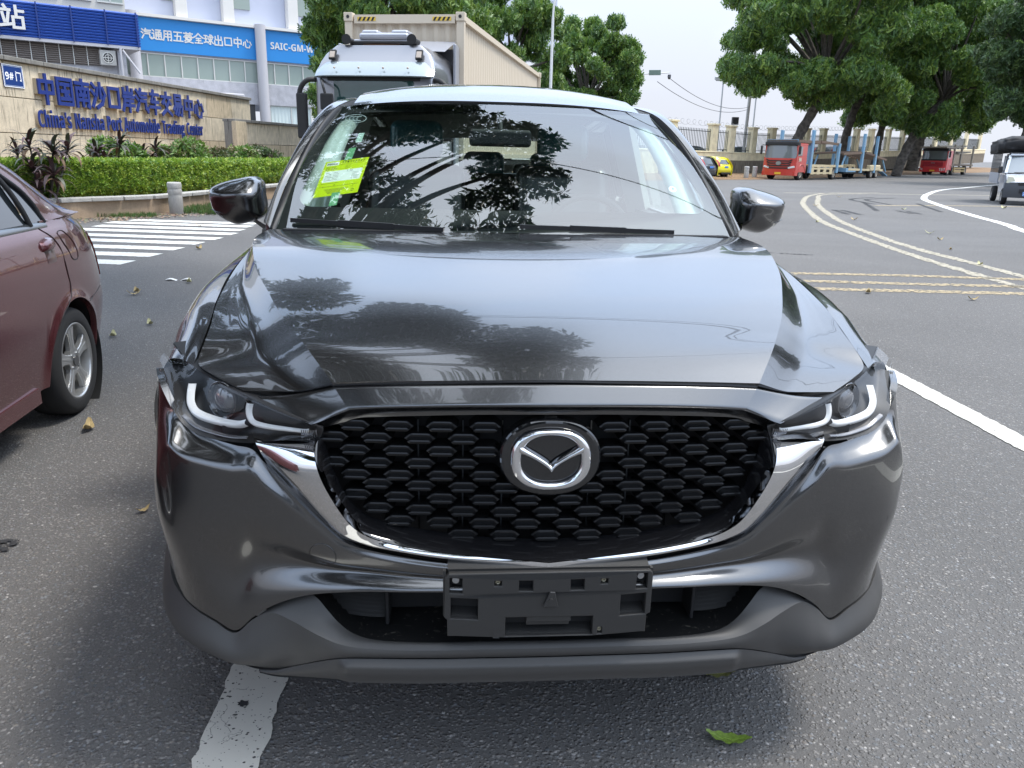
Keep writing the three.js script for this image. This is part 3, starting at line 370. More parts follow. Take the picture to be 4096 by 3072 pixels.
// trees behind the container truck
tree('flame_tree', 'broad feathery tree behind and left of the container truck', undefined, [-2.9, 0, -32.5], { trunk: [[0, 0, 0], [0.2, 2.5, 0], [-0.1, 5, 0]], r0: 0.3, r1: 0.22, crown: [0.5, 7.4, 0], rad: [3.1, 3.0, 3.2], blobs: 80, count: 26000, size: 0.34, br: [0.15, 0.26], extra: [[-2.0, 4.4, 1.5, 0.7], [-2.3, 3.3, 1.6, 0.55], [-2.2, 2.6, 1.6, 0.45], [-2.3, 5.6, 1, 0.8], [2.6, 5.6, 1, 0.9], [3.4, 6.3, 0, 0.8]] });
tree('flame_tree', 'bright green tree rising over the middle of the container', undefined, [2.4, 0, -38], { trunk: [[0, 0, 0], [-0.2, 3, 0], [0.1, 5, 0]], r0: 0.3, r1: 0.2, crown: [-0.2, 5.9, 0], rad: [2.6, 2.4, 2.6], blobs: 56, count: 17000, size: 0.33, br: [0.16, 0.28], extra: [[1.8, 3.6, 0.5, 0.8], [2, 4.4, 0, 0.8], [-1, 7.6, 0, 0.8]] });
tree('flame_tree', 'airy round crowned tree right of the street lamp beyond the container', undefined, [7.4, 0, -46], { trunk: [[0, 0, 0], [0.1, 2.2, 0], [0, 4, 0]], r0: 0.26, r1: 0.17, crown: [0.1, 6.0, 0], rad: [2.8, 2.7, 2.4], blobs: 56, count: 15000, size: 0.36, br: [0.15, 0.27], extra: [[2.6, 3.6, 0, 0.5], [2.4, 5.6, 0, 0.8], [-2, 4.3, 0, 0.9], [1.2, 4, 0, 0.8]] });
// shade trees out of frame whose crowns the paint and glass mirror
{ const poly = [[1.2, 3], [1.45, -3], [1.5, -6], [0, -7.0], [-0.7, -9.0], [-2.6, -11.0], [-4.4, -13.2], [-8, -12], [-9, -4], [-8, 4], [-3.5, 8.5], [-1.2, 8], [0, 4]], isIn = (x, z) => { let c = false; for (let i = 0, j = poly.length - 1; i < poly.length; j = i++) { const [xi, zi] = poly[i], [xj, zj] = poly[j]; if ((zi > z) !== (zj > z) && x < (xj - xi) * (z - zi) / (zj - zi) + xi) c = !c; } return c; }, bl = [];
  while (bl.length < 150) { const x = rr(-9, 1.6), z = rr(-13.4, 8.6); if (!isIn(x + 0.35, z) || !isIn(x, z)) continue; const d = Math.hypot(x + 4, z + 2) / 10; bl.push([x + 5.4, 6.9 - 0.9 * d + rr(-0.5, 0.9), z - 1.2, rr(0.42, 0.85), 0.42]); }
  tree('shade_tree', 'large shade tree left of the camera spreading over the grey car', undefined, [-5.4, 0, 1.2], { trunk: [[0, 0, 0], [0.3, 2.2, -0.3], [1.0, 4.2, -1.4], [1.5, 5.4, -2.4]], r0: 0.34, r1: 0.26, crown: [0, 7, 0], rad: [1, 1, 1], blobs: 0, count: 24000, size: 0.32, tones: TONES.near, geo: bigLeafGeo, extra: bl, nl: 70 }); }
tree('shade_tree', 'roadside tree out of frame to the right of the camera', undefined, [19, 0, -10], { trunk: [[0, 0, 0], [0.1, 2.5, 0], [0, 4.2, 0]], r0: 0.25, r1: 0.18, crown: [0, 6.6, 0], rad: [4.6, 4, 4.2], blobs: 44, count: 9500, size: 0.6, tones: TONES.near, geo: bigLeafGeo });
for (const [x, z, n] of [[-9, 17, 'left'], [-1.5, 20, 'middle'], [7.5, 18, 'right']]) tree('shade_tree', n + ' tree of the row across the road behind the camera', undefined, [x, 0, z], { trunk: [[0, 0, 0], [0.1, 2, 0], [0, 3.6, 0]], r0: 0.22, r1: 0.16, crown: [0, 5.6, 0], rad: [2.8, 2.3, 2.6], blobs: 30, count: 5200, size: 0.55, tones: TONES.near, geo: bigLeafGeo });
{ // clipped hedge along the planter
  const base = [[-10.2, -12.1], [-8.9, -12.9], [-7.55, -13.75], [-7.2, -14.3], [-6.75, -14.95], [-6.42, -15.7], [-6.02, -17.7], [-5.62, -20.4], [-5.0, -25], [-4.6, -29]];
  const t = thing('hedge', 'clipped yellow green hedge running along behind the planter wall', 'hedge', [-6.8, 0.25, -16]), c = spl(base), pts = [], core = [];
  for (let i = 0; i < 21000; i++) {
    const u = Math.pow(rnd(), 0.9), p = c(u), k = rnd(), topY = 0.72 + 0.05 * fbm(u * 40, 3, 1, 2), w = 1.15; let y, o;
    if (k < 0.55) { o = -0.04 - 0.10 * rnd() * rnd(); y = topY * Math.pow(rnd(), 0.8); o -= 0.12 * sm(0.3, 0, y) + 0.08 * (fbm(u * 90, y * 4, 2, 3) + 0.3); } else if (k < 0.95) { o = -0.05 - w * rnd(); y = topY + 0.05 * (rnd() - 0.5) + 0.06 * (fbm(u * 120, o * 4, 6, 2)); } else { o = -0.1 - w * rnd(); y = topY * rnd(); }
    pts.push([p[0] + 6.8 + o * 0.93, y, p[1] + 16 + o * 0.35, 0.105 * rr(0.7, 1.3)]);
  }
  part('dark_core', grid(60, 3, (u, v) => { const p = c(u), q = [[-0.22, 0], [-0.2, 0.62], [-1.1, 0.62], [-1.1, 0]][Math.round(v * 3)]; return [p[0] + 6.8 + q[0] * 0.93, q[1], p[1] + 16 + q[0] * 0.35]; }), mat(0.03, 0.035, 0.015, 1), t);  // dark core sheet, its colour stands in for shade between the leaves
  foliage(pts, tuftGeo, TONES.hedge, t, 'foliage');
}
function bush(label, pos, r, h, n, tones = TONES.bush) { const t = thing('shrub', label, 'shrub', pos), B = []; for (let i = 0; i < 9; i++) B.push([rr(-r, r) * 0.6, h * rr(0.3, 0.8), rr(-r, r) * 0.6, r * rr(0.35, 0.5), 0.9]); part('stem', merge(B.map((b) => bar([0, 0, 0], [b[0], b[1], b[2]], 0.015, 5, 0.008))), M.barkDark, t); foliage(blobPts(B, n, 0.17), tuftGeo, tones, t, 'foliage'); return t; }
bush('leafy green shrub between the purple plants below the sign lettering', [-8.05, 0.3, -18.7], 0.62, 1.15, 1500, TONES.flame);
bush('pale green shrub behind the hedge below the end of the sign lettering', [-7.5, 0.3, -20.6], 0.8, 1.1, 1800);
bush('dry brownish shrub in the row behind the hedge', [-7.05, 0.3, -22.2], 0.75, 1.05, 1500, [[0.2, 0.15, 0.09], [0.12, 0.18, 0.05], [0.1, 0.15, 0.04], [0.16, 0.2, 0.06]]);
bush('yellow green shrub near the start of the lower stone wall', [-6.6, 0.3, -23.4], 0.7, 1.05, 1400);
bush('last shrub of the row behind the hedge beside the car pillar', [-6.15, 0.3, -24.8], 0.75, 0.95, 1400, [[0.18, 0.14, 0.1], [0.1, 0.16, 0.04], [0.12, 0.2, 0.05], [0.06, 0.1, 0.03]]);
{ // purple leaved cordyline plants
  const mats = [mat(0.05, 0.028, 0.03, 0.5), mat(0.085, 0.04, 0.04, 0.5), mat(0.045, 0.055, 0.03, 0.5), mat(0.19, 0.12, 0.07, 0.6)];
  const blade = (L, W, droop) => grid(2, 6, (u, v) => { const w = W * Math.sin(Math.PI * Math.min(1, v * 0.92 + 0.08)) * (u - 0.5), a = droop * v * v; return [w, L * v * Math.cos(a * 0.9), L * v * Math.sin(a) + 0.25 * Math.abs(w)]; });
  const plant = (label, x, z, y0, heads, s = 1) => { const t = thing('cordyline_plant', label, 'plant', [x, y0, z]), by = [[], [], [], []], st = []; for (const [hx, hy, hz, n] of heads) { st.push(bar([hx * 0.3, 0, hz * 0.3], [hx, hy, hz], 0.022, 6, 0.015)); for (let i = 0; i < n; i++) { const a = i * 2.4 + rnd(), tilt = 0.15 + 1.35 * Math.pow(i / n, 0.8); by[i > n * 0.8 ? 3 : Math.floor(rnd() * 3)].push(blade(0.40 * s * rr(0.8, 1.2), 0.075 * s, rr(0.5, 1.1)).rotateX(tilt).rotateY(a).translate(hx, hy - 0.12 * (i / n), hz)); } } part('stem', merge(st), M.barkDark, t); by.forEach((l, i) => l.length && part('leaves', merge(l), mats[i], t)); };
  plant('slim purple cordyline standing before the left end of the stone wall', -8.0, -13.9, 0.3, [[0, 0.85, 0, 16]], 0.8);
  plant('dense purple cordyline clump at the left end of the hedge', -7.55, -13.75, 0.3, [[-0.1, 0.62, 0.1, 24], [0.22, 0.9, -0.05, 26], [-0.2, 1.0, -0.1, 20], [0.3, 0.5, 0.2, 22], [0.05, 0.3, 0.25, 20], [0.42, 0.95, -0.2, 18]]);
  plant('small purple cordyline against the wall below the lettering', -8.1, -15.7, 0.3, [[0, 0.72, 0, 16]], 0.75);
  plant('short purple cordyline just left of the leafy green shrub', -8.2, -17, 0.3, [[0, 0.6, 0, 14]], 0.75);
  plant('bushy purple cordyline in front of the leafy green shrub', -8.0, -17.7, 0.3, [[-0.2, 0.85, 0.1, 22], [0.3, 1.05, 0, 20], [0.05, 0.65, 0.3, 20]], 1.05);
  plant('purple cordyline on the right side of the leafy green shrub', -7.8, -19.3, 0.3, [[0, 0.85, 0, 16], [0.2, 0.6, 0.1, 14]], 0.9);
  plant('purple cordyline at the left end of the pale shrub row', -7.75, -20.0, 0.3, [[0, 0.95, 0, 16]], 0.95);
}
{ // grass and weeds at the kerb foot
  const blades = []; for (let i = 0; i < 7; i++) blades.push({ m: mtx(rr(-0.15, 0.15), 0, rr(-0.15, 0.15), rr(-0.5, 0.5), rr(0, 6), rr(-0.6, 0.6)), L: 0.8, W: 0.07, b: 0.2 });
  const g = leavesGeo(blades), pts = []; for (let i = 0; i < 900; i++) { const k = rnd(); pts.push(k < 0.7 ? [-5.2 + rr(-0.6, 0.55), 0.0, -16.2 + rr(-1.8, 1.0), rr(0.1, 0.22)] : [-6.5 + rr(-0.7, 0.6), 0, -14.35 + rr(-0.35, 0.2), rr(0.05, 0.14)]); }
  const im = new THREE.InstancedMesh(g, M.leaf, pts.length), m = new THREE.Matrix4(), c = new THREE.Color(); pts.forEach((p, i) => { m.makeRotationY(rnd() * 6.3).scale(V3(p[3], p[3], p[3])).setPosition(p[0], p[1], p[2]); im.setMatrixAt(i, m); c.setRGB(0.14 * rr(0.7, 1.3), 0.24 * rr(0.7, 1.2), 0.06); im.setColorAt(i, c); });
  im.name = 'grass'; im.userData = { label: 'patch of green weeds and grass at the foot of the planter wall', category: 'grass', kind: 'stuff' }; lamp(im); scene.add(im);
  const lp = []; for (let i = 0; i < 700; i++) { const u = rnd(); lp.push([-7.1 + u * 1.6 + rr(-0.3, 0.5), 0.012, -13.7 - u * 2.2 + rr(-0.3, 0.75) + 0.35, rr(0.05, 0.11)]); }
  const li = new THREE.InstancedMesh(leavesGeo([{ m: mtx(0, 0, 0, 1.45, 0, 0), L: 1, W: 0.45, b: 0.1 }]), M.leaf, lp.length); lp.forEach((p, i) => { m.makeRotationY(rnd() * 6.3).scale(V3(p[3], p[3], p[3])).setPosition(p[0], p[1], p[2]); li.setMatrixAt(i, m); c.setRGB(0.34 * rr(0.6, 1.2), 0.22 * rr(0.6, 1.2), 0.10); li.setColorAt(i, c); });
  li.name = 'leaf_litter'; li.userData = { label: 'brown leaf litter gathered along the foot of the planter wall', category: 'leaf litter', kind: 'stuff' }; lamp(li); scene.add(li);
}
{ // single leaves and scraps on the road
  const leafMesh = (L, W, curl) => grid(6, 14, (u, v) => { const w = W * Math.pow(Math.sin(Math.PI * Math.min(0.999, 0.04 + v * 0.95)), 0.8), x = (u - 0.5) * w; return [x, 0.006 + 0.10 * w * Math.abs(u - 0.5) * 2 + curl * Math.pow(v - 0.5, 2) * L + 0.003 * Math.sin(v * 23 + u * 7), (v - 0.5) * L]; });
  const vein = (a, b) => dataTex(64, 128, (i, j) => { const s = Math.abs(i - 32), k = s < 1.5 ? 1.5 : (Math.abs((j + s * 0.8) % 13) < 1.4 ? 1.2 : 1) * (0.85 + 0.4 * fbm(i / 9, j / 9, 4, 3)); return [toS(a[0] * k), toS(a[1] * k), toS(a[2] * k)]; }, 4, true);
  const green = new THREE.MeshPhysicalMaterial({ map: vein([0.22, 0.33, 0.05]), roughness: 0.5, transmission: 0.15, thickness: 0 }), olive = new THREE.MeshPhysicalMaterial({ map: vein([0.22, 0.22, 0.07]), roughness: 0.6 }), dry = new THREE.MeshPhysicalMaterial({ map: vein([0.48, 0.36, 0.17]), roughness: 0.7 }), pale = new THREE.MeshPhysicalMaterial({ map: vein([0.52, 0.5, 0.28]), roughness: 0.7 });
  const near = leafMesh(0.105, 0.036, 0.6);
  single('fallen_leaf', near, green, 'curled fresh green leaf lying on dark asphalt in the foreground', 'leaf', undefined, [0.46, 0.004, -0.18], 1.32);
  single('fallen_leaf', near, olive, 'olive leaf half under the front lip of the grey car', 'leaf', undefined, [0.51, 0.004, -0.42], 1.45);
  const g1 = leafMesh(0.11, 0.05, 1.4), spots = [[9.21, -13.73, 1.6], [9.35, -17.05, 1.6], [8.66, -12.49, 1.2], [7.08, -9.03, 1.1], [4.18, -6.58, 1.1], [5.1, -6.22, 1], [8.03, -16.15, 1.1], [10.96, -22.63, 1.6], [14.82, -28.98, 2], [17.58, -23.34, 2.2], [-3.14, -6.16, 1.1], [-3.11, -6.02, 1.1], [-2.85, -6.75, 1], [-3.59, -9.51, 1.2], [-1.94, -2.37, 1], [-2.62, -4.34, 0.9], [-4.57, -12.78, 1.2], [-4.17, -15.44, 1.4], [-2.51, -4.75, 0.9], [-1.35, -1.46, 0.5], [7.84, -10.89, 0.9], [13.2, -21.6, 1.5]]; let first = null;
  spots.forEach(([x, z, s], i) => { const m = i % 3 ? dry : pale; if (!first) first = single('fallen_leaf', g1, m, 'small dry leaf lying on the grey asphalt', 'leaf', 'dry leaves scattered over the road', [x, 0.004, z], rnd() * 6.3); const l = i ? copyOf(first, [x, 0.004, z], rnd() * 6.3) : first; l.material = m; l.scale.setScalar(s); });
  single('paper_scrap', grid(8, 3, (u, v) => [(u - 0.5) * 0.24, 0.008 + 0.012 * Math.sin(u * 9), (v - 0.5) * 0.07]), mat(0.75, 0.74, 0.72, 0.8), 'thin white paper scrap on the road between sedan and grey car', 'paper scrap', undefined, [-3.01, 0, -6.91], 0.1);
}
// ---------- vehicles and street furniture of the background ----------
M.black = mat(0.02, 0.02, 0.021, 0.6); M.tyre = mat(0.022, 0.022, 0.023, 0.85); M.darkGlass = mat(0.03, 0.04, 0.042, 0.05, { clearcoat: 1 }); M.chrome = mat(0.75, 0.75, 0.76, 0.08, { metalness: 1 }); M.steel = mat(0.45, 0.46, 0.47, 0.35, { metalness: 0.9 });
function wheel(R, w, rimMat, spokes = 8) { // axis along x, outer side +x
  const g = new THREE.Group(); g.name = 'wheel';
  const tp = [[R * 0.62, -w / 2], [R * 0.9, -w / 2], [R * 0.985, -w * 0.36], [R, -w * 0.2], [R, w * 0.2], [R * 0.985, w * 0.36], [R * 0.9, w / 2], [R * 0.62, w / 2]].map((p) => new THREE.Vector2(...p));
  part('tyre', new THREE.LatheGeometry(tp, 36).rotateZ(-Math.PI / 2), M.tyre, g);
  const rim = [new THREE.LatheGeometry([[R * 0.63, w * 0.46], [R * 0.6, w * 0.42], [R * 0.57, w * 0.2], [R * 0.2, w * 0.22], [R * 0.12, w * 0.34], [0, w * 0.36]].map((p) => new THREE.Vector2(...p)), 32).rotateZ(-Math.PI / 2)];
  for (let i = 0; i < spokes; i++) { const a = i / spokes * 6.283; rim.push(box(0.02, R * 0.42, R * 0.12, w * 0.3, R * 0.38, 0).applyMatrix4(new THREE.Matrix4().makeRotationX(a))); }
  part('rim', merge(rim), rimMat, g); return g;
}
const addWheel = (t, proto, x, y, z, flip) => { const w = proto.clone(); w.name = 'wheel'; w.position.set(x, y, z); if (flip) w.rotation.y = Math.PI; t.add(w); return w; };
{ // container truck behind the grey car; local +z is its front
  const t = thing('container_truck', 'silver cab truck with a long cream shipping container behind the grey car', 'truck', [-1.46, 0, -15.8], -0.236);
  const P = { cab: mat(0.30, 0.30, 0.32, 0.3, { metalness: 0.7, clearcoat: 0.6 }), visor: mat(0.28, 0.33, 0.36, 0.15, { metalness: 0.3, clearcoat: 1 }), glass: mat(0.03, 0.075, 0.07, 0.06, { clearcoat: 1 }), lamp: mat(0.5, 0.42, 0.35, 0.2), fair: mat(0.42, 0.43, 0.47, 0.3, { metalness: 0.4 }) };
  const sec = (y) => ({ w: 1.18 - 0.10 * sm(2.7, 3.25, y) - 0.22 * sm(3.05, 3.27, y), z: 1.15 - 0.05 * sm(1.2, 2.6, y) - 0.34 * sm(2.6, 3.32, y) });
  const cab = (y0, y1, d = 0) => grid(40, 16, (u, v) => { const y = y0 + (y1 - y0) * v, s = sec(y), a = (u - 0.5) * 2, r = Math.abs(a), q = Math.min(1, r * 1.35), x = Math.sign(a) * (s.w + d) * Math.min(1, 1 - Math.pow(1 - q, 3.0) * 1.0) , z = r < 0.74 ? s.z + d - 0.22 * Math.pow(q, 6) : s.z + d - 0.22 - (r - 0.74) / 0.26 * 1.85; return [x, y, z]; });
  part('cab', merge([cab(0.75, 3.27), grid(10, 6, (u, v) => { const s = sec(3.27); return [(u - 0.5) * 2 * s.w, 3.27 + 0.05 * Math.sin(Math.PI * u), s.z - 0.1 - v * 1.9]; }), box(2.2, 2.6, 0.06, 0, 2.1, -0.92)]), P.cab, t);
  part('windscreen', grid(24, 8, (u, v) => { const y = 1.75 + 0.93 * v, s = sec(y), a = (u - 0.5) * 2; return [a * (s.w - 0.07), y, s.z + 0.025 - 0.18 * Math.pow(Math.abs(a), 6)]; }), P.glass, t);
  part('sun_visor', panel(24, 6, (u, v) => { const y = 2.68 + 0.27 * v, s = sec(y), a = (u - 0.5) * 2; return [a * (s.w + 0.0), y, s.z + 0.20 - 0.12 * v - 0.2 * Math.pow(Math.abs(a), 6)]; }, 0.03), P.visor, t);
  part('header_strip', grid(20, 2, (u, v) => { const y = 2.60 + 0.09 * v, s = sec(y), a = (u - 0.5) * 2; return [a * (s.w - 0.05), y, s.z + 0.05 - 0.17 * Math.pow(Math.abs(a), 6)]; }), M.black, t);
  for (const s of [-1, 1]) { const l = part('roof_lamp', rbox(0.14, 0.2, 0.06, 0.02, s * 0.86, 3.08, 0.93, 0, -0.45), M.black, t); part('lens', rbox(0.10, 0.13, 0.03, 0.01, s * 0.86, 3.08, 0.965, 0, -0.45), P.lamp, l); }
  for (let i = 0; i < 4; i++) part('marker_lamp', new THREE.SphereGeometry(0.022, 10, 8).translate(-0.72 + i * 0.48, 2.82, 1.235), P.lamp, t);
  part('roof_air_unit', merge([rbox(1.0, 0.14, 0.5, 0.06, 0.03, 3.46, 0.3), rbox(0.34, 0.10, 0.4, 0.05, -0.26, 3.535, 0.3), rbox(0.34, 0.10, 0.4, 0.05, 0.34, 3.535, 0.3), rbox(1.24, 0.08, 0.4, 0.03, 0.03, 3.37, 0.32)]), P.fair, t);
  const horn = (x) => merge([cyl(0.05, 0.05, 0.34, x, 3.37, 0.55, 14, Math.PI / 2), new THREE.CylinderGeometry(0.095, 0.05, 0.14, 16).rotateX(Math.PI / 2).translate(x, 3.37, 0.75)]); part('horn', horn(-0.62), M.black, t); part('horn', horn(0.68), M.black, t);
  part('light_bar', merge([rbox(1.36, 0.07, 0.12, 0.02, 0.03, 3.34, 0.5)]), M.black, t); part('amber_strip', box(0.74, 0.04, 0.03, 0.0, 3.30, 0.57), mat(0.45, 0.2, 0.06, 0.3), t);
  part('side_fairing', merge([rbox(0.06, 2.5, 0.55, 0.02, 1.2, 2.2, -0.66, 0.10), rbox(0.06, 2.5, 0.55, 0.02, -1.2, 2.2, -0.66, -0.10)]), P.fair, t);
  part('roof_fairing', grid(14, 6, (u, v) => [(u - 0.5) * 2.24, 3.25 + 0.30 * v, 0.1 - 0.95 * v - 0.1 * Math.pow(Math.abs(u - 0.5) * 2, 4)]), P.fair, t);
  for (const s of [-1, 1]) { const m = part('mirror', rbox(0.2, 0.85, 0.14, 0.04, s * 1.46, 1.95, 1.1), M.black, t); part('arm', tube([[s * 1.1, 2.62, 0.95], [s * 1.32, 2.6, 1.12], [s * 1.48, 2.42, 1.12], [s * 1.47, 2.1, 1.1]], 0.05, 16, 7), M.black, m); }
  part('front_mirror', merge([tube([[-1.05, 2.62, 1.1], [-0.9, 2.5, 1.4], [-0.85, 2.35, 1.42]], 0.025, 10, 6), rbox(0.26, 0.3, 0.06, 0.03, -0.82, 2.2, 1.42)]), M.black, t);
  part('grille_panel', rbox(2.1, 0.9, 0.1, 0.04, 0, 1.15, 1.12), M.black, t); part('bumper', rbox(2.44, 0.5, 0.4, 0.08, 0, 0.55, 1.02), P.cab, t);
  for (const s of [-1, 1]) part('headlight', rbox(0.42, 0.2, 0.1, 0.04, s * 0.92, 0.72, 1.2), P.lamp, t);
  part('door', merge([box(0.02, 1.5, 1.1, 1.185, 1.5, 0.3), box(0.02, 1.5, 1.1, -1.185, 1.5, 0.3)]), P.cab, t);
  part('chassis', merge([box(0.9, 0.25, 14.2, 0, 0.85, -6.2), box(2.3, 0.12, 12.1, 0, 1.08, -7.1)]), M.black, t);
  const w = wheel(0.5, 0.3, M.steel); for (const z of [0.3, -2.6, -3.9, -10.6, -11.9, -13.1]) { addWheel(t, w, 1.02, 0.5, z); addWheel(t, w, -1.02, 0.5, z, true); }
  // container: corrugated walls, rails, corner castings
  const cm = mat(0.62, 0.53, 0.41, 0.55), x0 = -1.22, x1 = 1.22, y0 = 1.2, y1 = 4.09, z0 = -1.0, z1 = -13.2;
  const corr = (L, n) => { const o = [], p = L / n; for (let i = 0; i < n; i++) { o.push([i * p, 0], [i * p + p * 0.28, 0], [i * p + p * 0.5, -0.036], [i * p + p * 0.78, -0.036]); } o.push([L, 0]); return o; };
  const side = (L, n, place) => { const pr = corr(L, n), P2 = [], ix = []; pr.forEach((p, i) => { for (const y of [y0 + 0.12, y1 - 0.1]) P2.push(...place(p[0], y, p[1])); if (i) { const a = i * 2 - 2; ix.push(a, a + 2, a + 3, a, a + 3, a + 1); } }); const g = new THREE.BufferGeometry(); g.setAttribute('position', new THREE.Float32BufferAttribute(P2, 3)); g.setIndex(ix); const h = g.toNonIndexed(); h.computeVertexNormals(); return h; };
  part('container_side', side(12.0, 44, (s, y, d) => [x1 - 0.02 + d, y, z0 - 0.1 - s]), cm, t); part('container_side', side(12.0, 44, (s, y, d) => [x0 + 0.02 - d, y, z0 - 0.1 - s]), cm, t);
  part('container_end', side(2.28, 9, (s, y, d) => [x0 + 0.08 + s, y, z0 - 0.03 + d]), cm, t); part('container_door', box(2.4, 2.8, 0.06, 0, 2.65, z1 + 0.05), cm, t);
  part('container_roof', box(2.4, 0.05, 12.1, 0, y1 - 0.035, (z0 + z1) / 2), cm, t);
  for (const s of [x0, x1]) for (const y of [y0 + 0.06, y1 - 0.06]) part('rail', box(0.1, 0.12, 12.0, s, y, (z0 + z1) / 2), cm, t);
  for (const z of [z0, z1]) { for (const s of [x0, x1]) part('corner_post', box(0.16, y1 - y0 - 0.24, 0.14, s, (y0 + y1) / 2, z), cm, t); for (const y of [y0 + 0.07, y1 - 0.09]) part('rail', box(2.2, 0.17, 0.1, 0, y, z), cm, t); }
  for (const z of [z0, z1]) for (const s of [x0, x1]) for (const y of [y0 + 0.05, y1 - 0.05]) { const c = part('corner_casting', rbox(0.19, 0.17, 0.19, 0.01, s, y, z), cm, t); part('hole', cyl(0.035, 0.035, 0.012, s, y, z + 0.095, 12, Math.PI / 2), M.black, c); }
  for (const s of [-1, 1]) { const h = part('hazard_mark', box(0.40, 0.075, 0.012, s * 0.82, y1 - 0.09, z0 + 0.053), mat(0.72, 0.48, 0.06, 0.5), t); part('stripe', merge([0, 1, 2, 3].map((i) => shapeGeo([[0, 0], [0.045, 0], [0.085, 0.073], [0.04, 0.073]], [], 0.004).translate(s * 0.82 - 0.19 + i * 0.096, y1 - 0.127, z0 + 0.059))), M.black, h); }
  part('label', box(0.012, 0.34, 0.05, x1 + 0.006, 3.1, z0 - 0.14), mat(0.6, 0.42, 0.12, 0.6), t);
}
function cabTruck(t, P, o) { // cab-over truck front, local +z forward, width 2.46
  const W = 1.23, top = o.top;
  part('cab', merge([panel(20, 10, (u, v) => { const a = (u - 0.5) * 2; return [a * W, 0.55 + 0.95 * v, 0 - 0.16 * Math.pow(Math.abs(a), 5) - 0.03 * v]; }, 0.02), box(W * 2 - 0.02, 1.0, 1.75, 0, 1.06, -1.05), rbox(W * 2 - 0.06, top - 2.38, 1.9, 0.08, 0, (top + 2.38) / 2, -1.1), box(0.08, 0.92, 1.7, W - 0.07, 1.96, -1.1), box(0.08, 0.92, 1.7, -W + 0.07, 1.96, -1.1), box(W * 2 - 0.1, 1.0, 0.06, 0, 1.95, -1.93)]), P.red, t);
  part('windscreen', grid(14, 5, (u, v) => { const a = (u - 0.5) * 2; return [a * (W - 0.06), 1.5 + 0.9 * v, -0.05 - 0.12 * v - 0.14 * Math.pow(Math.abs(a), 5)]; }), P.glass, t);
  part('header', rbox(W * 2 - 0.02, 0.26, 0.5, 0.06, 0, 2.5, -0.36), M.black, t);
  for (const s of [-1, 1]) {
    part('side_window', box(0.02, 0.62, 0.72, s * (W - 0.02), 2.0, -0.72), P.glass, t);
    const m = part('mirror', rbox(0.16, 0.58, 0.1, 0.03, s * (W + 0.2), 2.05, -0.06), M.black, t); part('arm', tube([[s * W, 2.36, -0.3], [s * (W + 0.16), 2.4, -0.1], [s * (W + 0.2), 2.3, -0.06]], 0.025, 8, 5), M.black, m);
    part('headlight', rbox(0.46, 0.13, 0.08, 0.03, s * 0.93, 0.86 + o.hl, -0.06, s * 0.22, 0, s * 0.2), P.lens, t);
    part('wheel_arch', new THREE.TorusGeometry(0.6, 0.05, 6, 18, Math.PI).rotateY(Math.PI / 2).translate(s * (W - 0.03), 0.5, -1.2), P.red, t);
    part('step', box(0.2, 0.28, 0.5, s * (W - 0.1), 0.45, -0.3), P.red, t);
  }
  part('bumper', panel(20, 5, (u, v) => { const a = (u - 0.5) * 2; return [a * (W + 0.01), 0.32 + 0.42 * v, 0.05 - 0.2 * Math.pow(Math.abs(a), 5)]; }, 0.03), P.red, t);
  part('number_plate', rbox(0.46, 0.15, 0.02, 0.005, 0.02, 0.46, 0.07), mat(0.75, 0.45, 0.03, 0.5), t);
  part('interior', merge([box(2.2, 0.05, 0.5, 0, 1.5, -0.5), rbox(0.5, 0.8, 0.2, 0.05, -0.6, 1.7, -1.2), rbox(0.5, 0.8, 0.2, 0.05, 0.6, 1.7, -1.2)]), mat(0.2, 0.19, 0.18, 0.8), t);
}
const truckGlass = mat(0.16, 0.17, 0.17, 0.05, { clearcoat: 1 });
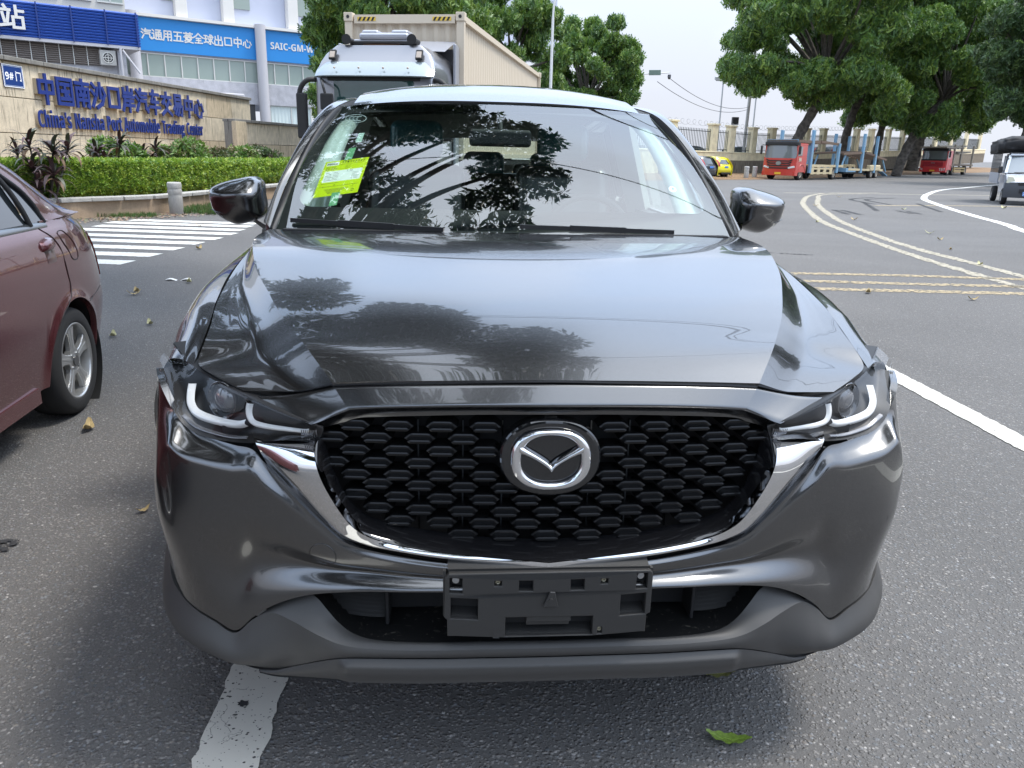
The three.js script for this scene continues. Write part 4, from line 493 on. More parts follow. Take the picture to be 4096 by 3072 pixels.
{ // first car transporter with drawbar trailer
  const t = thing('car_transporter', 'red car transporter truck with blue deck posts parked under the trees', 'truck', [23.0, 0.0, -55.2], Math.atan2(-0.72, 0.69));
  const P = { red: mat(0.52, 0.045, 0.03, 0.35, { clearcoat: 0.6 }), glass: truckGlass, lens: mat(0.65, 0.65, 0.62, 0.2) }; cabTruck(t, P, { top: 2.55, hl: 0.02 });
  for (let i = 0; i < 5; i++) part('grille_bar', merge([box(1.6 - 0.1 * i + (i > 3 ? 0.3 : 0), 0.075, 0.06, 0, 1.32 - i * 0.165, 0.0), box(0.22, 0.075, 0.06, 0.86 - 0.05 * i, 1.36 - i * 0.165, -0.02, 0, 0, 0.4), box(0.22, 0.075, 0.06, -0.86 + 0.05 * i, 1.36 - i * 0.165, -0.02, 0, 0, -0.4)]), M.black, t);
  part('badge', cyl(0.15, 0.15, 0.04, 0, 1.28, 0.05, 18, Math.PI / 2).scale(1.3, 0.9, 1), M.steel, t);
  const blue = new THREE.MeshStandardMaterial({ map: stoneTex([0.16, 0.34, 0.52], [0.45, 0.38, 0.25], 41, 2.2), roughness: 0.6 }), cream = new THREE.MeshStandardMaterial({ map: stoneTex([0.62, 0.53, 0.34], [0.22, 0.13, 0.08], 43, 1.8), roughness: 0.75 }), rust = mat(0.17, 0.12, 0.09, 0.9);
  const dk = (y, z0, z1, y1 = y) => { const n = Math.round(Math.abs(z1 - z0) / 0.55), l = []; for (const s of [-1.12, 1.12]) l.push(beam([s, y, z0], [s, y1, z1], 0.14, 0.17)); for (let i = 0; i <= n; i++) { const k = i / n; l.push(box(2.24, 0.06, 0.26, 0, y + (y1 - y) * k + 0.05, z0 + (z1 - z0) * k)); } return merge(l); };
  part('upper_deck', dk(2.68, -0.3, -4.2), rust, t); part('upper_deck', dk(2.74, -4.4, -8.4, 2.62), rust, t); part('upper_deck', dk(1.95, -9.2, -13.2, 2.1), rust, t); part('upper_deck', dk(2.15, -14.2, -19.6, 1.6), rust, t);
  part('lower_deck', dk(1.02, -2.6, -9.4), cream, t); part('lower_deck', dk(0.78, -10.6, -19, 0.72), cream, t);
  for (const [z, h] of [[-2.75, 3.5], [-8.0, 2.7], [-13.4, 3.6], [-16.6, 3.5]]) for (const s of [-1.18, 1.18]) part('post', rbox(0.17, h - 0.5, 0.34, 0.02, s, h / 2 + 0.25, z), blue, t);
  for (const [a, b] of [[[1.1, 0.9, -9.2], [1.1, 1.9, -9.8]], [[-1.1, 0.9, -9.2], [-1.1, 1.9, -9.8]], [[1.1, 0.6, -20.0], [1.1, 1.6, -18.8]], [[-1.1, 0.6, -20], [-1.1, 1.6, -18.8]]]) part('strut', beam(a, b, 0.1, 0.1), blue, t);
  part('side_guard', merge([-1.2, 1.2].flatMap((s) => [box(0.05, 0.12, 4.2, s, 0.82, -5.0), box(0.05, 0.12, 4.2, s, 0.5, -5.0), ...[-3.2, -4.4, -5.6, -6.8].map((z) => box(0.06, 0.5, 0.5, s, 0.66, z))])), cream, t);
  part('chassis', merge([box(0.8, 0.3, 9, 0, 0.7, -5.2), box(1.6, 0.25, 8.5, 0, 0.55, -15), beam([0, 0.55, -9], [0, 0.55, -11.5], 0.2, 0.15)]), M.black, t);
  part('ramp', merge([beam([0.8, 0.7, -19.2], [0.8, 0.25, -21], 0.4, 0.08), beam([-0.8, 0.7, -19.2], [-0.8, 0.25, -21], 0.4, 0.08)]), blue, t); part('deck_trim', merge([box(2.3, 0.14, 0.06, 0, 2.72, -0.28), box(2.36, 0.3, 2.2, 0, 0.72, -11.2)]), blue, t);
  const w = wheel(0.5, 0.3, mat(0.45, 0.40, 0.33, 0.6)); for (const z of [-1.2, -7.6, -16.2, -17.5]) { addWheel(t, w, 1.02, 0.5, z); addWheel(t, w, -1.02, 0.5, z, true); } for (const s of [-1, 1]) part('fender', rbox(0.36, 0.5, 2.6, 0.1, s * 1.08, 0.9, -16.85), cream, t);
  part('dash_clutter', merge([rbox(0.32, 0.26, 0.04, 0.02, 0.6, 1.62, -0.13)]), mat(0.75, 0.75, 0.72, 0.7), t); part('lettering', text('9N', 0.26, 0.006).rotateY(Math.PI / 2).translate(1.235, 1.3, -0.5), mat(0.75, 0.68, 0.55, 0.6), t);
}
{ // second transporter
  const t = thing('car_transporter', 'bright red truck with grey decks parked farther right under the trees', 'truck', [51.2, 0.2, -82.4], Math.atan2(-0.74, 0.68)); t.scale.setScalar(1.06);
  const P = { red: mat(0.60, 0.02, 0.025, 0.3, { clearcoat: 0.6 }), glass: truckGlass, lens: mat(0.65, 0.65, 0.62, 0.2) }; cabTruck(t, P, { top: 2.4, hl: -0.22 });
  part('grille_panel', rbox(1.9, 0.42, 0.04, 0.02, 0, 1.08, 0.02), mat(0.36, 0.01, 0.02, 0.5), t); part('badge', rbox(0.36, 0.05, 0.03, 0.01, 0, 1.2, 0.05), M.steel, t); part('screen_base', rbox(2.3, 0.14, 0.06, 0.02, 0, 1.5, -0.03), M.black, t);
  part('lettering', text('151', 0.26, 0.006).translate(0.62, 0.46, 0.05), mat(0.8, 0.78, 0.74, 0.6), t); part('lettering', text('HJ', 0.18, 0.006).translate(-1.1, 0.5, 0.0), mat(0.8, 0.78, 0.74, 0.6), t);
  const grey = mat(0.30, 0.26, 0.21, 0.85), dk = mat(0.20, 0.15, 0.11, 0.9);
  part('upper_deck', merge([box(2.4, 0.14, 3.6, 0, 2.72, -1.2), box(2.4, 0.14, 4.5, 0, 2.3, -6.2, 0, 0.05), box(2.4, 0.1, 3, 0, 2.85, -5, 0, 0.1)]), grey, t);
  part('lower_deck', merge([box(2.4, 0.2, 8, 0, 1.05, -6)]), dk, t); for (const z of [-2.4, -5, -9.4]) for (const s of [-1.15, 1.15]) part('post', box(0.16, 2.3, 0.26, s, 1.9, z), grey, t);
  part('side_guard', merge([box(0.06, 0.16, 4, 1.2, 0.72, -5), box(0.06, 0.16, 4, 1.2, 0.45, -5), rbox(0.4, 0.4, 0.5, 0.08, 1.0, 0.62, -3.4)]), mat(0.5, 0.36, 0.16, 0.7), t); part('chassis', box(0.9, 0.3, 9, 0, 0.7, -5.5), M.black, t);
  const w = wheel(0.5, 0.3, mat(0.45, 0.37, 0.28, 0.6)); for (const z of [-1.2, -2.9, -7.4]) { addWheel(t, w, 1.02, 0.5, z); addWheel(t, w, -1.02, 0.5, z, true); }
}
{ // small loaded pickup on the right
  const t = thing('mini_truck', 'silver mini truck with a black tarpaulin bundle over its cab', 'truck', [19.9, 0, -25.4], -0.5);
  const P = { body: mat(0.58, 0.61, 0.66, 0.3, { metalness: 0.3, clearcoat: 0.8 }), bump: mat(0.06, 0.065, 0.075, 0.6), glass: mat(0.28, 0.31, 0.33, 0.05, { clearcoat: 1 }), lens: mat(0.72, 0.70, 0.55, 0.12, { clearcoat: 1 }), tarp: new THREE.MeshStandardMaterial({ color: 0x1a191b, roughness: 0.75 }) };
  const W = 0.76; // z 0 = nose
  part('bonnet', panel(16, 8, (u, v) => { const a = (u - 0.5) * 2; return [a * (W - 0.03), 0.80 + 0.28 * Math.pow(v, 0.8) - 0.03 * a * a, 0.0 - 0.62 * v - 0.10 * a * a * (1 - v)]; }, 0.02, V3(0, 1, 0.4)), P.body, t);
  part('windscreen', grid(14, 6, (u, v) => { const a = (u - 0.5) * 2; return [a * (W - 0.05 - 0.1 * v), 1.10 + 0.56 * v, -0.60 - 0.42 * v - 0.08 * a * a]; }), P.glass, t);
  part('pillar', merge([1, -1].map((s) => beam([s * (W - 0.02), 1.08, -0.66], [s * (W - 0.12), 1.68, -1.1], 0.09, 0.07))), P.body, t);
  part('cab', merge([box(W * 2, 0.62, 1.2, 0, 0.72, -1.2), rbox(1.32, 0.08, 1.0, 0.03, 0, 1.72, -1.5), box(1.4, 0.6, 0.05, 0, 1.38, -1.95), ...[1, -1].map((s) => box(0.05, 0.62, 0.25, s * (W - 0.06), 1.38, -1.8))]), P.body, t);
  for (const s of [-1, 1]) { part('side_window', box(0.02, 0.5, 0.72, s * (W - 0.06), 1.36, -1.32), P.glass, t); part('headlight', shapeGeo([[0, 0], [0.36, 0], [0.2, 0.25], [0.03, 0.27]], [], 0.06, 0.015).scale(-s, 1, 1).translate(s * (W - 0.01), 0.72, -0.16), P.lens, t).rotation.y = 0; const m = part('mirror', rbox(0.14, 0.24, 0.12, 0.04, s * (W + 0.16), 1.2, -0.78), M.black, t); part('arm', bar([s * (W - 0.06), 1.15, -0.72], [s * (W + 0.14), 1.16, -0.78], 0.02, 6), M.black, m); }
  part('bumper', panel(18, 6, (u, v) => { const a = (u - 0.5) * 2; return [a * (W + 0.03), 0.26 + 0.50 * v, 0.06 - 0.18 * Math.pow(Math.abs(a), 4) + 0.03 * Math.sin(v * 3.1)]; }, 0.05), P.bump, t);
  part('grille', rbox(0.78, 0.11, 0.05, 0.02, 0, 0.74, 0.06), M.black, t); part('lower_grille', rbox(0.68, 0.14, 0.03, 0.02, 0, 0.5, 0.09), mat(0.02, 0.02, 0.025, 0.7), t); part('badge', cyl(0.05, 0.05, 0.03, 0, 0.765, 0.1, 12, Math.PI / 2), mat(0.6, 0.12, 0.05, 0.3), t);
  const pl = canvasTex(256, 80, (c, w, h) => { c.fillStyle = '#2f78c8'; c.fillRect(0, 0, w, h); c.strokeStyle = '#dfeaf6'; c.lineWidth = 4; c.strokeRect(5, 5, w - 10, h - 10); c.fillStyle = '#fff'; c.font = 'bold 52px sans-serif'; c.fillText('A·2KA37', 14, 58); });
  const np = part('number_plate', rbox(0.44, 0.14, 0.02, 0.004, 0, 0.40, 0.115), mat(0.08, 0.25, 0.6, 0.4), t); part('face', new THREE.PlaneGeometry(0.43, 0.135).translate(0, 0.40, 0.127), new THREE.MeshStandardMaterial({ map: pl, roughness: 0.4 }), np);
  part('wiper', merge([bar([-0.5, 1.11, -0.58], [0.1, 1.13, -0.6], 0.012, 5), bar([0.0, 1.11, -0.58], [0.6, 1.13, -0.64], 0.012, 5)]), M.black, t);
  part('cargo_bed', merge([box(1.62, 0.06, 2.6, 0, 0.72, -3.3), ...[1, -1].map((s) => box(0.04, 0.34, 2.6, s * 0.8, 0.92, -3.3))]), mat(0.36, 0.37, 0.40, 0.55), t);
  const rk = []; for (const s of [-0.8, 0.8]) { for (let i = 0; i < 9; i++) rk.push(bar([s, 0.75, -2.02 - i * 0.32], [s, 1.86, -2.02 - i * 0.32], 0.016, 6)); for (const y of [1.25, 1.55, 1.86]) rk.push(bar([s, y, -2.0], [s, y, -4.6], 0.016, 6)); } for (let i = 0; i < 8; i++) rk.push(bar([-0.8 + i * 0.228, 0.75, -2.02], [-0.8 + i * 0.228, 1.86, -2.02], 0.016, 6)); rk.push(bar([-0.8, 1.86, -2], [0.8, 1.86, -2], 0.02, 6)); part('rack', merge(rk), mat(0.08, 0.085, 0.09, 0.6), t);
  const tp = new THREE.SphereGeometry(1, 48, 30), Q = tp.attributes.position; for (let i = 0; i < Q.count; i++) { const x = Q.getX(i), y = Q.getY(i), z = Q.getZ(i), f = (v, p) => Math.sign(v) * Math.pow(Math.abs(v), p), n = 1 + 0.09 * fbm(x * 2.6, y * 2.6, z * 2.6, 4) + 0.03 * Math.sin(x * 22); Q.setXYZ(i, f(x, 0.45) * 1.12 * n, 2.12 + 0.14 * x + f(y, 0.55) * 0.30 * n - 0.05 * x * x, -2.6 + f(z, 0.5) * 1.55 * n); } tp.computeVertexNormals();
  part('tarpaulin', tp, P.tarp, t); part('lamp_bar', rbox(1.36, 0.05, 0.1, 0.02, 0, 1.78, -1.1), M.black, t); part('interior', merge([rbox(0.44, 0.6, 0.14, 0.05, -0.34, 1.1, -1.7), rbox(0.44, 0.6, 0.14, 0.05, 0.34, 1.1, -1.7), box(1.3, 0.2, 0.3, 0, 0.98, -0.85)]), mat(0.16, 0.15, 0.15, 0.8), t);
  const w = wheel(0.29, 0.18, mat(0.4, 0.38, 0.36, 0.5)); for (const z of [-0.62, -3.5]) { addWheel(t, w, 0.68, 0.29, z); addWheel(t, w, -0.68, 0.29, z, true); }
}
function hatch(t, body, glass, o = {}) { // small hatchback, local +z forward, rear at z = 0
  const prof = [[0.05, 0.42], [0.0, 0.62], [0.06, 0.86], [0.16, 0.98], [0.42, 1.38], [0.7, 1.46], [1.5, 1.50], [2.2, 1.42], [2.95, 1.02], [3.6, 0.9], [3.88, 0.66], [3.9, 0.4]];
  const half = (y) => 0.84 - 0.16 * sm(0.92, 1.5, y) - 0.05 * sm(0.6, 0.3, y), s = spl(prof);
  part('body', merge([grid(14, 44, (u, v) => { const p = s(v), a = (u - 0.5) * 2; return [a * (half(p[1]) - 0.02), p[1] + 0.03 * (1 - a * a) * sm(1, 1.4, p[1]), p[0] + 0.16 * Math.pow(Math.abs(a), 4) * (p[0] < 1 ? 1 : -1)]; }), ...[1, -1].map((q) => grid(30, 8, (u, v) => { const z = 0.1 + 3.7 * u, top = skey([0, 0.16, 0.42, 0.7, 1.5, 2.2, 2.95, 3.6, 3.9], [0.9, 0.98, 1.38, 1.46, 1.5, 1.42, 1.02, 0.9, 0.7])(z) - 0.02, ar = Math.max(0, ...[0.72, 3.2].map((c) => { const d = 0.34 * 0.34 - (z - c) * (z - c); return d > 0 ? 0.28 + Math.sqrt(d) : 0; })), b = Math.max(0.24, ar), y = b + (top - b) * v; return [q * half(y), y, z]; }))]), body, t);
  part('rear_window', grid(10, 4, (u, v) => { const a = (u - 0.5) * 2; return [a * (0.66 - 0.06 * v), 1.0 + 0.34 * v, 0.165 + 0.22 * v - 0.02 + 0.12 * Math.pow(Math.abs(a), 4)]; }), glass, t);
  for (const q of [1, -1]) { part('tail_lamp', grid(4, 8, (u, v) => [q * (0.80 - 0.13 * u * (1 - v * 0.3)), 0.84 + 0.46 * v, 0.06 + 0.30 * v * v - 0.012 + 0.10 * (1 - u)]), mat(0.45, 0.03, 0.03, 0.15, { clearcoat: 1 }), t); part('side_window', grid(10, 3, (u, v) => { const z = 0.7 + 2.0 * u - 0.1 * v; return [q * (half(1.0 + 0.36 * v) + 0.006), 1.0 + 0.36 * v * (1 - 0.5 * Math.pow(u, 4)), z]; }), glass, t); }
  part('number_plate', rbox(0.4, 0.13, 0.02, 0.004, 0, 0.8, 0.02), mat(0.08, 0.22, 0.6, 0.4), t); part('bumper_insert', rbox(1.1, 0.14, 0.04, 0.02, 0, 0.38, 0.03), M.black, t);
  const w = wheel(0.29, 0.19, M.steel); for (const z of [0.72, 3.2]) { addWheel(t, w, 0.74, 0.29, z); addWheel(t, w, -0.74, 0.29, z, true); }
}
hatch(thing('hatchback', 'bright yellow hatchback parked beside the cream boundary wall', 'car', [18.9, 0, -54.2], Math.PI + 0.62), mat(0.72, 0.66, 0.02, 0.3, { clearcoat: 1 }), M.darkGlass);
hatch(thing('hatchback', 'dark grey car mostly hidden by the grey car pillar next to the yellow one', 'car', [16.9, 0, -51.3], Math.PI + 0.66), mat(0.06, 0.06, 0.065, 0.25, { metalness: 0.5, clearcoat: 1 }), M.darkGlass);
{ // boundary wall with fence bays
  const wallM = new THREE.MeshStandardMaterial({ map: stoneTex([0.78, 0.68, 0.46], [0.4, 0.33, 0.22], 31, 0.5), roughness: 0.85 }), dirty = new THREE.MeshStandardMaterial({ map: stoneTex([0.20, 0.17, 0.13], [0.02, 0.02, 0.02], 33, 3), roughness: 0.95 }), iron = mat(0.05, 0.06, 0.06, 0.6), coil = mat(0.3, 0.3, 0.31, 0.5, { metalness: 0.6 });
  const O = [10.5, -53.5], D = [0.7071, -0.7071], th = Math.PI / 4, t = thing('boundary_wall', 'cream boundary wall topped with pillars and iron fence bars', 'wall', [O[0], 0, O[1]], th), Lw = 118, up = (s) => rise(O[0] + D[0] * s) + Math.max(0, s - 22) * 0.016;
  part('wall', boxUV(grid(60, 2, (u, v) => { const s = u * Lw; return [s, [1.25, 1.88, 1.88][Math.round(v * 2)] + up(s), v > 0.9 ? -0.4 : 0.02]; }), 5), wallM, t);
  part('retaining_wall', boxUV(grid(60, 1, (u, v) => { const s = 16 + u * (Lw - 16); return [s, -0.3 + 1.62 * v + up(s), 0.0]; }), 4), dirty, t); part('low_wall', boxUV(grid(10, 1, (u, v) => [u * 16, -0.2 + 1.5 * v, 0.015]), 5), wallM, t); part('coping', grid(60, 2, (u, v) => { const s = u * Lw; return [s, [1.86, 1.94, 1.94][Math.round(v * 2)] + up(s), v > 0.9 ? -0.42 : 0.07]; }), wallM, t);
  const pil = [2, 8.2, 14.9, 18.1, 22.4, 26.5, 34.8, 39.4, 49.7, 54.9, 61.4, 67.5, 75.5, 84, 93, 103, 113];
  for (const s of pil) { const h = 2.05 + 0.012 * Math.max(0, s - 22), g = part('pillar', boxUV(rbox(0.95, h, 0.5, 0.02, s, 1.9 + h / 2 + up(s), -0.2), 4), wallM, t); part('cap', rbox(1.15, 0.14, 0.66, 0.02, s, 1.97 + h + up(s), -0.2), wallM, g); }
  for (let i = 0; i + 1 < pil.length; i++) { const a = pil[i] + 0.5, b = pil[i + 1] - 0.5, n = Math.round((b - a) / 0.26), l = []; for (let k = 0; k <= n; k++) { const s = a + (b - a) * k / n; l.push(box(0.035, 1.72, 0.035, s, 1.92 + 0.86 + up(s), -0.2)); } const f = part('fence_bay', merge([beam([a, 2.1 + up(a), -0.2], [b, 2.1 + up(b), -0.2], 0.04, 0.05), beam([a, 3.45 + up(a), -0.2], [b, 3.45 + up(b), -0.2], 0.04, 0.05)]), iron, t); const bars = part('bars', merge(l), iron, f); bars.userData.kind = 'stuff'; }
  const pts = []; for (let i = 0; i < 1500; i++) { const s = i / 1500 * Lw, a = i * 0.52; pts.push([s + 0.1 * Math.cos(a), 4.05 + 0.012 * Math.max(0, s - 22) + up(s) + 0.2 * Math.sin(a), -0.2 + 0.2 * Math.cos(a)]); } const rz = part('razor_wire', tube(pts, 0.012, 3200, 3), coil, t); rz.userData.kind = 'stuff';
  // parked cars behind the fence, seen between the bars
  const cols = [[0.5, 0.52, 0.55], [0.06, 0.07, 0.09], [0.6, 0.6, 0.6], [0.1, 0.11, 0.13], [0.05, 0.06, 0.1], [0.35, 0.37, 0.4]], names = ['silver', 'black', 'white', 'dark grey', 'dark blue', 'grey'];
  const up2 = (s) => up(s) + 0.95; let proto = null;
  [[5, 0], [11, 2], [16.6, 3], [20.3, 1], [30, 1], [44, 4], [52, 3], [58, 1], [64, 5], [71, 1]].forEach(([s, k], i) => { const x = O[0] + D[0] * s - 4.5, z = O[1] + D[1] * s - 4.5, q = thing('stored_car', [names[k] + ' car standing on the raised lot behind fence bay ' + ['one', 'two', 'three', 'four', 'five', 'six', 'seven', 'eight', 'nine', 'ten'][i] + ' from the left'][0], 'car', [x, up2(s), z], th + 1.2, 'cars stored behind the boundary fence'); hatch(q, mat(...cols[k], 0.3, { clearcoat: 1 }), M.darkGlass); });
  const lot = grid(20, 2, (u, v) => { const s = u * Lw; return [O[0] + D[0] * s - 0.25 - v * 26, up(s) + 0.95, O[1] + D[1] * s - 0.25 - v * 26]; }); struct('raised_lot', lot, M.concrete);
}
{ // lamp posts, camera arm, wires
  const white = mat(0.70, 0.70, 0.69, 0.5), grey = mat(0.36, 0.37, 0.38, 0.5);
  const a = thing('street_lamp', 'tall white street lamp with curved arm left of the airy tree', 'street lamp', [3.6, 0, -31.2]); part('pole', bar([0, 0, 0], [0, 6.4, 0], 0.075, 12, 0.05), white, a); part('arm', tube([[0, 6.4, 0], [0.05, 6.9, 0], [0.3, 7.3, 0], [1.0, 7.5, 0]], 0.04, 16, 8), white, a); part('lamp_head', rbox(0.6, 0.1, 0.2, 0.04, 1.25, 7.5, 0), white, a);
  const b = thing('utility_pole', 'plain pale concrete pole standing behind the boundary fence', 'pole', [28.0, 0, -76.4]); part('pole', bar([0, 0, 0], [0.2, 13, 0], 0.17, 14, 0.13), M.concrete, b);
  part('service_box', rbox(0.6, 0.7, 0.4, 0.03, -1.1, 4.9, 0.0), M.black, b);
  const flood = (label, x, z, h) => { const f = thing('floodlight_mast', label, 'floodlight', [x, 0, z]); part('mast', bar([0, 0, 0], [0, h, 0], 0.12, 8, 0.08), grey, f); part('crossbar', box(1.8, 0.1, 0.1, 0, h, 0), grey, f); for (const s of [-0.8, 0, 0.8]) part('lamp', rbox(0.55, 0.4, 0.35, 0.05, s, h + 0.25, 0.1, 0, 0.4), grey, f); };
  flood('distant double floodlight mast above the boundary fence', 31.5, -95, 10.2); flood('distant floodlight mast close to the pale concrete pole', 36.4, -97, 10.8); flood('slim distant mast at the right edge beyond the trees', 92, -113, 13.5);
  const c = thing('camera_post', 'overhead arm carrying a small sign and a dome camera', 'camera', [8.1, 0, -48.4]); part('post', bar([0, 0, 0], [0, 6.4, 0], 0.09, 10, 0.07), grey, c); part('arm', bar([0, 5.9, 0], [4.7, 6.25, 0.2], 0.045, 8, 0.03), white, c); part('sign_board', rbox(0.72, 0.3, 0.05, 0.02, 3.75, 6.22, 0.22, 0, 0, 0.04), mat(0.16, 0.22, 0.18, 0.6), c); const d = part('camera', cyl(0.10, 0.10, 0.16, 4.65, 6.05, 0.2, 16), mat(0.10, 0.10, 0.11, 0.4), c); part('dome', new THREE.SphereGeometry(0.09, 16, 10).translate(4.65, 5.95, 0.2), M.darkGlass, d);
  const wire = (label, A, B, sag, r) => { const p = []; for (let i = 0; i <= 20; i++) { const u = i / 20; p.push([A[0] + (B[0] - A[0]) * u, A[1] + (B[1] - A[1]) * u - sag * 4 * u * (1 - u), A[2] + (B[2] - A[2]) * u]); } single('overhead_wire', tube(p, r, 40, 5), mat(0.16, 0.16, 0.18, 0.7), label, 'wire'); };
  wire('upper overhead wire sagging from the camera arm toward the pale pole', [12.6, 6.0, -48], [28.1, 6.2, -76.4], 0.75, 0.02); wire('lower overhead wire sagging from the camera arm toward the pale pole', [12.0, 5.7, -48], [28.1, 6.0, -76.4], 0.85, 0.02);
  wire('cable crossing high above the bonnet mirrored near the windscreen', [-9, 7.4, -6.0], [12, 7.0, -4.2], 0.25, 0.016); wire('thin cable crossing high above the bonnet mirrored across its middle', [-9, 8.2, -10.5], [14, 8.0, -8.6], 0.2, 0.014); wire('twisted cable crossing above the bonnet mirrored near its front', [-9, 7.0, -8.6], [14, 6.4, -6.4], 0.2, 0.02);
}
{ // low block and wall across the road behind the camera, mirrored low in the bumper
  const t = thing('roadside_building', 'long low pale building across the road behind the camera', 'building', [-4, 0, 30], Math.PI);
  part('wall', boxUV(box(44, 4.2, 6, 0, 2.1, -3), 4), M.concrete, t); part('roof', box(45, 0.3, 7, 0, 4.35, -3), M.coping, t);
  for (let i = 0; i < 12; i++) part('window', box(2.2, 1.5, 0.08, -20 + i * 3.6, 2.2, 0.02), M.darkGlass, t);
}
// ---------- the grey SUV (its nose at z = 0, body toward -z); control points are [x, y, distance behind the nose] ----------
const car = thing('grey_suv', 'dark grey SUV seen head on, filling the foreground', 'car', [0, 0, -2.3]);
const CZ = 2.3;
const cp = (name, geo, m, parent = car) => part(name, geo.clone().translate(0, 0, CZ), m, parent);
const W_ = (p) => [p[0], p[1], -p[2]];
const flakeTex = dataTex(512, 512, () => 118 + 30 * rnd());
const dustBump = dataTex(512, 512, (i, j) => 128 + 60 * fbm(i / 5, j / 5, 2, 3) + 26 * (rnd() - 0.5));
const Paint = new THREE.MeshPhysicalMaterial({ metalness: 0.96, roughness: 0.21, clearcoat: 1, clearcoatRoughness: 0.01, ior: 1.5 }); Paint.color.setRGB(0.150, 0.149, 0.150); { const f = dataTex(512, 512, () => 255 * Math.min(1, 0.72 + 0.32 * rnd()), 4, false); f.repeat.set(5, 5); Paint.map = f; };
const Clad = mat(0.058, 0.056, 0.054, 0.5), Gloss = mat(0.008, 0.008, 0.009, 0.08, { clearcoat: 1, clearcoatRoughness: 0.02 }), Chrome = mat(0.80, 0.80, 0.81, 0.045, { metalness: 1 }), Matte = mat(0.010, 0.010, 0.011, 0.7), Shelf = new THREE.MeshPhysicalMaterial({ roughness: 0.5, map: canvasTex(1024, 256, (c, w, h) => { c.fillStyle = '#141414'; c.fillRect(0, 0, w, h); for (let i = 0; i < 520; i++) { const q = rnd(); c.fillStyle = `rgba(${150 + 60 * q | 0},${142 + 55 * q | 0},${125 + 50 * q | 0},${0.12 + 0.4 * rnd() * rnd()})`; c.beginPath(); c.ellipse(rnd() * w, rnd() * h, 1 + 9 * Math.pow(rnd(), 4), 1 + 4 * Math.pow(rnd(), 3), rnd() * 3, 0, 6.3); c.fill(); } }) });
const Plast = mat(0.034, 0.033, 0.032, 0.45), Glass = new THREE.MeshPhysicalMaterial({ color: 0xffffff, transmission: 1, thickness: 0, roughness: 0, ior: 1.36 });
// bumper: upper and lower edge, matched point by point from the centre outward
const bT = splS([[0, .540], [.11, .543], [.22, .549], [.33, .565], [.40, .584], [.447, .622], [.50, .675], [.545, .718], [.578, .757], [.62, .761], [.67, .767], [.72, .7785], [.756, .808], [.796, .850], [.828, .864]]);
const bB = splS([[0, .494], [.12, .493], [.244, .491], [.35, .486], [.43, .475], [.49, .460], [.54, .438], [.575, .416], [.602, .394], [.642, .357], [.688, .375], [.730, .388], [.774, .402], [.818, .426], [.872, .462]]);
const bw = (x) => 0.034 - 0.026 * sm(0.66, 0.82, x), bzT = soft(key([0, .1, .2, .3, .4, .5, .6, .7, .755, .795, .828, .85], [.054, .061, .070, .080, .091, .110, .158, .203, .235, .285, .36, .45]), bw), bzB = soft(key([0, .1, .2, .3, .4, .5, .6, .7, .75, .79, .82, .85, .875, .9], [.050, .052, .055, .063, .081, .106, .131, .162, .195, .245, .30, .39, .50, .62]), bw), bzM = soft(key([0, .1, .2, .3, .4, .5, .6, .7, .75, .79, .815, .835, .851, .865], [.053, .057, .064, .074, .088, .106, .128, .154, .174, .202, .245, .315, .41, .51]), bw);
const bIn = soft(key([0, .2, .3, .4, .5, .6, .68, .75, .9], [.005, .009, .014, .024, .030, .026, .012, 0, 0]), () => 0.03);
const bumperAt = (u, v) => { const U = 1 - Math.pow(1 - u, 1.25), p = mix(bT(U), bB(U), v), x = p[0], wt = 1 - sm(0, 0.15 - 0.05 * sm(0.3, 0.6, x) + 0.5 * sm(0.74, 0.83, x), v), wb = sm(0.55, 1, v), m = bzM(x), z = m + wt * (bzT(x) - m) + wb * (bzB(x) - m) + bIn(x) * Math.exp(-Math.pow((v - 0.66) / 0.17, 2)); return [x, p[1], -z]; };
const half = panel(140, 44, (u, v) => bumperAt(u, v), 0.014, V3(0.3, 0, 1), [1, 1, 0, 1]);
const bumper = cp('bumper', merge([half, mirror(half)]), Paint);
{ // tow hook cover on the left half
  const u0 = 0.312, v0 = 0.30, c = bumperAt(u0, v0), r = 0.027, list = []; for (let i = 0; i < 48; i++) { const a = i / 48 * 6.2832; list.push(a); }
  const findUV = (x, y) => { let u = u0, v = v0; for (let k = 0; k < 30; k++) { const p = bumperAt(u, v), e = 1e-3, pu = bumperAt(u + e, v), pv = bumperAt(u, v + e), a = (pu[0] - p[0]) / e, b = (pv[0] - p[0]) / e, cc = (pu[1] - p[1]) / e, d = (pv[1] - p[1]) / e, D = a * d - b * cc, dx = x - p[0], dy = y - p[1]; u += (d * dx - b * dy) / D * 0.8; v += (a * dy - cc * dx) / D * 0.8; } return bumperAt(u, v); };
  const X0 = 0.447, Y0 = 0.552, pts = list.map((a) => { const p = findUV(X0 + r * Math.cos(a), Y0 + r * 1.02 * Math.sin(a)); return [-p[0], p[1], p[2] + 0.0004]; });
  const ringC = new THREE.CatmullRomCurve3(pts.map((p) => V3(...p)), true); cp('tow_hook_cover', new THREE.TubeGeometry(ringC, 90, 0.0011, 5, true), Gloss, bumper);
}
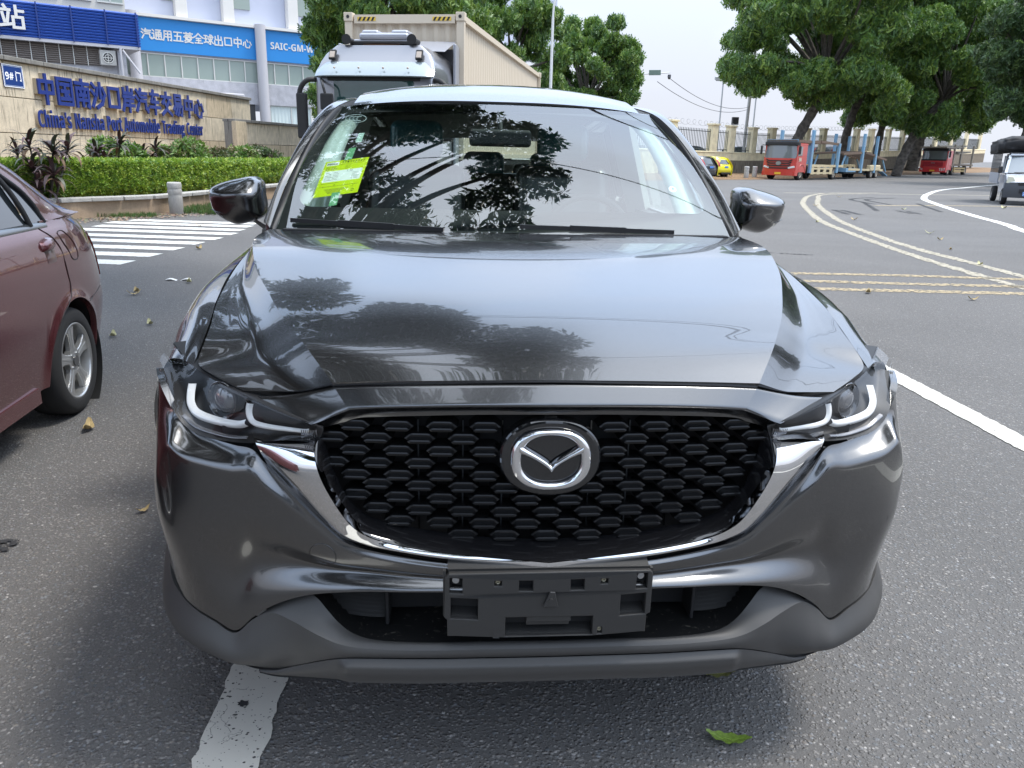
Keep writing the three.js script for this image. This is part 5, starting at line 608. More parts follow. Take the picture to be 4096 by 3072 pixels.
// wing shaped chrome trim around the lower grille
const wO = spl([[.592, .779, .196], [.580, .774, .166], [.573, .766, .153], [.561, .742, .148], [.548, .716, .147], [.520, .672, .146], [.482, .626, .138], [.440, .592, .123], [.395, .577, .110], [.33, .567, .095], [.22, .552, .080], [.11, .547, .066], [0, .5445, .055]]);
const wI = spl([[.457, .780, .138], [.457, .774, .118], [.455, .768, .106], [.448, .745, .088], [.436, .712, .082], [.414, .669, .079], [.390, .630, .080], [.365, .606, .083], [.332, .590, .084], [.29, .5785, .082], [.20, .5655, .075], [.10, .558, .066], [0, .5525, .056]]);
{ const f = (u, v) => { const a = wO(u), b = wI(u), p = mix(a, b, v), d = 0.010 * Math.sin(Math.PI * v) * sm(0.12, 0.35, u) * sm(1, 0.7, u); return [p[0], p[1], -(p[2] - d)]; };
  const h = panel(96, 10, f, 0.02, V3(0, 0, 1), [0, 1, 1, 0]), lip = grid(96, 2, (u, v) => { const p = wI(u), q = [p[0] - 0.006 * v, p[1] + 0.004 * v, p[2] + 0.05 * v]; return W_(q); }), out = grid(96, 2, (u, v) => { const p = wO(u); return [p[0] + 0.002 * v, p[1] - 0.001 * v, -(p[2] + 0.03 * v)]; });
  for (const s of [1, -1]) cp('chrome_trim', s > 0 ? merge([h, out]) : mirror(merge([h, out])), Chrome);
  const gap = grid(96, 1, (u, v) => { const p = wO(0.17 + 0.83 * u); return [p[0] + 0.03 * (v - 0.5), p[1] - 0.022 * (v - 0.5), -(p[2] + 0.028)]; }); cp('trim_gap', merge([gap, mirror(gap)]), Matte);
}
// nose panel above the grille: flat centre and two facets outside the crease
const nT = splS([[0, .902, .128], [.135, .900, .132], [.244, .897, .139], [.35, .892, .148], [.422, .887, .157]]), nB = splS([[0, .862, .098], [.135, .861, .101], [.244, .858, .107], [.33, .853, .115], [.387, .847, .122]]);
const nT2 = spl([[.422, .887, .157], [.471, .875, .165], [.505, .868, .170], [.552, .862, .178], [.602, .858, .192]]), nB2 = spl([[.387, .847, .122], [.412, .8385, .120], [.433, .831, .1165], [.447, .826, .1135], [.459, .8225, .112]]);
{ const pf = (a, b) => (u, v) => { const p = mix(a(u), b(u), v), r = 0.004 * Math.pow(Math.max(0, 1 - v / 0.16), 2), r2 = 0.0035 * Math.pow(Math.max(0, (v - 0.86) / 0.14), 2); return [p[0], p[1] - r - r2 * 0.4, -(p[2] + r * 0.6 + r2)]; };
  const h = panel(60, 20, pf(nT, nB), 0.012, V3(0, 0.4, 1), [1, 0, 0, 0]), h2 = panel(40, 20, pf(nT2, nB2), 0.012, V3(0, 0.4, 1), [1, 0, 0, 1]); cp('nose_panel', merge([h, mirror(h), h2, mirror(h2)]), Paint);
  const nBall = (u) => u < 0.7 ? nB(u / 0.7) : nB2((u - 0.7) / 0.3);
  const tr = splS([[0, .842, .113], [.135, .841, .116], [.243, .837, .122], [.33, .832, .130], [.377, .827, .136], [.40, .818, .140], [.42, .812, .143], [.434, .807, .145], [.442, .803, .146]]), g = grid(80, 4, (u, v) => { const p = mix(nBall(u), tr(u), v); return [p[0], p[1], -(p[2] + 0.004 * Math.sin(Math.PI * v))]; }); cp('grille_header', merge([g, mirror(g)]), Paint);
}
// bonnet: flat plate between two ridges, sloping flanks outside them
const hC = spl([[0, .906, .131], [0, .931, .214], [0, .954, .305], [0, .976, .405], [0, .999, .535], [0, 1.028, .74], [0, 1.050, .93], [0, 1.062, 1.08], [0, 1.068, 1.17], [0, 1.073, 1.283]]);
const hR = spl([[.423, .894, .154], [.485, .936, .254], [.535, .957, .351], [.580, .976, .445], [.630, .998, .57], [.700, 1.022, .758], [.750, 1.046, .939], [.783, 1.057, 1.08], [.797, 1.063, 1.2], [.800, 1.066, 1.375]]);
const hS = spl([[.603, .863, .198], [.674, .878, .256], [.719, .890, .304], [.724, .915, .36], [.732, .938, .445], [.754, .967, .585], [.781, .999, .826], [.792, 1.022, 1.0], [.799, 1.042, 1.15], [.806, 1.058, 1.39]]);
{ const plate = (u, v) => { const a = u * 2 - 1, s = Math.abs(a), c = hC(v), r = hR(v), cr = [0.004, .012, .013, .014, .014, .013, .012, .01, .008, .004][Math.min(9, Math.round(v * 9))]; const q = s * s, x = Math.sign(a) * r[0] * s, y = c[1] + (r[1] - c[1]) * q + 0.010 * Math.sin(Math.PI * Math.min(1, v * 1.1)) * (1 - q), z = c[2] + (r[2] - c[2]) * Math.pow(s, 2.0); return [x, y, -z]; };
  const pl = panel(90, 60, plate, 0.014, V3(0, 1, 0), [1, 1, 0, 0]);
  const prof = skey([0, .12, .24, .36, .5, .7, 1], [0, .25, .50, .70, .80, .89, 1]), flank = (u, v) => { const r = hR(v), s = hS(v), e = mix(r, s, u), k = 1 - sm(0.7, 1, v); return [e[0], r[1] + (s[1] - r[1]) * (prof(u) * k + u * (1 - k)), -e[2]]; };
  const fl = panel(26, 60, flank, 0.014, V3(0, 1, 0), [1, 1, 0, 1]);
  cp('bonnet', merge([pl, fl, mirror(fl)]), Paint);
}
// fenders
const zk = [.30, .45, .60, .80, 1.0, 1.2, 1.48];
const fx = [[.730, .739, .762, .787, .797, .803, .812], [.762, .785, .820, .850, .862, .864, .866], [.800, .824, .862, .890, .900, .898, .893], [.832, .862, .893, .915, .920, .913, .903], [.83, .862, .900, .922, .926, .916, .902], [.82, .852, .894, .916, .920, .908, .890]].map((y) => skey(zk, y));
const fy = [[.884, .934, .965, .993, 1.018, 1.04, 1.06], [.880, .919, .945, .965, .978, .99, 1.005], [.862, .878, .886, .896, .902, .912, .93], [.76, .772, .772, .776, .78, .79, .80], [.6, .6, .6, .62, .62, .6, .58], [.44, .44, .44, .44, .42, .38, .34]].map((y) => skey(zk, y));
{ const zf = skey([0, .2, .4, .6, .8, 1], [.303, .34, .37, .38, .43, .50]);
  const arch = (z) => { const d = 0.40 * 0.40 - (z - 0.95) * (z - 0.95); return d > 0 ? 0.36 + Math.sqrt(d) : 0; };
  const f = (u, v) => { const z0 = zf(v), z = z0 + (1.48 - z0) * u, sec = spl(fx.map((X, i) => [X(z), fy[i](z)])); let p = sec(v); const lo = arch(z); if (v > 0.55) { const ym = sec(0.55)[1], t = (v - 0.55) / 0.45, end = Math.max(lo, sec(1)[1]), y = ym + (end - ym) * t; let k = v; for (let n = 0; n < 8; n++) k = Math.min(1, Math.max(0.5, k - (sec(k)[1] - y) / ((sec(Math.min(1, k + .01))[1] - sec(k - .01)[1]) / .02 || -1))); p = [sec(k)[0], y]; } return [p[0], p[1], -z]; };
  const h = panel(80, 40, f, 0.014, V3(1, 0.3, 0)); cp('fender', h, Paint); cp('fender', mirror(h), Paint);
}
// headlights
{ const lT = spl([[.438, .813, .1275], [.462, .826, .116], [.503, .836, .128], [.556, .850, .153], [.602, .860, .184], [.677, .871, .253], [.724, .884, .296], [.753, .893, .335], [.800, .912, .40]]), lB = spl([[.456, .778, .138], [.475, .779, .136], [.512, .780, .142], [.556, .774, .150], [.592, .767, .162], [.665, .7675, .1845], [.72, .7795, .211], [.762, .815, .247], [.818, .864, .35]]);
  const lens = (u, v, off = 0) => { const p = mix(lT(u), lB(u), v), q = lT(Math.min(1, u + .01)), q0 = lT(Math.max(0, u - .01)), tx = q[0] - q0[0], tz = q[2] - q0[2], L = Math.hypot(tx, tz), d = 0.010 * Math.sin(Math.PI * v) - off; return [p[0] + tz / L * d, p[1], -(p[2] - tx / L * d)]; };
  const onLens = (x, y, off) => { let u = 0.5, v = 0.5; for (let k = 0; k < 60; k++) { const e = 2e-3, p = lens(u, v), a = lens(Math.min(1, u + e), v), b = lens(u, Math.min(1, v + e)), A = (a[0] - p[0]) / e, B = (b[0] - p[0]) / e, C = (a[1] - p[1]) / e, D = (b[1] - p[1]) / e, det = A * D - B * C || 1e-6, dx = x - p[0], dy = y - p[1]; u = Math.min(.995, Math.max(0, u + .5 * (D * dx - B * dy) / det)); v = Math.min(.995, Math.max(0, v + .5 * (A * dy - C * dx) / det)); } return lens(u, v, off); };
  const house = mat(0.009, 0.009, 0.010, 0.4), guide = mat(0.70, 0.70, 0.68, 0.25, { clearcoat: 1 }), bez = mat(0.02, 0.02, 0.022, 0.12, { clearcoat: 1 }), strip = mat(0.22, 0.22, 0.23, 0.2, { metalness: 0.7 });
  const rib = (pts, w, off) => { const c = spl(pts), g = grid(60, 4, (u, v) => { const p = c(u), q = c(Math.min(1, u + .01)), q0 = c(Math.max(0, u - .01)), tx = q[0] - q0[0], ty = q[1] - q0[1], L = Math.hypot(tx, ty), o = (v - 0.5) * (typeof w === 'function' ? w(u) : w), x = p[0] - ty / L * o, y = p[1] + tx / L * o; const r = onLens(x, y, off - 0.006 * Math.sin(Math.PI * v)); return r; }); return g; };
  for (const s of [1, -1]) {
    const g = new THREE.Group(); g.name = 'headlight'; car.add(g); const mm = (x) => s > 0 ? x : mirror(x), hp = (n, x, m) => cp(n, mm(x), m, g);
    hp('lens', grid(60, 18, (u, v) => lens(u, v)), Glass);
    hp('housing', merge([grid(60, 14, (u, v) => lens(u, v, 0.042 * Math.sin(Math.PI * Math.min(1, Math.max(0, v))) ** 0.3)), grid(60, 2, (u, v) => lens(u, 0, 0.05 * v + 0.002)), grid(60, 2, (u, v) => lens(u, 1, 0.05 * v + 0.002)), grid(2, 12, (u, v) => lens(0, v, 0.05 * u + 0.002)), grid(60, 2, (u, v) => lens(u, 0.06 * v, 0.003)), ]), house);
    hp('light_guide', rib([[.7447, .853], [.744, .835], [.740, .819], [.7255, .8045], [.70, .798], [.66, .7945], [.628, .7955], [.609, .802]], (u) => 0.020 - 0.006 * u, 0.02), guide);
    hp('light_guide', rib([[.602, .842], [.604, .829], [.602, .816], [.593, .8055], [.573, .802], [.525, .800], [.483, .7995], [.4655, .802]], (u) => 0.017 - 0.007 * u, 0.02), guide);
    hp('lower_strip', rib([[.745, .799], [.712, .782], [.665, .774], [.63, .7715], [.60, .774]], 0.007, 0.012), strip);
    const c = onLens(.673, .832, 0.03), n = V3(c[0] > 0 ? 0.5 : 0, 0.05, 0.86).normalize(), M4 = new THREE.Matrix4().compose(V3(...c), new THREE.Quaternion().setFromUnitVectors(V3(0, 1, 0), n), V3(1, 1, 1));
    hp('projector', new THREE.LatheGeometry([[.020, -.02], [.036, .004], [.040, .008], [.037, .010], [.031, .002], [.029, -.004], [.0, .006]].map((p) => new THREE.Vector2(...p)), 36).applyMatrix4(M4), bez);
    hp('projector_lens', new THREE.SphereGeometry(0.030, 28, 14, 0, 6.283, 0, 1.3).scale(1, 0.55, 1).translate(0, -0.004, 0).applyMatrix4(M4), mat(0.05, 0.05, 0.055, 0.02, { clearcoat: 1, ior: 1.8 }));
    const ribs = []; for (let i = 0; i < 9; i++) { const x = .446 + i * 0.0045; ribs.push(grid(1, 6, (u, v) => onLens(x + u * 0.0022, .782 + 0.025 * v, 0.010))); } hp('side_reflector', merge(ribs), strip);
  }
}
// grille: frame, mesh studs and badge
{ const Mo = spl([[.442, .803, .150], [.440, .785, .150], [.432, .742, .140], [.418, .700, .138], [.402, .664, .137], [.378, .632, .137], [.345, .612, .136], [.30, .599, .134], [.25, .589, .132], [.20, .581, .130], [.13, .573, .128], [.06, .569, .127], [0, .567, .126]]);
  const wIn = (u) => wI(0.13 + 0.87 * u), g = new THREE.Group(); g.name = 'grille'; car.add(g);
  const fr = grid(90, 8, (u, v) => { const a = wIn(u), b = Mo(u), p = mix(a, b, v), k = Math.pow(v, 1.4); return [p[0], p[1], -(a[2] + 0.004 + (b[2] - a[2]) * k)]; }); cp('grille_frame', merge([fr, mirror(fr)]), Gloss, g);
  const StudM = mat(0.006, 0.006, 0.0065, 0.2, { specularIntensity: 0.7 }), zG = (x) => .124 + 0.12 * x * x;
  const back = grid(40, 24, (u, v) => { const x = (u - 0.5) * 0.96, y = .56 + .285 * v; return [x, y, -(zG(x) + 0.06)]; }); cp('backing', back, Matte, g);
  const hex = (w, h, d) => shapeGeo([[-w / 2, 0], [-w / 2 + h * 0.62, -h / 2], [w / 2 - h * 0.62, -h / 2], [w / 2, 0], [w / 2 - h * 0.5, h * 0.42], [w / 2 - h * 0.72, h / 2], [-w / 2 + h * 0.72, h / 2], [-w / 2 + h * 0.5, h * 0.42]], [], d, 0.0036, 2);
  const studA = merge([hex(0.064, 0.0225, 0.040).translate(0, 0, -0.045), hex(0.050, 0.0095, 0.014).translate(0, -0.0035, -0.008)]), inside = (x, y) => { const a = Math.abs(x); if (y > .826) return false; for (let i = 0; i <= 60; i++) { const p = Mo(i / 60); if (p[1] <= y) return a < p[0] - 0.004; } return a < 0.05 && y > .570; };
  const ys = [.811, .786, .760, .734, .708, .682, .656, .630, .604, .578];
  ys.forEach((y, r) => { for (let k = -6; k <= 6; k++) { const x = (r % 2 ? k * 0.085 : (k + 0.5) * 0.085); if (Math.abs(x) > 0.45) continue; if (Math.hypot(x / 0.102, (y - .757) / 0.086) < 0.97 || (Math.abs(x) < 0.06 && y > 0.74)) continue; if (!inside(Math.abs(x) - 0.012, y)) continue; const yy = y + 0.10 * x * x * (y > 0.7 ? -0.02 : 0.6), m = part('grille_stud', studA, StudM, g); m.position.set(x, yy, -zG(x) + CZ); m.rotation.y = Math.atan(0.24 * x) ; } });
  cp('grille_fin', merge([-0.26, -0.17, 0.17, 0.26, -0.09, 0.09].map((x) => box(0.003, 0.24, 0.012, x, 0.69, -(zG(x) + 0.052)))), Gloss, g);
  // badge: black pad, chrome ring and spread wings
  const e = new THREE.Group(); e.name = 'badge'; car.add(e);
  const sup = (a, b, n, k = 64, y0 = 0) => Array.from({ length: k }, (_, i) => { const t = i / k * 6.2832, c = Math.cos(t), s = Math.sin(t); return [a * Math.sign(c) * Math.pow(Math.abs(c), 2 / n), y0 + b * Math.sign(s) * Math.pow(Math.abs(s), 2 / n)]; });
  const tilt = new THREE.Matrix4().makeRotationX(-0.05).setPosition(0, .757, -.092);
  const bp = (n, q, m) => cp(n, q.applyMatrix4(tilt), m, e);
  bp('pad', shapeGeo(sup(0.100, 0.079, 2.2), [], 0.03, 0.008, 3).translate(0, 0, -0.046), Gloss);
  bp('backplate', shapeGeo(sup(0.074, 0.058, 2.2), [], 0.004).translate(0, 0, -0.010), Gloss);
  const N = 120, ring = grid(N, 10, (u, v) => { const t = u * 6.2832, c = Math.cos(t), s = Math.sin(t), n = 2.35, ct = Math.sign(c) * Math.pow(Math.abs(c), 2 / n), st = Math.sign(s) * Math.pow(Math.abs(s), 2 / n), th = v * 6.2832, wd = 0.0062 + 0.0042 * Math.abs(c) ** 2 + 0.0014 * Math.max(0, -s), r = 1 - 0.0, k = Math.cos(th) * wd, z = Math.max(-0.004, Math.sin(th) * 0.0075); return [ct * (0.0685 + k), st * (0.0552 + k), z]; }); bp('ring', ring, Chrome);
  const wing = (s) => { const top = spl([[.0, -.0075], [.009, .001], [.0265, .0125], [.045, .0235], [.061, .0335]]), bot = spl([[.0, -.0275], [.009, -.0165], [.0285, -.0035], [.045, .004], [.0615, .0105]]); return grid(24, 8, (u, v) => { const p = mix(bot(u), top(u), v); return [s * p[0], p[1], -0.003 + 0.012 * Math.pow(Math.sin(Math.PI * v), 0.7) + 0.004 * (1 - u)]; }); };
  bp('wings', merge([wing(1), wing(-1)]), Chrome);
}
// lower air intake, slats, shelf, cladding, skid lip
{ const rg = splS([[0, .357, .058], [.13, .357, .059], [.25, .356, .061], [.36, .357, .070], [.42, .365, .077], [.47, .384, .088], [.515, .401, .106], [.562, .411, .124], [.602, .389, .134], [.643, .353, .141], [.688, .371, .157], [.730, .384, .180], [.774, .398, .222], [.818, .422, .294], [.873, .458, .50]]);
  const gv = splS([[0, .334, .064], [.13, .334, .065], [.25, .334, .067], [.36, .334, .073], [.42, .330, .080], [.47, .311, .098], [.52, .288, .116], [.565, .268, .131], [.606, .262, .145], [.645, .268, .158], [.695, .275, .178], [.748, .283, .21], [.797, .291, .262], [.842, .310, .345], [.884, .350, .50]]);
  const face = (u, v) => { const p = mix(rg(u), gv(u), v), d = 0.016 * Math.sin(Math.PI * v) * (0.25 + 0.75 * sm(0.35, 0.7, u)) + sm(0.4, 0.55, u) * 0.018 * (sm(0, 0.74, v) - 1.4 * Math.pow(Math.max(0, v - 0.74) / 0.26, 1.2)); return [p[0] + d * 0.3 * sm(0.5, 1, u), p[1], -(p[2] - d)]; };
  const h = panel(90, 14, face, 0.02, V3(0.2, 0, 1), [1, 1, 0, 0]), under = grid(90, 4, (u, v) => { const p = gv(u); return [p[0] * (1 - 0.07 * v), p[1] - 0.012 * Math.sin(v * 2), -(p[2] + 0.16 * v)]; });
  const sideT = panel(10, 8, (u, v) => { const a = bB(1), z = .52 + .06 * u; return [.893 + .012 * v - 0.0 * u, .452 - .077 * v, -(z)]; }, 0.01, V3(1, 0, 0));
  cp('lower_cladding', merge([h, mirror(h), under, mirror(under)]), Clad);
  const inn = splS([[0, .365, .074], [.13, .365, .075], [.245, .364, .077], [.34, .364, .088], [.39, .370, .102], [.422, .388, .114], [.446, .412, .124], [.47, .436, .136], [.50, .448, .150]]), rg2 = (u) => rg(u * 0.56), cr = grid(60, 6, (u, v) => { const p = mix(rg2(u), inn(u), v); return [p[0], p[1] + 0.004 * Math.sin(Math.PI * v), -p[2]]; }); cp('inner_lip', merge([cr, mirror(cr)]), Clad);
  const sh = grid(60, 8, (u, v) => { const p = inn(u); return [p[0], p[1] - 0.004 + 0.006 * v, -(p[2] + 0.004 + 0.16 * v)]; }), U = sh.attributes.uv; for (let i = 0; i < U.count; i++) U.setXY(i, U.getX(i) * 0.8, U.getY(i) * 0.9); cp('intake_shelf', merge([sh, mirror(sh)]), Shelf);
  const st = splS([[0, .330, .066], [.13, .330, .067], [.25, .330, .069], [.36, .330, .075], [.42, .326, .082], [.47, .308, .099], [.52, .286, .117], [.565, .267, .131], [.60, .2615, .144]]), sb = splS([[0, .275, .070], [.13, .275, .071], [.25, .274, .073], [.36, .273, .081], [.42, .271, .090], [.47, .266, .104], [.52, .259, .120], [.565, .2545, .133], [.60, .2555, .145]]);
  const sk = (u, v) => { const p = mix(st(u), sb(u), v), k = sm(0.46, 0.52, u), d = 0.014 * (v < 0.22 ? v / 0.22 : 1 - 0.5 * sm(0.4, 1, v)) * (1 - k) + 0.004 * k * Math.sin(Math.PI * v); return [p[0], p[1], -(p[2] - d)]; };
  const s2 = panel(80, 16, sk, 0.02, V3(0, 0, 1), [1, 0, 0, 0]), un = grid(60, 3, (u, v) => { const p = sb(u); return [p[0], p[1] - 0.004 + 0.01 * v, -(p[2] + 0.25 * v)]; }); cp('skid_plate', merge([s2, mirror(s2), un, mirror(un)]), Clad);
  cp('intake_cavity', merge([box(1.2, 0.30, 0.02, 0, 0.44, -0.34), box(1.16, 0.02, 0.16, 0, 0.515, -0.26)]), Matte);
  for (const s of [1, -1]) { cp('divider', rbox(0.008, 0.13, 0.12, 0.003, s * 0.327, 0.430, -0.20), Matte); const sl = []; for (let i = 0; i < 13; i++) { const y = 0.378 + i * 0.0095; sl.push(grid(20, 2, (u, v) => { const x = 0.333 + 0.19 * u; return [s * x, y + 0.0022 * v, -(0.150 + 0.09 * u * u + 0.004 * v)]; }), grid(20, 1, (u, v) => { const x = 0.333 + 0.19 * u; return [s * x, y + 0.0022 + 0.0073 * v, -(0.154 + 0.09 * u * u + 0.010 * v)]; })); } const m = cp('vent_slats', merge(sl), Plast); m.userData.kind = 'stuff'; }
}
{ // number plate bracket with its pockets
  const k = 0.000218, ky = 0.000241, X = (x) => (x - 1085) * k, Y = (y) => 0.5405 - (y - 190) * ky, R = (a, b, c, d) => rectPts(X(a), Y(d), X(c), Y(b));
  const H = [[185, 235, 300, 370], [805, 240, 930, 332], [1270, 235, 1395, 330], [1880, 215, 1985, 355], [195, 415, 440, 605], [1740, 400, 1980, 595], [690, 580, 1490, 755], [585, 245, 650, 290], [1545, 240, 1612, 285], [588, 700, 628, 765], [1540, 690, 1580, 750]];
  const out = [[X(165), Y(775)], [X(2000), Y(770)], [X(2000), Y(605)], [X(2035), Y(590)], [X(2035), Y(235)], ...[0.2, .5, .8].map((t) => [X(2035) - 0.010 * (1 - Math.cos(t * 1.57)) , Y(235) + 0.010 * Math.sin(t * 1.57)]), [X(2000), Y(193)], [X(180), Y(198)], [X(145), Y(240)], [X(135), Y(600)], [X(162), Y(622)]];
  const g = new THREE.Group(); g.name = 'plate_bracket'; car.add(g); const bpt = (n, q, m) => { const h2 = q.index ? q.toNonIndexed() : q, P = h2.attributes.position; for (let i = 0; i < P.count; i++) P.setZ(i, P.getZ(i) - 0.35 * P.getX(i) * P.getX(i)); return cp(n, h2.translate(0, 0, -0.032), m, g); };
  const face = shapeGeo(out, H.map((r) => R(...r)), 0.010, 0.002, 2); bpt('face', face.translate(0, 0, -0.010), Plast);
  bpt('rim', merge([box(0.40, 0.012, 0.03, 0, Y(193) + 0.002, -0.024, 0, 0.25), box(0.006, 0.10, 0.03, X(140), Y(400), -0.022), box(0.006, 0.10, 0.03, X(2028), Y(400), -0.022)]), Plast);
  bpt('pocket', merge([...H.map((r, i) => box((r[2] - r[0]) * k + 0.008, (r[3] - r[1]) * ky + 0.008, 0.003, X((r[0] + r[2]) / 2), Y((r[1] + r[3]) / 2), i >= 4 && i < 7 ? -0.030 : i > 6 ? -0.014 : -0.022)), ...H.slice(0, 7).map((r, i) => box((r[2] - r[0]) * k, 0.003, 0.022, X((r[0] + r[2]) / 2), Y(r[3]) - 0.001, -0.021, 0, 0.35))]), Matte);
  bpt('pocket_floor', merge([[195, 415, 440, 605], [1740, 400, 1980, 595], [690, 580, 1490, 755]].map((r) => box((r[2] - r[0]) * k - 0.002, 0.003, 0.03, X((r[0] + r[2]) / 2), Y(r[3]) + 0.005, -0.020, 0, 0.5))), Shelf);
  bpt('tab', merge([rbox(0.089, 0.016, 0.014, 0.002, X(1085), Y(600), -0.010), rbox(0.087, 0.012, 0.008, 0.002, X(1080), Y(655), -0.014)]), Plast);
  bpt('boss', merge([shapeGeo([[X(1025), Y(475)], [X(1165), Y(475)], [X(1130), Y(340)], [X(1085), Y(336)], [X(1060), Y(400)]], [], 0.002, 0.0012).translate(0, 0, 0.001)]), Plast);
  for (const [x, y, r] of [[240, 266, 0.0068], [1925, 252, 0.0068]]) bpt('screw', merge([cyl(r, r * 1.05, 0.006, X(x), Y(y), -0.008, 24, Math.PI / 2), cyl(r * 0.34, r * 0.34, 0.0065, X(x), Y(y), -0.0072, 8, Math.PI / 2)]), M.steel);
  for (const [x, y] of [[617, 266], [1577, 260], [608, 730], [1560, 718]]) bpt('clip', merge([box(0.010, 0.0085, 0.003, X(x), Y(y), -0.008), new THREE.TorusGeometry(0.0036, 0.0011, 6, 12).translate(X(x), Y(y), -0.004)]), mat(0.5, 0.47, 0.36, 0.35, { metalness: 0.8 }));
  bpt('centre_screw', cyl(0.004, 0.005, 0.004, X(1095), Y(412), 0.004, 16, Math.PI / 2), Plast);
}
// glasshouse, roof, sides
const gB = (u) => { const a = u * 2 - 1; return [0.797 * a, 1.052, 1.30 + 0.148 * a * a]; }, gT = (u) => { const a = u * 2 - 1; return [0.657 * a, 1.523 - 0.020 * a * a, 2.15 + 0.085 * a * a]; };
const glassAt = (u, v, off = 0) => { const p = mix(gB(u), gT(u), v), a = u * 2 - 1, s = Math.sin(Math.PI * v), q = a * a; return [p[0] + Math.sign(a) * 0.026 * s * q, p[1] + 0.022 * s * (1 - 0.4 * q) - off * 0.82, -(p[2] - 0.016 * s + off * 0.55)]; };
const WGlass = new THREE.MeshPhysicalMaterial({ transmission: 1, thickness: 0, roughness: 0, ior: 2.3 }); WGlass.color.setRGB(0.80, 0.90, 0.87);
cp('windscreen', grid(60, 40, (u, v) => glassAt(u, v)), WGlass);
{ const inner = rr4(-0.945, 0.165, 0.945, 0.925, 0.07, 10).map((p) => { return p; }), s = new THREE.Shape(rr4(-0.999, 0.001, 0.999, 0.999, 0.004, 2).map((p) => new THREE.Vector2(...p)));
  const dense = (pts) => { const o = []; pts.forEach((p, i) => { const q = pts[(i + 1) % pts.length], n = Math.max(1, Math.ceil(Math.hypot(q[0] - p[0], q[1] - p[1]) / 0.05)); for (let k = 0; k < n; k++) o.push(new THREE.Vector2(p[0] + (q[0] - p[0]) * k / n, p[1] + (q[1] - p[1]) * k / n)); }); return o; };
  const sh = new THREE.Shape(dense(rr4(-0.999, 0.001, 0.999, 0.999, 0.004, 2))); sh.holes.push(new THREE.Path(dense(inner))); const g = new THREE.ShapeGeometry(sh), P = g.attributes.position; for (let i = 0; i < P.count; i++) { const q = glassAt((P.getX(i) + 1) / 2, P.getY(i), 0.005); P.setXYZ(i, ...q); } g.computeVertexNormals(); cp('windscreen_border', g, Matte); }
// pillars and roof rails
const pI = spl([[.817, 1.065, 1.455], [.806, 1.18, 1.662], [.778, 1.283, 1.815], [.745, 1.376, 1.955], [.705, 1.456, 2.095], [.672, 1.508, 2.245], [.645, 1.553, 2.6], [.637, 1.568, 2.9], [.628, 1.562, 3.3], [.61, 1.515, 3.8], [.58, 1.44, 4.15]]), pO = spl([[.846, 1.075, 1.50], [.833, 1.18, 1.67], [.812, 1.279, 1.84], [.787, 1.374, 2.02], [.756, 1.456, 2.19], [.722, 1.508, 2.36], [.700, 1.532, 2.6], [.692, 1.545, 2.9], [.685, 1.538, 3.3], [.668, 1.49, 3.8], [.63, 1.42, 4.15]]);
{ const h = panel(80, 8, (u, v) => { const p = mix(pI(u), pO(u), v), s = 0.012 * Math.sin(Math.PI * v); return [p[0] + s * 0.5, p[1] + s, -(p[2] - s * 0.6)]; }, 0.02, V3(0.6, 0.6, 0.3)); cp('pillar', h, Paint); cp('pillar', mirror(h), Paint);
  const bs = grid(60, 3, (u, v) => { const a = glassAt(1, Math.min(1, u * 1.0)), b = pI(u * 0.47), p = mix(a, W_(b), v), k = 0.006 * Math.sin(Math.PI * v) - 0.003; return [p[0], p[1] + k, p[2] + k]; }); cp('glass_seal', merge([bs, mirror(bs)]), mat(0.012, 0.012, 0.013, 0.45));
}
const roofY = skey([2.15, 2.3, 2.5, 2.8, 3.2, 3.7, 4.1, 4.3], [1.528, 1.573, 1.616, 1.646, 1.645, 1.60, 1.53, 1.47]), roofX = skey([2.15, 2.25, 2.6, 2.9, 3.3, 3.8, 4.3], [.618, .615, .607, .600, .592, .575, .54]);
cp('roof', panel(50, 60, (u, v) => { const a = u * 2 - 1, z = 2.155 + 0.085 * a * a * Math.max(0, 1 - v * 3) + v * (4.28 - 2.155), X = roofX(z); return [a * X, roofY(z) - 0.052 * Math.pow(Math.abs(a), 2.4) + 0.003, -z]; }, 0.02, V3(0, 1, 0)), Paint);
{ const h = grid(60, 2, (u, v) => { const z = 2.24 + u * 2.0, q = pI(0.5 + 0.5 * (z - 2.245) / (4.15 - 2.245)), X = roofX(z), y = roofY(z) - 0.049; return [X + (q[0] - X) * v, y + (q[1] - y) * v - 0.008 * Math.sin(Math.PI * v) - 0.002, -z]; }); cp('roof_moulding', merge([h, mirror(h)]), M.black); }
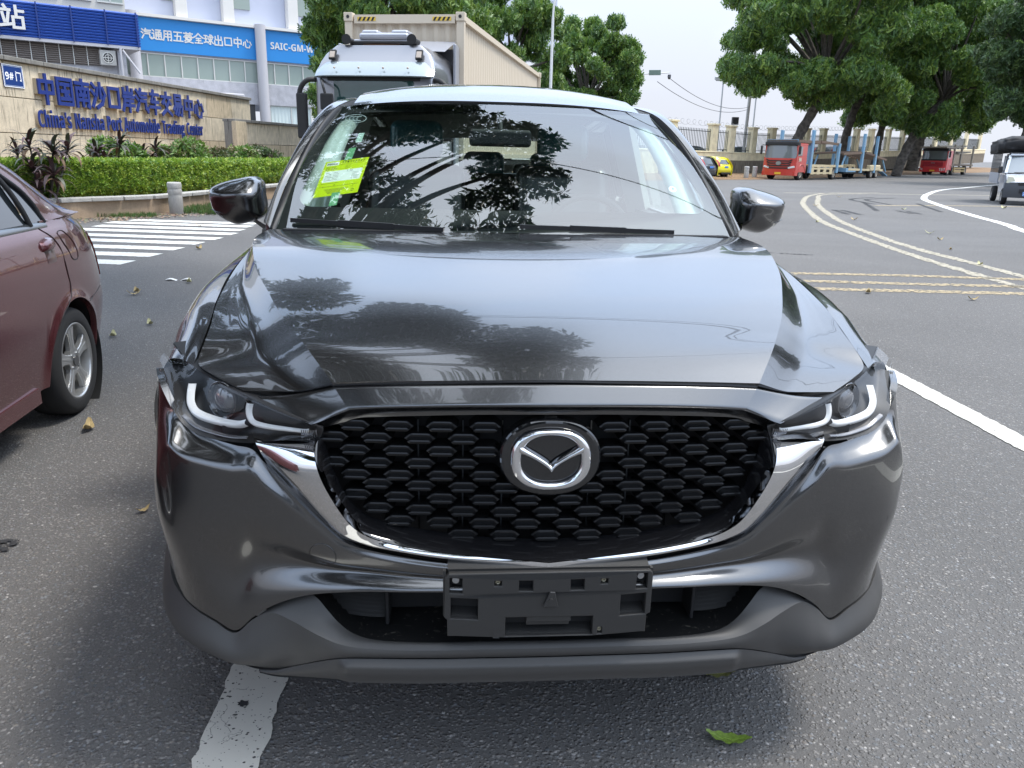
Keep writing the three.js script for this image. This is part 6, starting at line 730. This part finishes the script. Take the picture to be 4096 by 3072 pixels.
{ // doors, rear quarters, tail
  const X = (z, y) => 0.905 - 0.055 * sm(0.82, 1.06, y) - 0.03 * sm(0.6, 0.3, y) + 0.015 * Math.exp(-Math.pow((z - 3.64) / 0.4, 2)) - 0.16 * Math.pow(sm(3.9, 4.5, z), 2);
  const arch = (z) => { const d = 0.40 * 0.40 - (z - 3.64) * (z - 3.64); return d > 0 ? 0.36 + Math.sqrt(d) : 0; }, belt = (z) => 1.055 + 0.03 * sm(1.5, 4.2, z);
  for (const [n, a, b] of [['door', 1.485, 2.48], ['door', 2.488, 3.3], ['rear_quarter', 3.308, 4.46]]) { const h = panel(60, 18, (u, v) => { const z = a + (b - a) * u, lo = Math.max(0.34, arch(z)), y = lo + (belt(z) - lo) * v; return [X(z, y), y, -z]; }, 0.012, V3(1, 0, 0)); cp(n, h, Paint); cp(n, mirror(h), Paint); }
  const sill = merge([0.36, 0.24].slice(0, 1).map((y) => box(0.08, 0.16, 2.0, 0.86, 0.29, -2.4))); cp('sill_cladding', merge([sill, mirror(sill)]), Clad);
  const sideGlass = new THREE.MeshPhysicalMaterial({ transmission: 1, thickness: 0, roughness: 0, ior: 1.5 }); sideGlass.color.setRGB(0.75, 0.82, 0.78);
  for (const [a, b] of [[0.06, 0.48], [0.49, 0.72]]) { const h = grid(24, 8, (u, v) => { const t = a + (b - a) * u, p = pO(t), z = 1.5 + (4.1 - 1.5) * sm(-0.2, 1.1, 0) + 0, q = [0.862, belt(p[2]), p[2] - 0.02 * (1 - t)]; const r = mix(q, [p[0] - 0.004, p[1], p[2]], v); return W_(r); }); cp('side_window', h, sideGlass); cp('side_window', mirror(h), sideGlass); }
  const pb = grid(20, 4, (u, v) => { const p = pO(0.72 + 0.28 * u), q = [0.862 - 0.12 * u * u, belt(4) - 0.0, p[2] + 0.1 * u]; return W_(mix(q, p, v)); }); cp('rear_pillar', merge([pb, mirror(pb)]), Paint);
  cp('tailgate', merge([grid(20, 6, (u, v) => { const a = u * 2 - 1; return [a * 0.74, 0.62 + 0.46 * v, -(4.52 - 0.06 * v - 0.14 * a * a)]; }), ...[1, -1].map((s) => grid(4, 6, (u, v) => [s * (0.55 + 0.19 * u), 1.08 + 0.38 * v, -(4.44 - 0.24 * v - 0.1 * u)])), box(1.2, 0.06, 0.2, 0, 1.49, -4.24)]), Paint);
  cp('rear_window', grid(16, 6, (u, v) => { const a = u * 2 - 1; return [a * 0.62, 1.08 + 0.39 * v, -(4.45 - 0.24 * v - 0.06 * a * a)]; }), sideGlass); cp('rear_bumper', rbox(1.7, 0.4, 0.3, 0.1, 0, 0.48, -4.42), Clad);
  cp('underbody_block', merge([box(1.4, 0.10, 3.9, 0, 0.30, -2.5), box(1.3, 0.42, 1.1, 0, 0.58, -0.75), box(1.5, 0.04, 0.9, 0, 0.83, -0.9), box(1.5, 0.7, 0.04, 0, 0.72, -1.36)]), Matte);  // unseen black boxes added to block light below the body and behind the grille
  for (const s of [1, -1]) for (const z of [0.95, 3.64]) cp('wheel_liner', new THREE.CylinderGeometry(0.42, 0.42, 0.30, 24, 1, true, 0, Math.PI).rotateX(Math.PI / 2).rotateY(Math.PI / 2).translate(s * 0.74, 0.36, -z), Matte);
  const w = wheel(0.36, 0.225, mat(0.25, 0.25, 0.26, 0.3, { metalness: 0.8 }), 10); for (const z of [0.95, 3.64]) { addWheel(car, w, 0.785, 0.36, CZ - z); addWheel(car, w, -0.785, 0.36, CZ - z, true); }
}
{ // mirrors: housing with a crease, lower trim, stalk
  const loop = [[1.076, 1.172], [1.076, 1.13], [1.064, 1.095], [1.03, 1.068], [.985, 1.052], [.935, 1.062], [.893, 1.078], [.884, 1.10], [.885, 1.15], [.890, 1.19], [.905, 1.213], [.935, 1.222], [.975, 1.215], [1.02, 1.204], [1.058, 1.190]], n = loop.length, cx = .978, cy = 1.14;
  const L = (t) => { const k = t * n, i = Math.floor(k) % n, f = k - Math.floor(k), P = (j) => loop[(j + n * 2) % n], a = P(i - 1), b = P(i), c = P(i + 1), d = P(i + 2), h = (x) => { const m0 = (c[x] - a[x]) / 2, m1 = (d[x] - b[x]) / 2, f2 = f * f, f3 = f2 * f; return (2 * f3 - 3 * f2 + 1) * b[x] + (f3 - 2 * f2 + f) * m0 + (-2 * f3 + 3 * f2) * c[x] + (f3 - f2) * m1; }; return [h(0), h(1)]; };
  const zs = [[0, 1.600], [.28, 1.601], [.52, 1.608], [.72, 1.620], [.86, 1.637], [.95, 1.658], [1, 1.690], [1.0, 1.74], [0.97, 1.775]], Z = spl(zs);
  const h = grid(90, 36, (u, v) => { const q = L(u % 1), [k, z] = Z(v); const y = cy + (q[1] - cy) * k; return [cx + (q[0] - cx) * k, y - 0.004 * Math.exp(-Math.pow((y - 1.098) / 0.005, 2)) * 0, -(z + 0.16 * (q[0] - cx) * k + 0.55 * Math.max(0, y - 1.165) - 0.012 * Math.exp(-Math.pow((y - 1.165) / 0.03, 2)))]; });
  const st = grid(20, 10, (u, v) => { const a = u * 6.2832, p = mix([.935, 1.072, 1.70], [.835, 1.02, 1.64], v), r = 0.020 + 0.022 * v; return [p[0] + r * 0.7 * Math.cos(a), p[1] + r * 0.55 * Math.sin(a), -(p[2] + r * 1.6 * Math.cos(a + 1))]; });
  const seam = tube([[1.0715, 1.106, -1.672], [1.03, 1.0975, -1.627], [.978, 1.0965, -1.616], [.93, 1.097, -1.626], [.888, 1.10, -1.67]], 0.0016, 30, 5), gl = grid(20, 2, (u, v) => { const q = L(u); return [cx + (q[0] - cx) * 0.95 * v, cy + (q[1] - cy) * 0.95 * v, -1.768 - 0.16 * (q[0] - cx) * v]; });
  for (const s of [1, -1]) { const g = new THREE.Group(); g.name = 'door_mirror'; car.add(g); const q = (n2, x, m) => cp(n2, s > 0 ? x.clone() : mirror(x), m, g); q('housing', h, Paint); q('seam', seam, Gloss); q('stalk', st, Plast); q('mirror_glass', gl, M.chrome); }
}
{ // wipers and cowl
  cp('cowl', grid(40, 3, (u, v) => { const a = u * 2 - 1; return [a * 0.80, 1.045 - 0.01 * v, -(1.20 + 0.15 * a * a + 0.16 * v)]; }), Matte);
  const wip = (u0, v0, u1, v1) => { const a = glassAt(u0, v0, -0.012), b = glassAt(u1, v1, -0.012); return merge([beam(a, b, 0.012, 0.014), beam(mix(a, b, 0.32), mix(a, b, 0.68), 0.016, 0.02)]); };
  cp('wiper', wip(0.03, 0.055, 0.36, 0.03), mat(0.015, 0.015, 0.016, 0.5)); cp('wiper', wip(0.52, 0.055, 0.86, 0.028), mat(0.015, 0.015, 0.016, 0.5));
}
{ // cabin
  const dark = mat(0.018, 0.018, 0.02, 0.6), film = mat(0.58, 0.66, 0.60, 0.18, { clearcoat: 0.6 }), seatM = mat(0.022, 0.024, 0.028, 0.35, { clearcoat: 0.5, clearcoatRoughness: 0.15 }), teal = mat(0.05, 0.16, 0.19, 0.3, { clearcoat: 0.6 }), trim = mat(0.42, 0.42, 0.38, 0.8);
  cp('dashboard', panel(40, 16, (u, v) => { const a = u * 2 - 1, z = 1.36 + 0.62 * v; return [a * 0.74, 1.03 - 0.03 * v + 0.035 * Math.exp(-Math.pow((a - 0.48) / 0.22, 2)) * sm(0.4, 0.8, v) - 0.10 * sm(0.85, 1, v) - 0.03 * a * a, -(z + 0.06 * a * a)]; }, 0.05, V3(0, 1, 0)), dark);
  cp('steering_wheel', merge([new THREE.TorusGeometry(0.18, 0.016, 10, 40), box(0.34, 0.04, 0.02), rbox(0.13, 0.1, 0.05, 0.02)]).rotateX(-0.45).translate(0.40, 0.99, -2.12), dark);
  for (const x of [-0.38, 0.38]) { const s = cp('seat', merge([rbox(0.50, 0.66, 0.16, 0.07, x, 0.94, -2.86, 0, -0.18, 0, 4), rbox(0.52, 0.16, 0.54, 0.07, x, 0.60, -2.55, 0, 0, 0, 4)]), seatM); cp('headrest', rbox(0.27, 0.19, 0.11, 0.05, x, 1.385, -2.94, 0, -0.1, 0, 4), teal, s); }
  const rs = cp('rear_seat', rbox(1.3, 0.62, 0.16, 0.06, 0, 0.9, -3.72, 0, -0.25, 0, 3), seatM); for (const x of [-0.42, 0, 0.42]) cp('headrest', rbox(0.26, 0.17, 0.1, 0.05, x, 1.25, -3.82, 0, 0, 0, 3), teal, rs);
  cp('floor', box(1.5, 0.04, 2.9, 0, 0.42, -2.9), dark); cp('headliner', grid(20, 20, (u, v) => { const a = u * 2 - 1, z = 2.26 + v * 1.95; return [a * 0.60, roofY(z) - 0.075 - 0.03 * a * a, -z]; }), trim);
  const pt = spl([[.752, 1.095, 1.60], [.742, 1.17, 1.72], [.722, 1.27, 1.86], [.695, 1.37, 2.02], [.655, 1.455, 2.20], [.62, 1.49, 2.32]]), pw = grid(60, 12, (u, v) => { const p = pt(u), a = (v - 0.5) * 3.0, w = 0.062 - 0.02 * u, r = 1 + 0.10 * fbm(u * 16, v * 3, 5, 3); return [p[0] - w * 0.6 - w * Math.sin(a) * r, p[1] - 0.01 + 0.02 * Math.cos(a), -(p[2] + 0.02 - w * 0.55 * Math.cos(a) * r)]; }); cp('pillar_trim', pw, film); cp('pillar_trim', mirror(pw), film);
  const b2 = merge([beam([0.80, 1.05, -2.9], [0.64, 1.5, -2.75], 0.12, 0.05)]); cp('centre_pillar', merge([b2, mirror(b2)]), trim); const b3 = merge([beam([0.78, 1.05, -3.75], [0.62, 1.45, -3.6], 0.2, 0.05)]); cp('inner_rear_pillar', merge([b3, mirror(b3)]), trim);
  const dr = merge([box(0.05, 0.6, 2.6, 0.80, 0.76, -2.8)]); cp('door_card', merge([dr, mirror(dr)]), dark);
  const m = cp('interior_mirror', merge([rbox(0.255, 0.068, 0.03, 0.02, 0.0, 1.385, -2.02, 0.1, 0, 0, 3), bar([0, 1.41, -2.02], [0, 1.47, -2.10], 0.012, 8)]), M.black); cp('glass', rbox(0.24, 0.056, 0.006, 0.003, 0.0, 1.385, -2.036, 0.1), M.chrome, m);
}
{ // paper label, tape and stickers on the inside of the windscreen
  const onG = (X, Y) => { let u = X / 1.5 + 0.5, v = (Y - 1.05) / 0.47; for (let k = 0; k < 40; k++) { const p = glassAt(u, v), e = 1e-3, a = glassAt(u + e, v), b = glassAt(u, v + e), A = (a[0] - p[0]) / e, B = (b[0] - p[0]) / e, C = (a[1] - p[1]) / e, D = (b[1] - p[1]) / e, d = A * D - B * C, dx = X - p[0], dy = Y - p[1]; u += 0.7 * (D * dx - B * dy) / d; v += 0.7 * (A * dy - C * dx) / d; } return glassAt(u, v, 0.004); };
  const quad = (c, off = 0, n = 8) => grid(n, n, (u, v) => { const a = mix(c[0], c[1], u), b = mix(c[3], c[2], u), p = mix(b, a, v), q = onG(p[0], p[1]); return [q[0], q[1] - off * 0.8, q[2] - off * 0.5]; });
  const tex = canvasTex(768, 640, (c, w, h) => { c.fillStyle = '#d2e600'; c.fillRect(0, 0, w, h); c.fillStyle = '#f4f7ee'; c.fillRect(36, 24, 220, 62); c.fillRect(60, 190, 660, 200); c.strokeStyle = c.fillStyle = '#4d5a12'; ['qi', 'che', 'chu', 'wu', 'quan', 'jiao', 'tong', 'yi', 'yong'].slice(0, 2).forEach((n, i) => drawHan(c, n, 300 + i * 46, 22, 38, 12)); c.font = 'bold 40px sans-serif'; c.fillRect(396, 24, 30, 36); for (let i = 0; i < 7; i++) { c.fillRect(400 + i * 46, 24, 34, 6); c.fillRect(400 + i * 46, 38, 34, 5); c.fillRect(400 + i * 46, 52, 34, 6); c.fillRect(412 + i * 46, 24, 6, 36); } c.fillRect(280, 78, 440, 4); c.fillStyle = '#3a3f2a'; for (let i = 0; i < 9; i++) c.fillRect(48 + i * 21, 36, 14, 38); for (let k = 0; k < 5; k++) { c.fillRect(50 + k * 16, 100, 5, 84); } for (let k = 0; k < 6; k++) { c.fillRect(140, 108 + k * 13, 60 + 90 * rnd(), 4); c.fillRect(390, 104 + k * 13, 40 + 60 * rnd(), 3); } c.font = 'bold 46px monospace'; c.fillText('7.05', 440, 232); for (let k = 0; k < 6; k++) { c.fillRect(84, 222 + k * 26, 90 + 60 * rnd(), 6); c.fillRect(220, 222 + k * 26, 60 + 60 * rnd(), 5); c.fillRect(560, 250 + k * 22, 60 + 70 * rnd(), 5); } c.fillRect(60, 412, 300, 5); c.fillRect(40, 470, 680, 5); c.fillRect(110, 455, 6, 34); c.fillRect(300, 440, 8, 26); c.fillRect(640, 470, 6, 40); for (let k = 0; k < 5; k++) c.fillRect(150 + 20 * k, 520 + k * 18, 420 - 60 * k, 6); c.strokeStyle = '#3a3f2a'; c.lineWidth = 7; c.strokeRect(640, 560, 34, 34); });
  const yl = cp('paper_label', quad([[-.668, 1.283], [-.506, 1.306], [-.531, 1.186], [-.690, 1.162]], 0.002, 12), new THREE.MeshPhysicalMaterial({ map: tex, roughness: 0.5, emissive: 0x000000 }));
  const green = mat(0.16, 0.42, 0.20, 0.6);
  cp('tape', quad([[-.590, 1.333], [-.562, 1.338], [-.571, 1.295], [-.599, 1.290]]), green); cp('tape', quad([[-.622, 1.180], [-.593, 1.184], [-.598, 1.142], [-.627, 1.137]]), green); cp('tape', quad([[-.563, 1.392], [-.54, 1.394], [-.546, 1.358], [-.57, 1.356]]), mat(0.45, 0.62, 0.52, 0.6));
  const ds = grid(28, 4, (u, v) => { const q = onG(.628 + 0.0155 * v * Math.cos(u * 6.2832), 1.215 + 0.010 * v * Math.sin(u * 6.2832)); return q; }); const st = cp('round_sticker', ds, mat(0.82, 0.83, 0.82, 0.5)); cp('print', grid(3, 1, (u, v) => { const q = onG(.625 + 0.008 * u, 1.212 + 0.007 * v); return [q[0], q[1] + 0.002, q[2] + 0.002]; }), mat(0.06, 0.25, 0.5, 0.5), st);
  const ccc = []; for (let i = 0; i < 3; i++) ccc.push(grid(10, 1, (u, v) => { const t = 1.0 + u * 4.3, r = 0.010 + 0.003 * v; return onG(-.605 + i * 0.016 + r * Math.cos(t), 1.452 + r * 0.8 * Math.sin(t)); })); ccc.push(grid(40, 1, (u, v) => onG(-.589 + (0.042 + 0.003 * v) * Math.cos(u * 6.2832), 1.452 + (0.016 + 0.002 * v) * Math.sin(u * 6.2832)))); cp('safety_mark', merge(ccc), mat(0.5, 0.55, 0.55, 0.6));
}
// ---------- the maroon sedan on the left, seen from its right rear ----------
{ const t = thing('maroon_sedan', 'maroon sedan on the left showing its right rear wheel and quarter', 'car', [-2.905, 0, -2.6], 0.07);
  const paint = new THREE.MeshPhysicalMaterial({ metalness: 0.55, roughness: 0.25, clearcoat: 1, clearcoatRoughness: 0.02, ior: 2.1 }); paint.color.setRGB(0.15, 0.034, 0.038);
  const plan = spl([[.84, 3.3], [.845, 2.2], [.845, 1.1], [.84, .4], [.838, .1], [.832, -.2], [.812, -.42], [.765, -.60], [.67, -.735], [.5, -.82], [.25, -.86], [0, -.87]]);
  const taper = skey([.2, .32, .5, .68, .80, .86, .90, .96], [.035, .02, .0, -.004, .0, .014, .026, .06]), rearIn = skey([.2, .32, .47, .6, .75, .86, .93, .98], [.10, .05, .0, .01, .05, .09, .14, .22]);
  const R = .335, arch = (z) => { const d = R * R - z * z; return d > 0 ? .255 + Math.sqrt(d) : 0; };
  const P = (u, y) => { const p = plan(u), k = sm(.0, -.55, p[1]), c = 0.014 * Math.exp(-Math.pow((Math.hypot(p[1], y - .255) - R) / .03, 2)) * (p[1] > -.42 ? 1 : 0); return [p[0] * (1 - k * taper(y) * .3) - taper(y) * (1 - .4 * k) + c, y, p[1] + rearIn(y) * k]; };
  const top = (z) => .962 - .012 * sm(0, -.8, z), bot = (z) => Math.max(z > 0 ? .235 : .235 + .06 * sm(0, -.5, z), arch(z));
  const side = (u0, u1, nu) => panel(nu, 26, (u, v) => { const U = u0 + (u1 - u0) * u, z = plan(U)[1], b = bot(z), y = b + (top(z) - b) * v; return P(U, y); }, 0.03, V3(1, 0, 0), [1, 0, 0, 0]);
  // plan parameter of a given z on the flank
  const uz = (z) => { let a = 0, b = 0.8; for (let i = 0; i < 40; i++) { const m = (a + b) / 2; if (plan(m)[1] > z) a = m; else b = m; } return a; };
  const on = (z, y, off = 0.002) => { const p = P(uz(z), y); return [p[0] + off, p[1], p[2]]; };
  const b = side(0, 1, 190); part('body', merge([b, mirror(b)]), paint, t);
  part('front', merge([box(1.5, .5, .5, 0, .6, 3.2), rbox(1.6, .25, 1.1, .1, 0, .82, 2.9)]), paint, t);
  const deck = grid(30, 20, (u, v) => { const a = u * 2 - 1, e = P(uz(-.05 - .3 * v), top(-.3 * v)), z = -.15 - .53 * v; const ed = v < 1 ? 1 : 1, X = .775 - .10 * v * v - .05 * v; return [a * X, .985 - .02 * v - .03 * Math.pow(v, 4) - .028 * Math.pow(Math.abs(a), 5), z - .07 * (1 - a * a) * v + .0 * ed]; }); part('boot_lid', deck, paint, t);
  const sh = grid(60, 4, (u, v) => { const z = .1 - .82 * u, U = uz(Math.max(z, -.70)), e = P(U, top(z) - .001), X = .775 - .10 * u * u - .05 * u, q = [X, .957 - .02 * u - .03 * Math.pow(u, 4), Math.min(e[2], -.15 - .53 * (u * .82 / .75 - .2))]; const p = mix(e, [q[0], q[1] + .012, e[2] + 0.02 * u], v); return [p[0], p[1] + .008 * Math.sin(Math.PI * v), p[2]]; }); part('shoulder', merge([sh, mirror(sh)]), paint, t);
  const ci = spl([[.775, .962, .035], [.765, .99, .05], [.752, 1.04, .07], [.728, 1.11, .13], [.705, 1.17, .225], [.69, 1.22, .32], [.665, 1.30, .52], [.64, 1.37, .85], [.63, 1.39, 1.3], [.64, 1.36, 1.8], [.70, 1.16, 2.2], [.775, .965, 2.5]]), co = spl([[.735, .970, -.50], [.715, 1.0, -.36], [.695, 1.05, -.25], [.665, 1.13, -.12], [.64, 1.21, .02], [.62, 1.27, .17], [.59, 1.345, .40], [.57, 1.41, .8], [.56, 1.435, 1.3], [.57, 1.40, 1.8], [.63, 1.18, 2.3], [.70, .985, 2.7]]);
  const pil = grid(80, 8, (u, v) => { const p = mix(ci(u), co(u), v), s = .014 * Math.sin(Math.PI * v); return [p[0] + s, p[1] + s * .5, p[2]]; }); part('pillar', merge([pil, mirror(pil)]), paint, t);
  const fill = grid(14, 4, (u, v) => { const a = on(.05 - .56 * u, .955, 0), c = mix(ci(0), co(0), u), p = mix(a, c, v); return [p[0], p[1] + .004 * Math.sin(3.14 * v), p[2]]; }); part('quarter_panel', merge([fill, mirror(fill)]), paint, t);
  part('roof', grid(20, 20, (u, v) => { const a = u * 2 - 1, p = co((6.4 + 2.6 * v) / 11); return [a * p[0], p[1] + .045 * (1 - a * a), p[2]]; }), paint, t);
  part('rear_window', grid(20, 12, (u, v) => { const a = u * 2 - 1, p = co(6.4 / 11 * (.08 + .92 * v)); return [a * p[0], p[1] + .03 * (1 - a * a) * (1 - .5 * v), p[2] - .10 * (1 - a * a) * (1 - v)]; }), M.darkGlass, t); part('windscreen', grid(16, 6, (u, v) => { const a = u * 2 - 1, p = co((9 + 2 * v) / 11); return [a * p[0], p[1] + .04 * (1 - a * a), p[2] + .1 * (1 - a * a)]; }), M.darkGlass, t);
  const gl = (z0, z1) => grid(24, 10, (u, v) => { const z = z0 + (z1 - z0) * u; let k = 0; for (let i = 0; i <= 200; i++) { const q = ci(i / 200 * .8); if (q[2] >= z) { k = i / 200 * .8; break; } } const hi = ci(k), lo = [.782, .960, z], p = mix(lo, hi, v); return [p[0] - .006, p[1], p[2]]; });
  const tint = mat(0.015, 0.02, 0.024, 0.03, { clearcoat: 1, ior: 1.9 }); for (const [z0, z1] of [[.05, .20], [.235, 1.05], [1.11, 2.2]]) { const g = gl(z0, z1); part('side_window', g, tint, t); part('side_window', mirror(g), tint, t); }
  const fr = merge([tube([[.782, .955, .205], [.765, 1.03, .228], [.735, 1.12, .262], [.712, 1.17, .285]], .013, 14, 6), tube(Array.from({ length: 24 }, (_, i) => { const p = ci(i / 23 * .7); return [p[0] - .002, p[1], p[2]]; }), .012, 60, 6)]); part('window_frame', merge([fr, mirror(fr)]), M.black, t);
  const bm = grid(30, 4, (u, v) => { const z = .05 + 2.3 * u, e = on(z, .945, 0); return [e[0] + .004 - .02 * v + .007 * Math.sin(3.14 * v), .940 + .028 * v, z]; }); part('belt_moulding', merge([bm, mirror(bm)]), mat(0.05, 0.055, 0.06, 0.22, { clearcoat: 0.8 }), t);
  const line = (pts, r = .0022) => tube(pts.map((p) => on(p[0], p[1], 0.0005)), r, 60, 5), seamM = mat(0.008, 0.004, 0.004, 0.5);
  part('door_seam', line([[.17, .955], [.13, .93], [.075, .895], [.035, .84], [.03, .77], [.02, .71], [.008, .66], [.03, .615], [.10, .575], [.17, .54], [.225, .48]], .003), seamM, t);
  const fd = [[0, .905], [-.02, .913], [-.075, .913], [-.105, .895], [-.15, .862], [-.163, .83], [-.163, .79], [-.15, .772], [-.095, .768], [-.065, .782], [-.045, .82], [-.01, .88], [0, .905]]; part('fuel_flap', line(fd, .0025), seamM, t); part('bumper_seam', line([[-.205, .54], [-.30, .552], [-.40, .566], [-.47, .576]], .002), seamM, t);
  { const h = part('door_handle', panel(14, 8, (u, v) => { const z = .235 - .145 * u, y = .865 + .030 * (v - .5) * 2 * Math.pow(Math.sin(Math.PI * (0.12 + 0.76 * u)), 0.4) + .012 * u, p = on(z, y); return [p[0] + .022 * Math.pow(Math.sin(Math.PI * u), .4) * Math.pow(Math.sin(Math.PI * v), .5), y, p[2]]; }, 0.004, V3(1, 0, 0)), paint, t); part('recess', grid(12, 6, (u, v) => { const z = .215 - .10 * u, y = .79 + .065 * v, p = on(z, y, 0.001); return [p[0] - .0 + .002 * Math.sin(3.1 * u), y, p[2]]; }), mat(0.06, 0.02, 0.022, 0.3, { clearcoat: 1 }), h); }
  const lampG = (y0, y1, a0, a1) => panel(12, 14, (u, v) => { const y = y0 + (y1 - y0) * v, c = plan(a0 + (a1 - a0) * u - .012 * (v - .5)); const U = a0 + (a1 - a0) * u + .05 * (1 - v) * (u < .5 ? (0.5 - u) : 0), p = P(U, y); return [p[0] + .006, y, p[2] - .004]; }, .01, V3(1, 0, -1)); const u0 = uz(-.545);
  for (const f of [(g) => g, mirror]) { const l = part('tail_lamp', f(lampG(.62, .845, u0 + .012, .86)), new THREE.MeshPhysicalMaterial({ color: 0x6a0a0c, roughness: 0.08, clearcoat: 1 }), t); part('clear_lens', f(lampG(.845, .872, u0 + .006, .84)), mat(0.6, 0.6, 0.6, 0.1, { clearcoat: 1 }), l); }
  part('sill', merge([box(.05, .07, 2.1, .80, .225, 1.5), box(.05, .07, 2.1, -.80, .225, 1.5)]), paint, t); part('underbody_block', merge([box(1.3, .14, 3.6, 0, .30, 1.3), box(1.2, .3, .5, 0, .45, -.55)]), M.black, t);
  for (const s of [1, -1]) part('wheel_liner', merge([new THREE.CylinderGeometry(.335, .335, .26, 30, 1, true, Math.PI * 0, Math.PI).rotateX(-Math.PI / 2).rotateY(Math.PI / 2).translate(s * .69, .255, 0), box(.01, .5, .66, s * .57, .35, 0)]), mat(0.012, 0.012, 0.012, 0.9), t);
  { // wheel with five forked alloy spokes
    const g = new THREE.Group(); g.name = 'wheel'; const al = mat(0.55, 0.55, 0.54, 0.3, { metalness: 0.75 }), Rr = .272, w = .185;
    part('tyre', new THREE.LatheGeometry([[.186, -w / 2], [.235, -w / 2], [.262, -.08], [.270, -.055], [.268, -.045], [.272, -.04], [.272, -.008], [.268, -.003], [.272, .002], [.272, .045], [.268, .05], [.270, .058], [.262, .080], [.238, .0935], [.205, .094], [.192, .088], [.186, .08]].map((p) => new THREE.Vector2(...p)), 56).rotateZ(-Math.PI / 2), M.tyre, g);
    part('rim', new THREE.LatheGeometry([[.190, .084], [.192, .088], [.184, .089], [.179, .078], [.172, .02], [.165, -.06]].map((p) => new THREE.Vector2(...p)), 56).rotateZ(-Math.PI / 2), al, g);
    part('brake', merge([cyl(.12, .12, .02, -.02, 0, 0, 30, 0, Math.PI / 2), cyl(.17, .17, .01, -.07, 0, 0, 30, 0, Math.PI / 2)]), mat(0.05, 0.045, 0.04, 0.6, { metalness: 0.5 }), g);
    const sp = shapeGeo([[-.030, .045], [.030, .045], [.024, .08], [.027, .12], [.046, .172], [.018, .181], [-.018, .181], [-.046, .172], [-.027, .12], [-.024, .08]], [], .018, .006, 3).rotateY(Math.PI / 2).translate(.052, 0, 0); const ridge = shapeGeo([[-.010, .05], [.010, .05], [.006, .17], [-.006, .17]], [], .004, .004, 2).rotateY(Math.PI / 2).translate(.070, 0, 0);
    for (let i = 0; i < 5; i++) part('spoke', merge([sp, ridge]).applyMatrix4(new THREE.Matrix4().makeRotationX(i * 1.2566 + .05)), al, g);
    const hub = part('hub', cyl(.062, .066, .03, .060, 0, 0, 30, 0, Math.PI / 2), al, g); part('cap', cyl(.026, .028, .012, .078, 0, 0, 20, 0, Math.PI / 2), mat(0.2, 0.2, 0.2, 0.3, { metalness: 0.8 }), hub); for (let i = 0; i < 4; i++) part('nut', cyl(.009, .009, .012, .074, .043 * Math.cos(i * 1.571 + .8), .043 * Math.sin(i * 1.571 + .8), 8, 0, Math.PI / 2), M.steel, hub);
    for (const z of [0, 2.52]) { addWheel(t, g, .735, .272, z); addWheel(t, g, -.735, .272, z, true); }
  }
}
renderer.render(scene, camera);
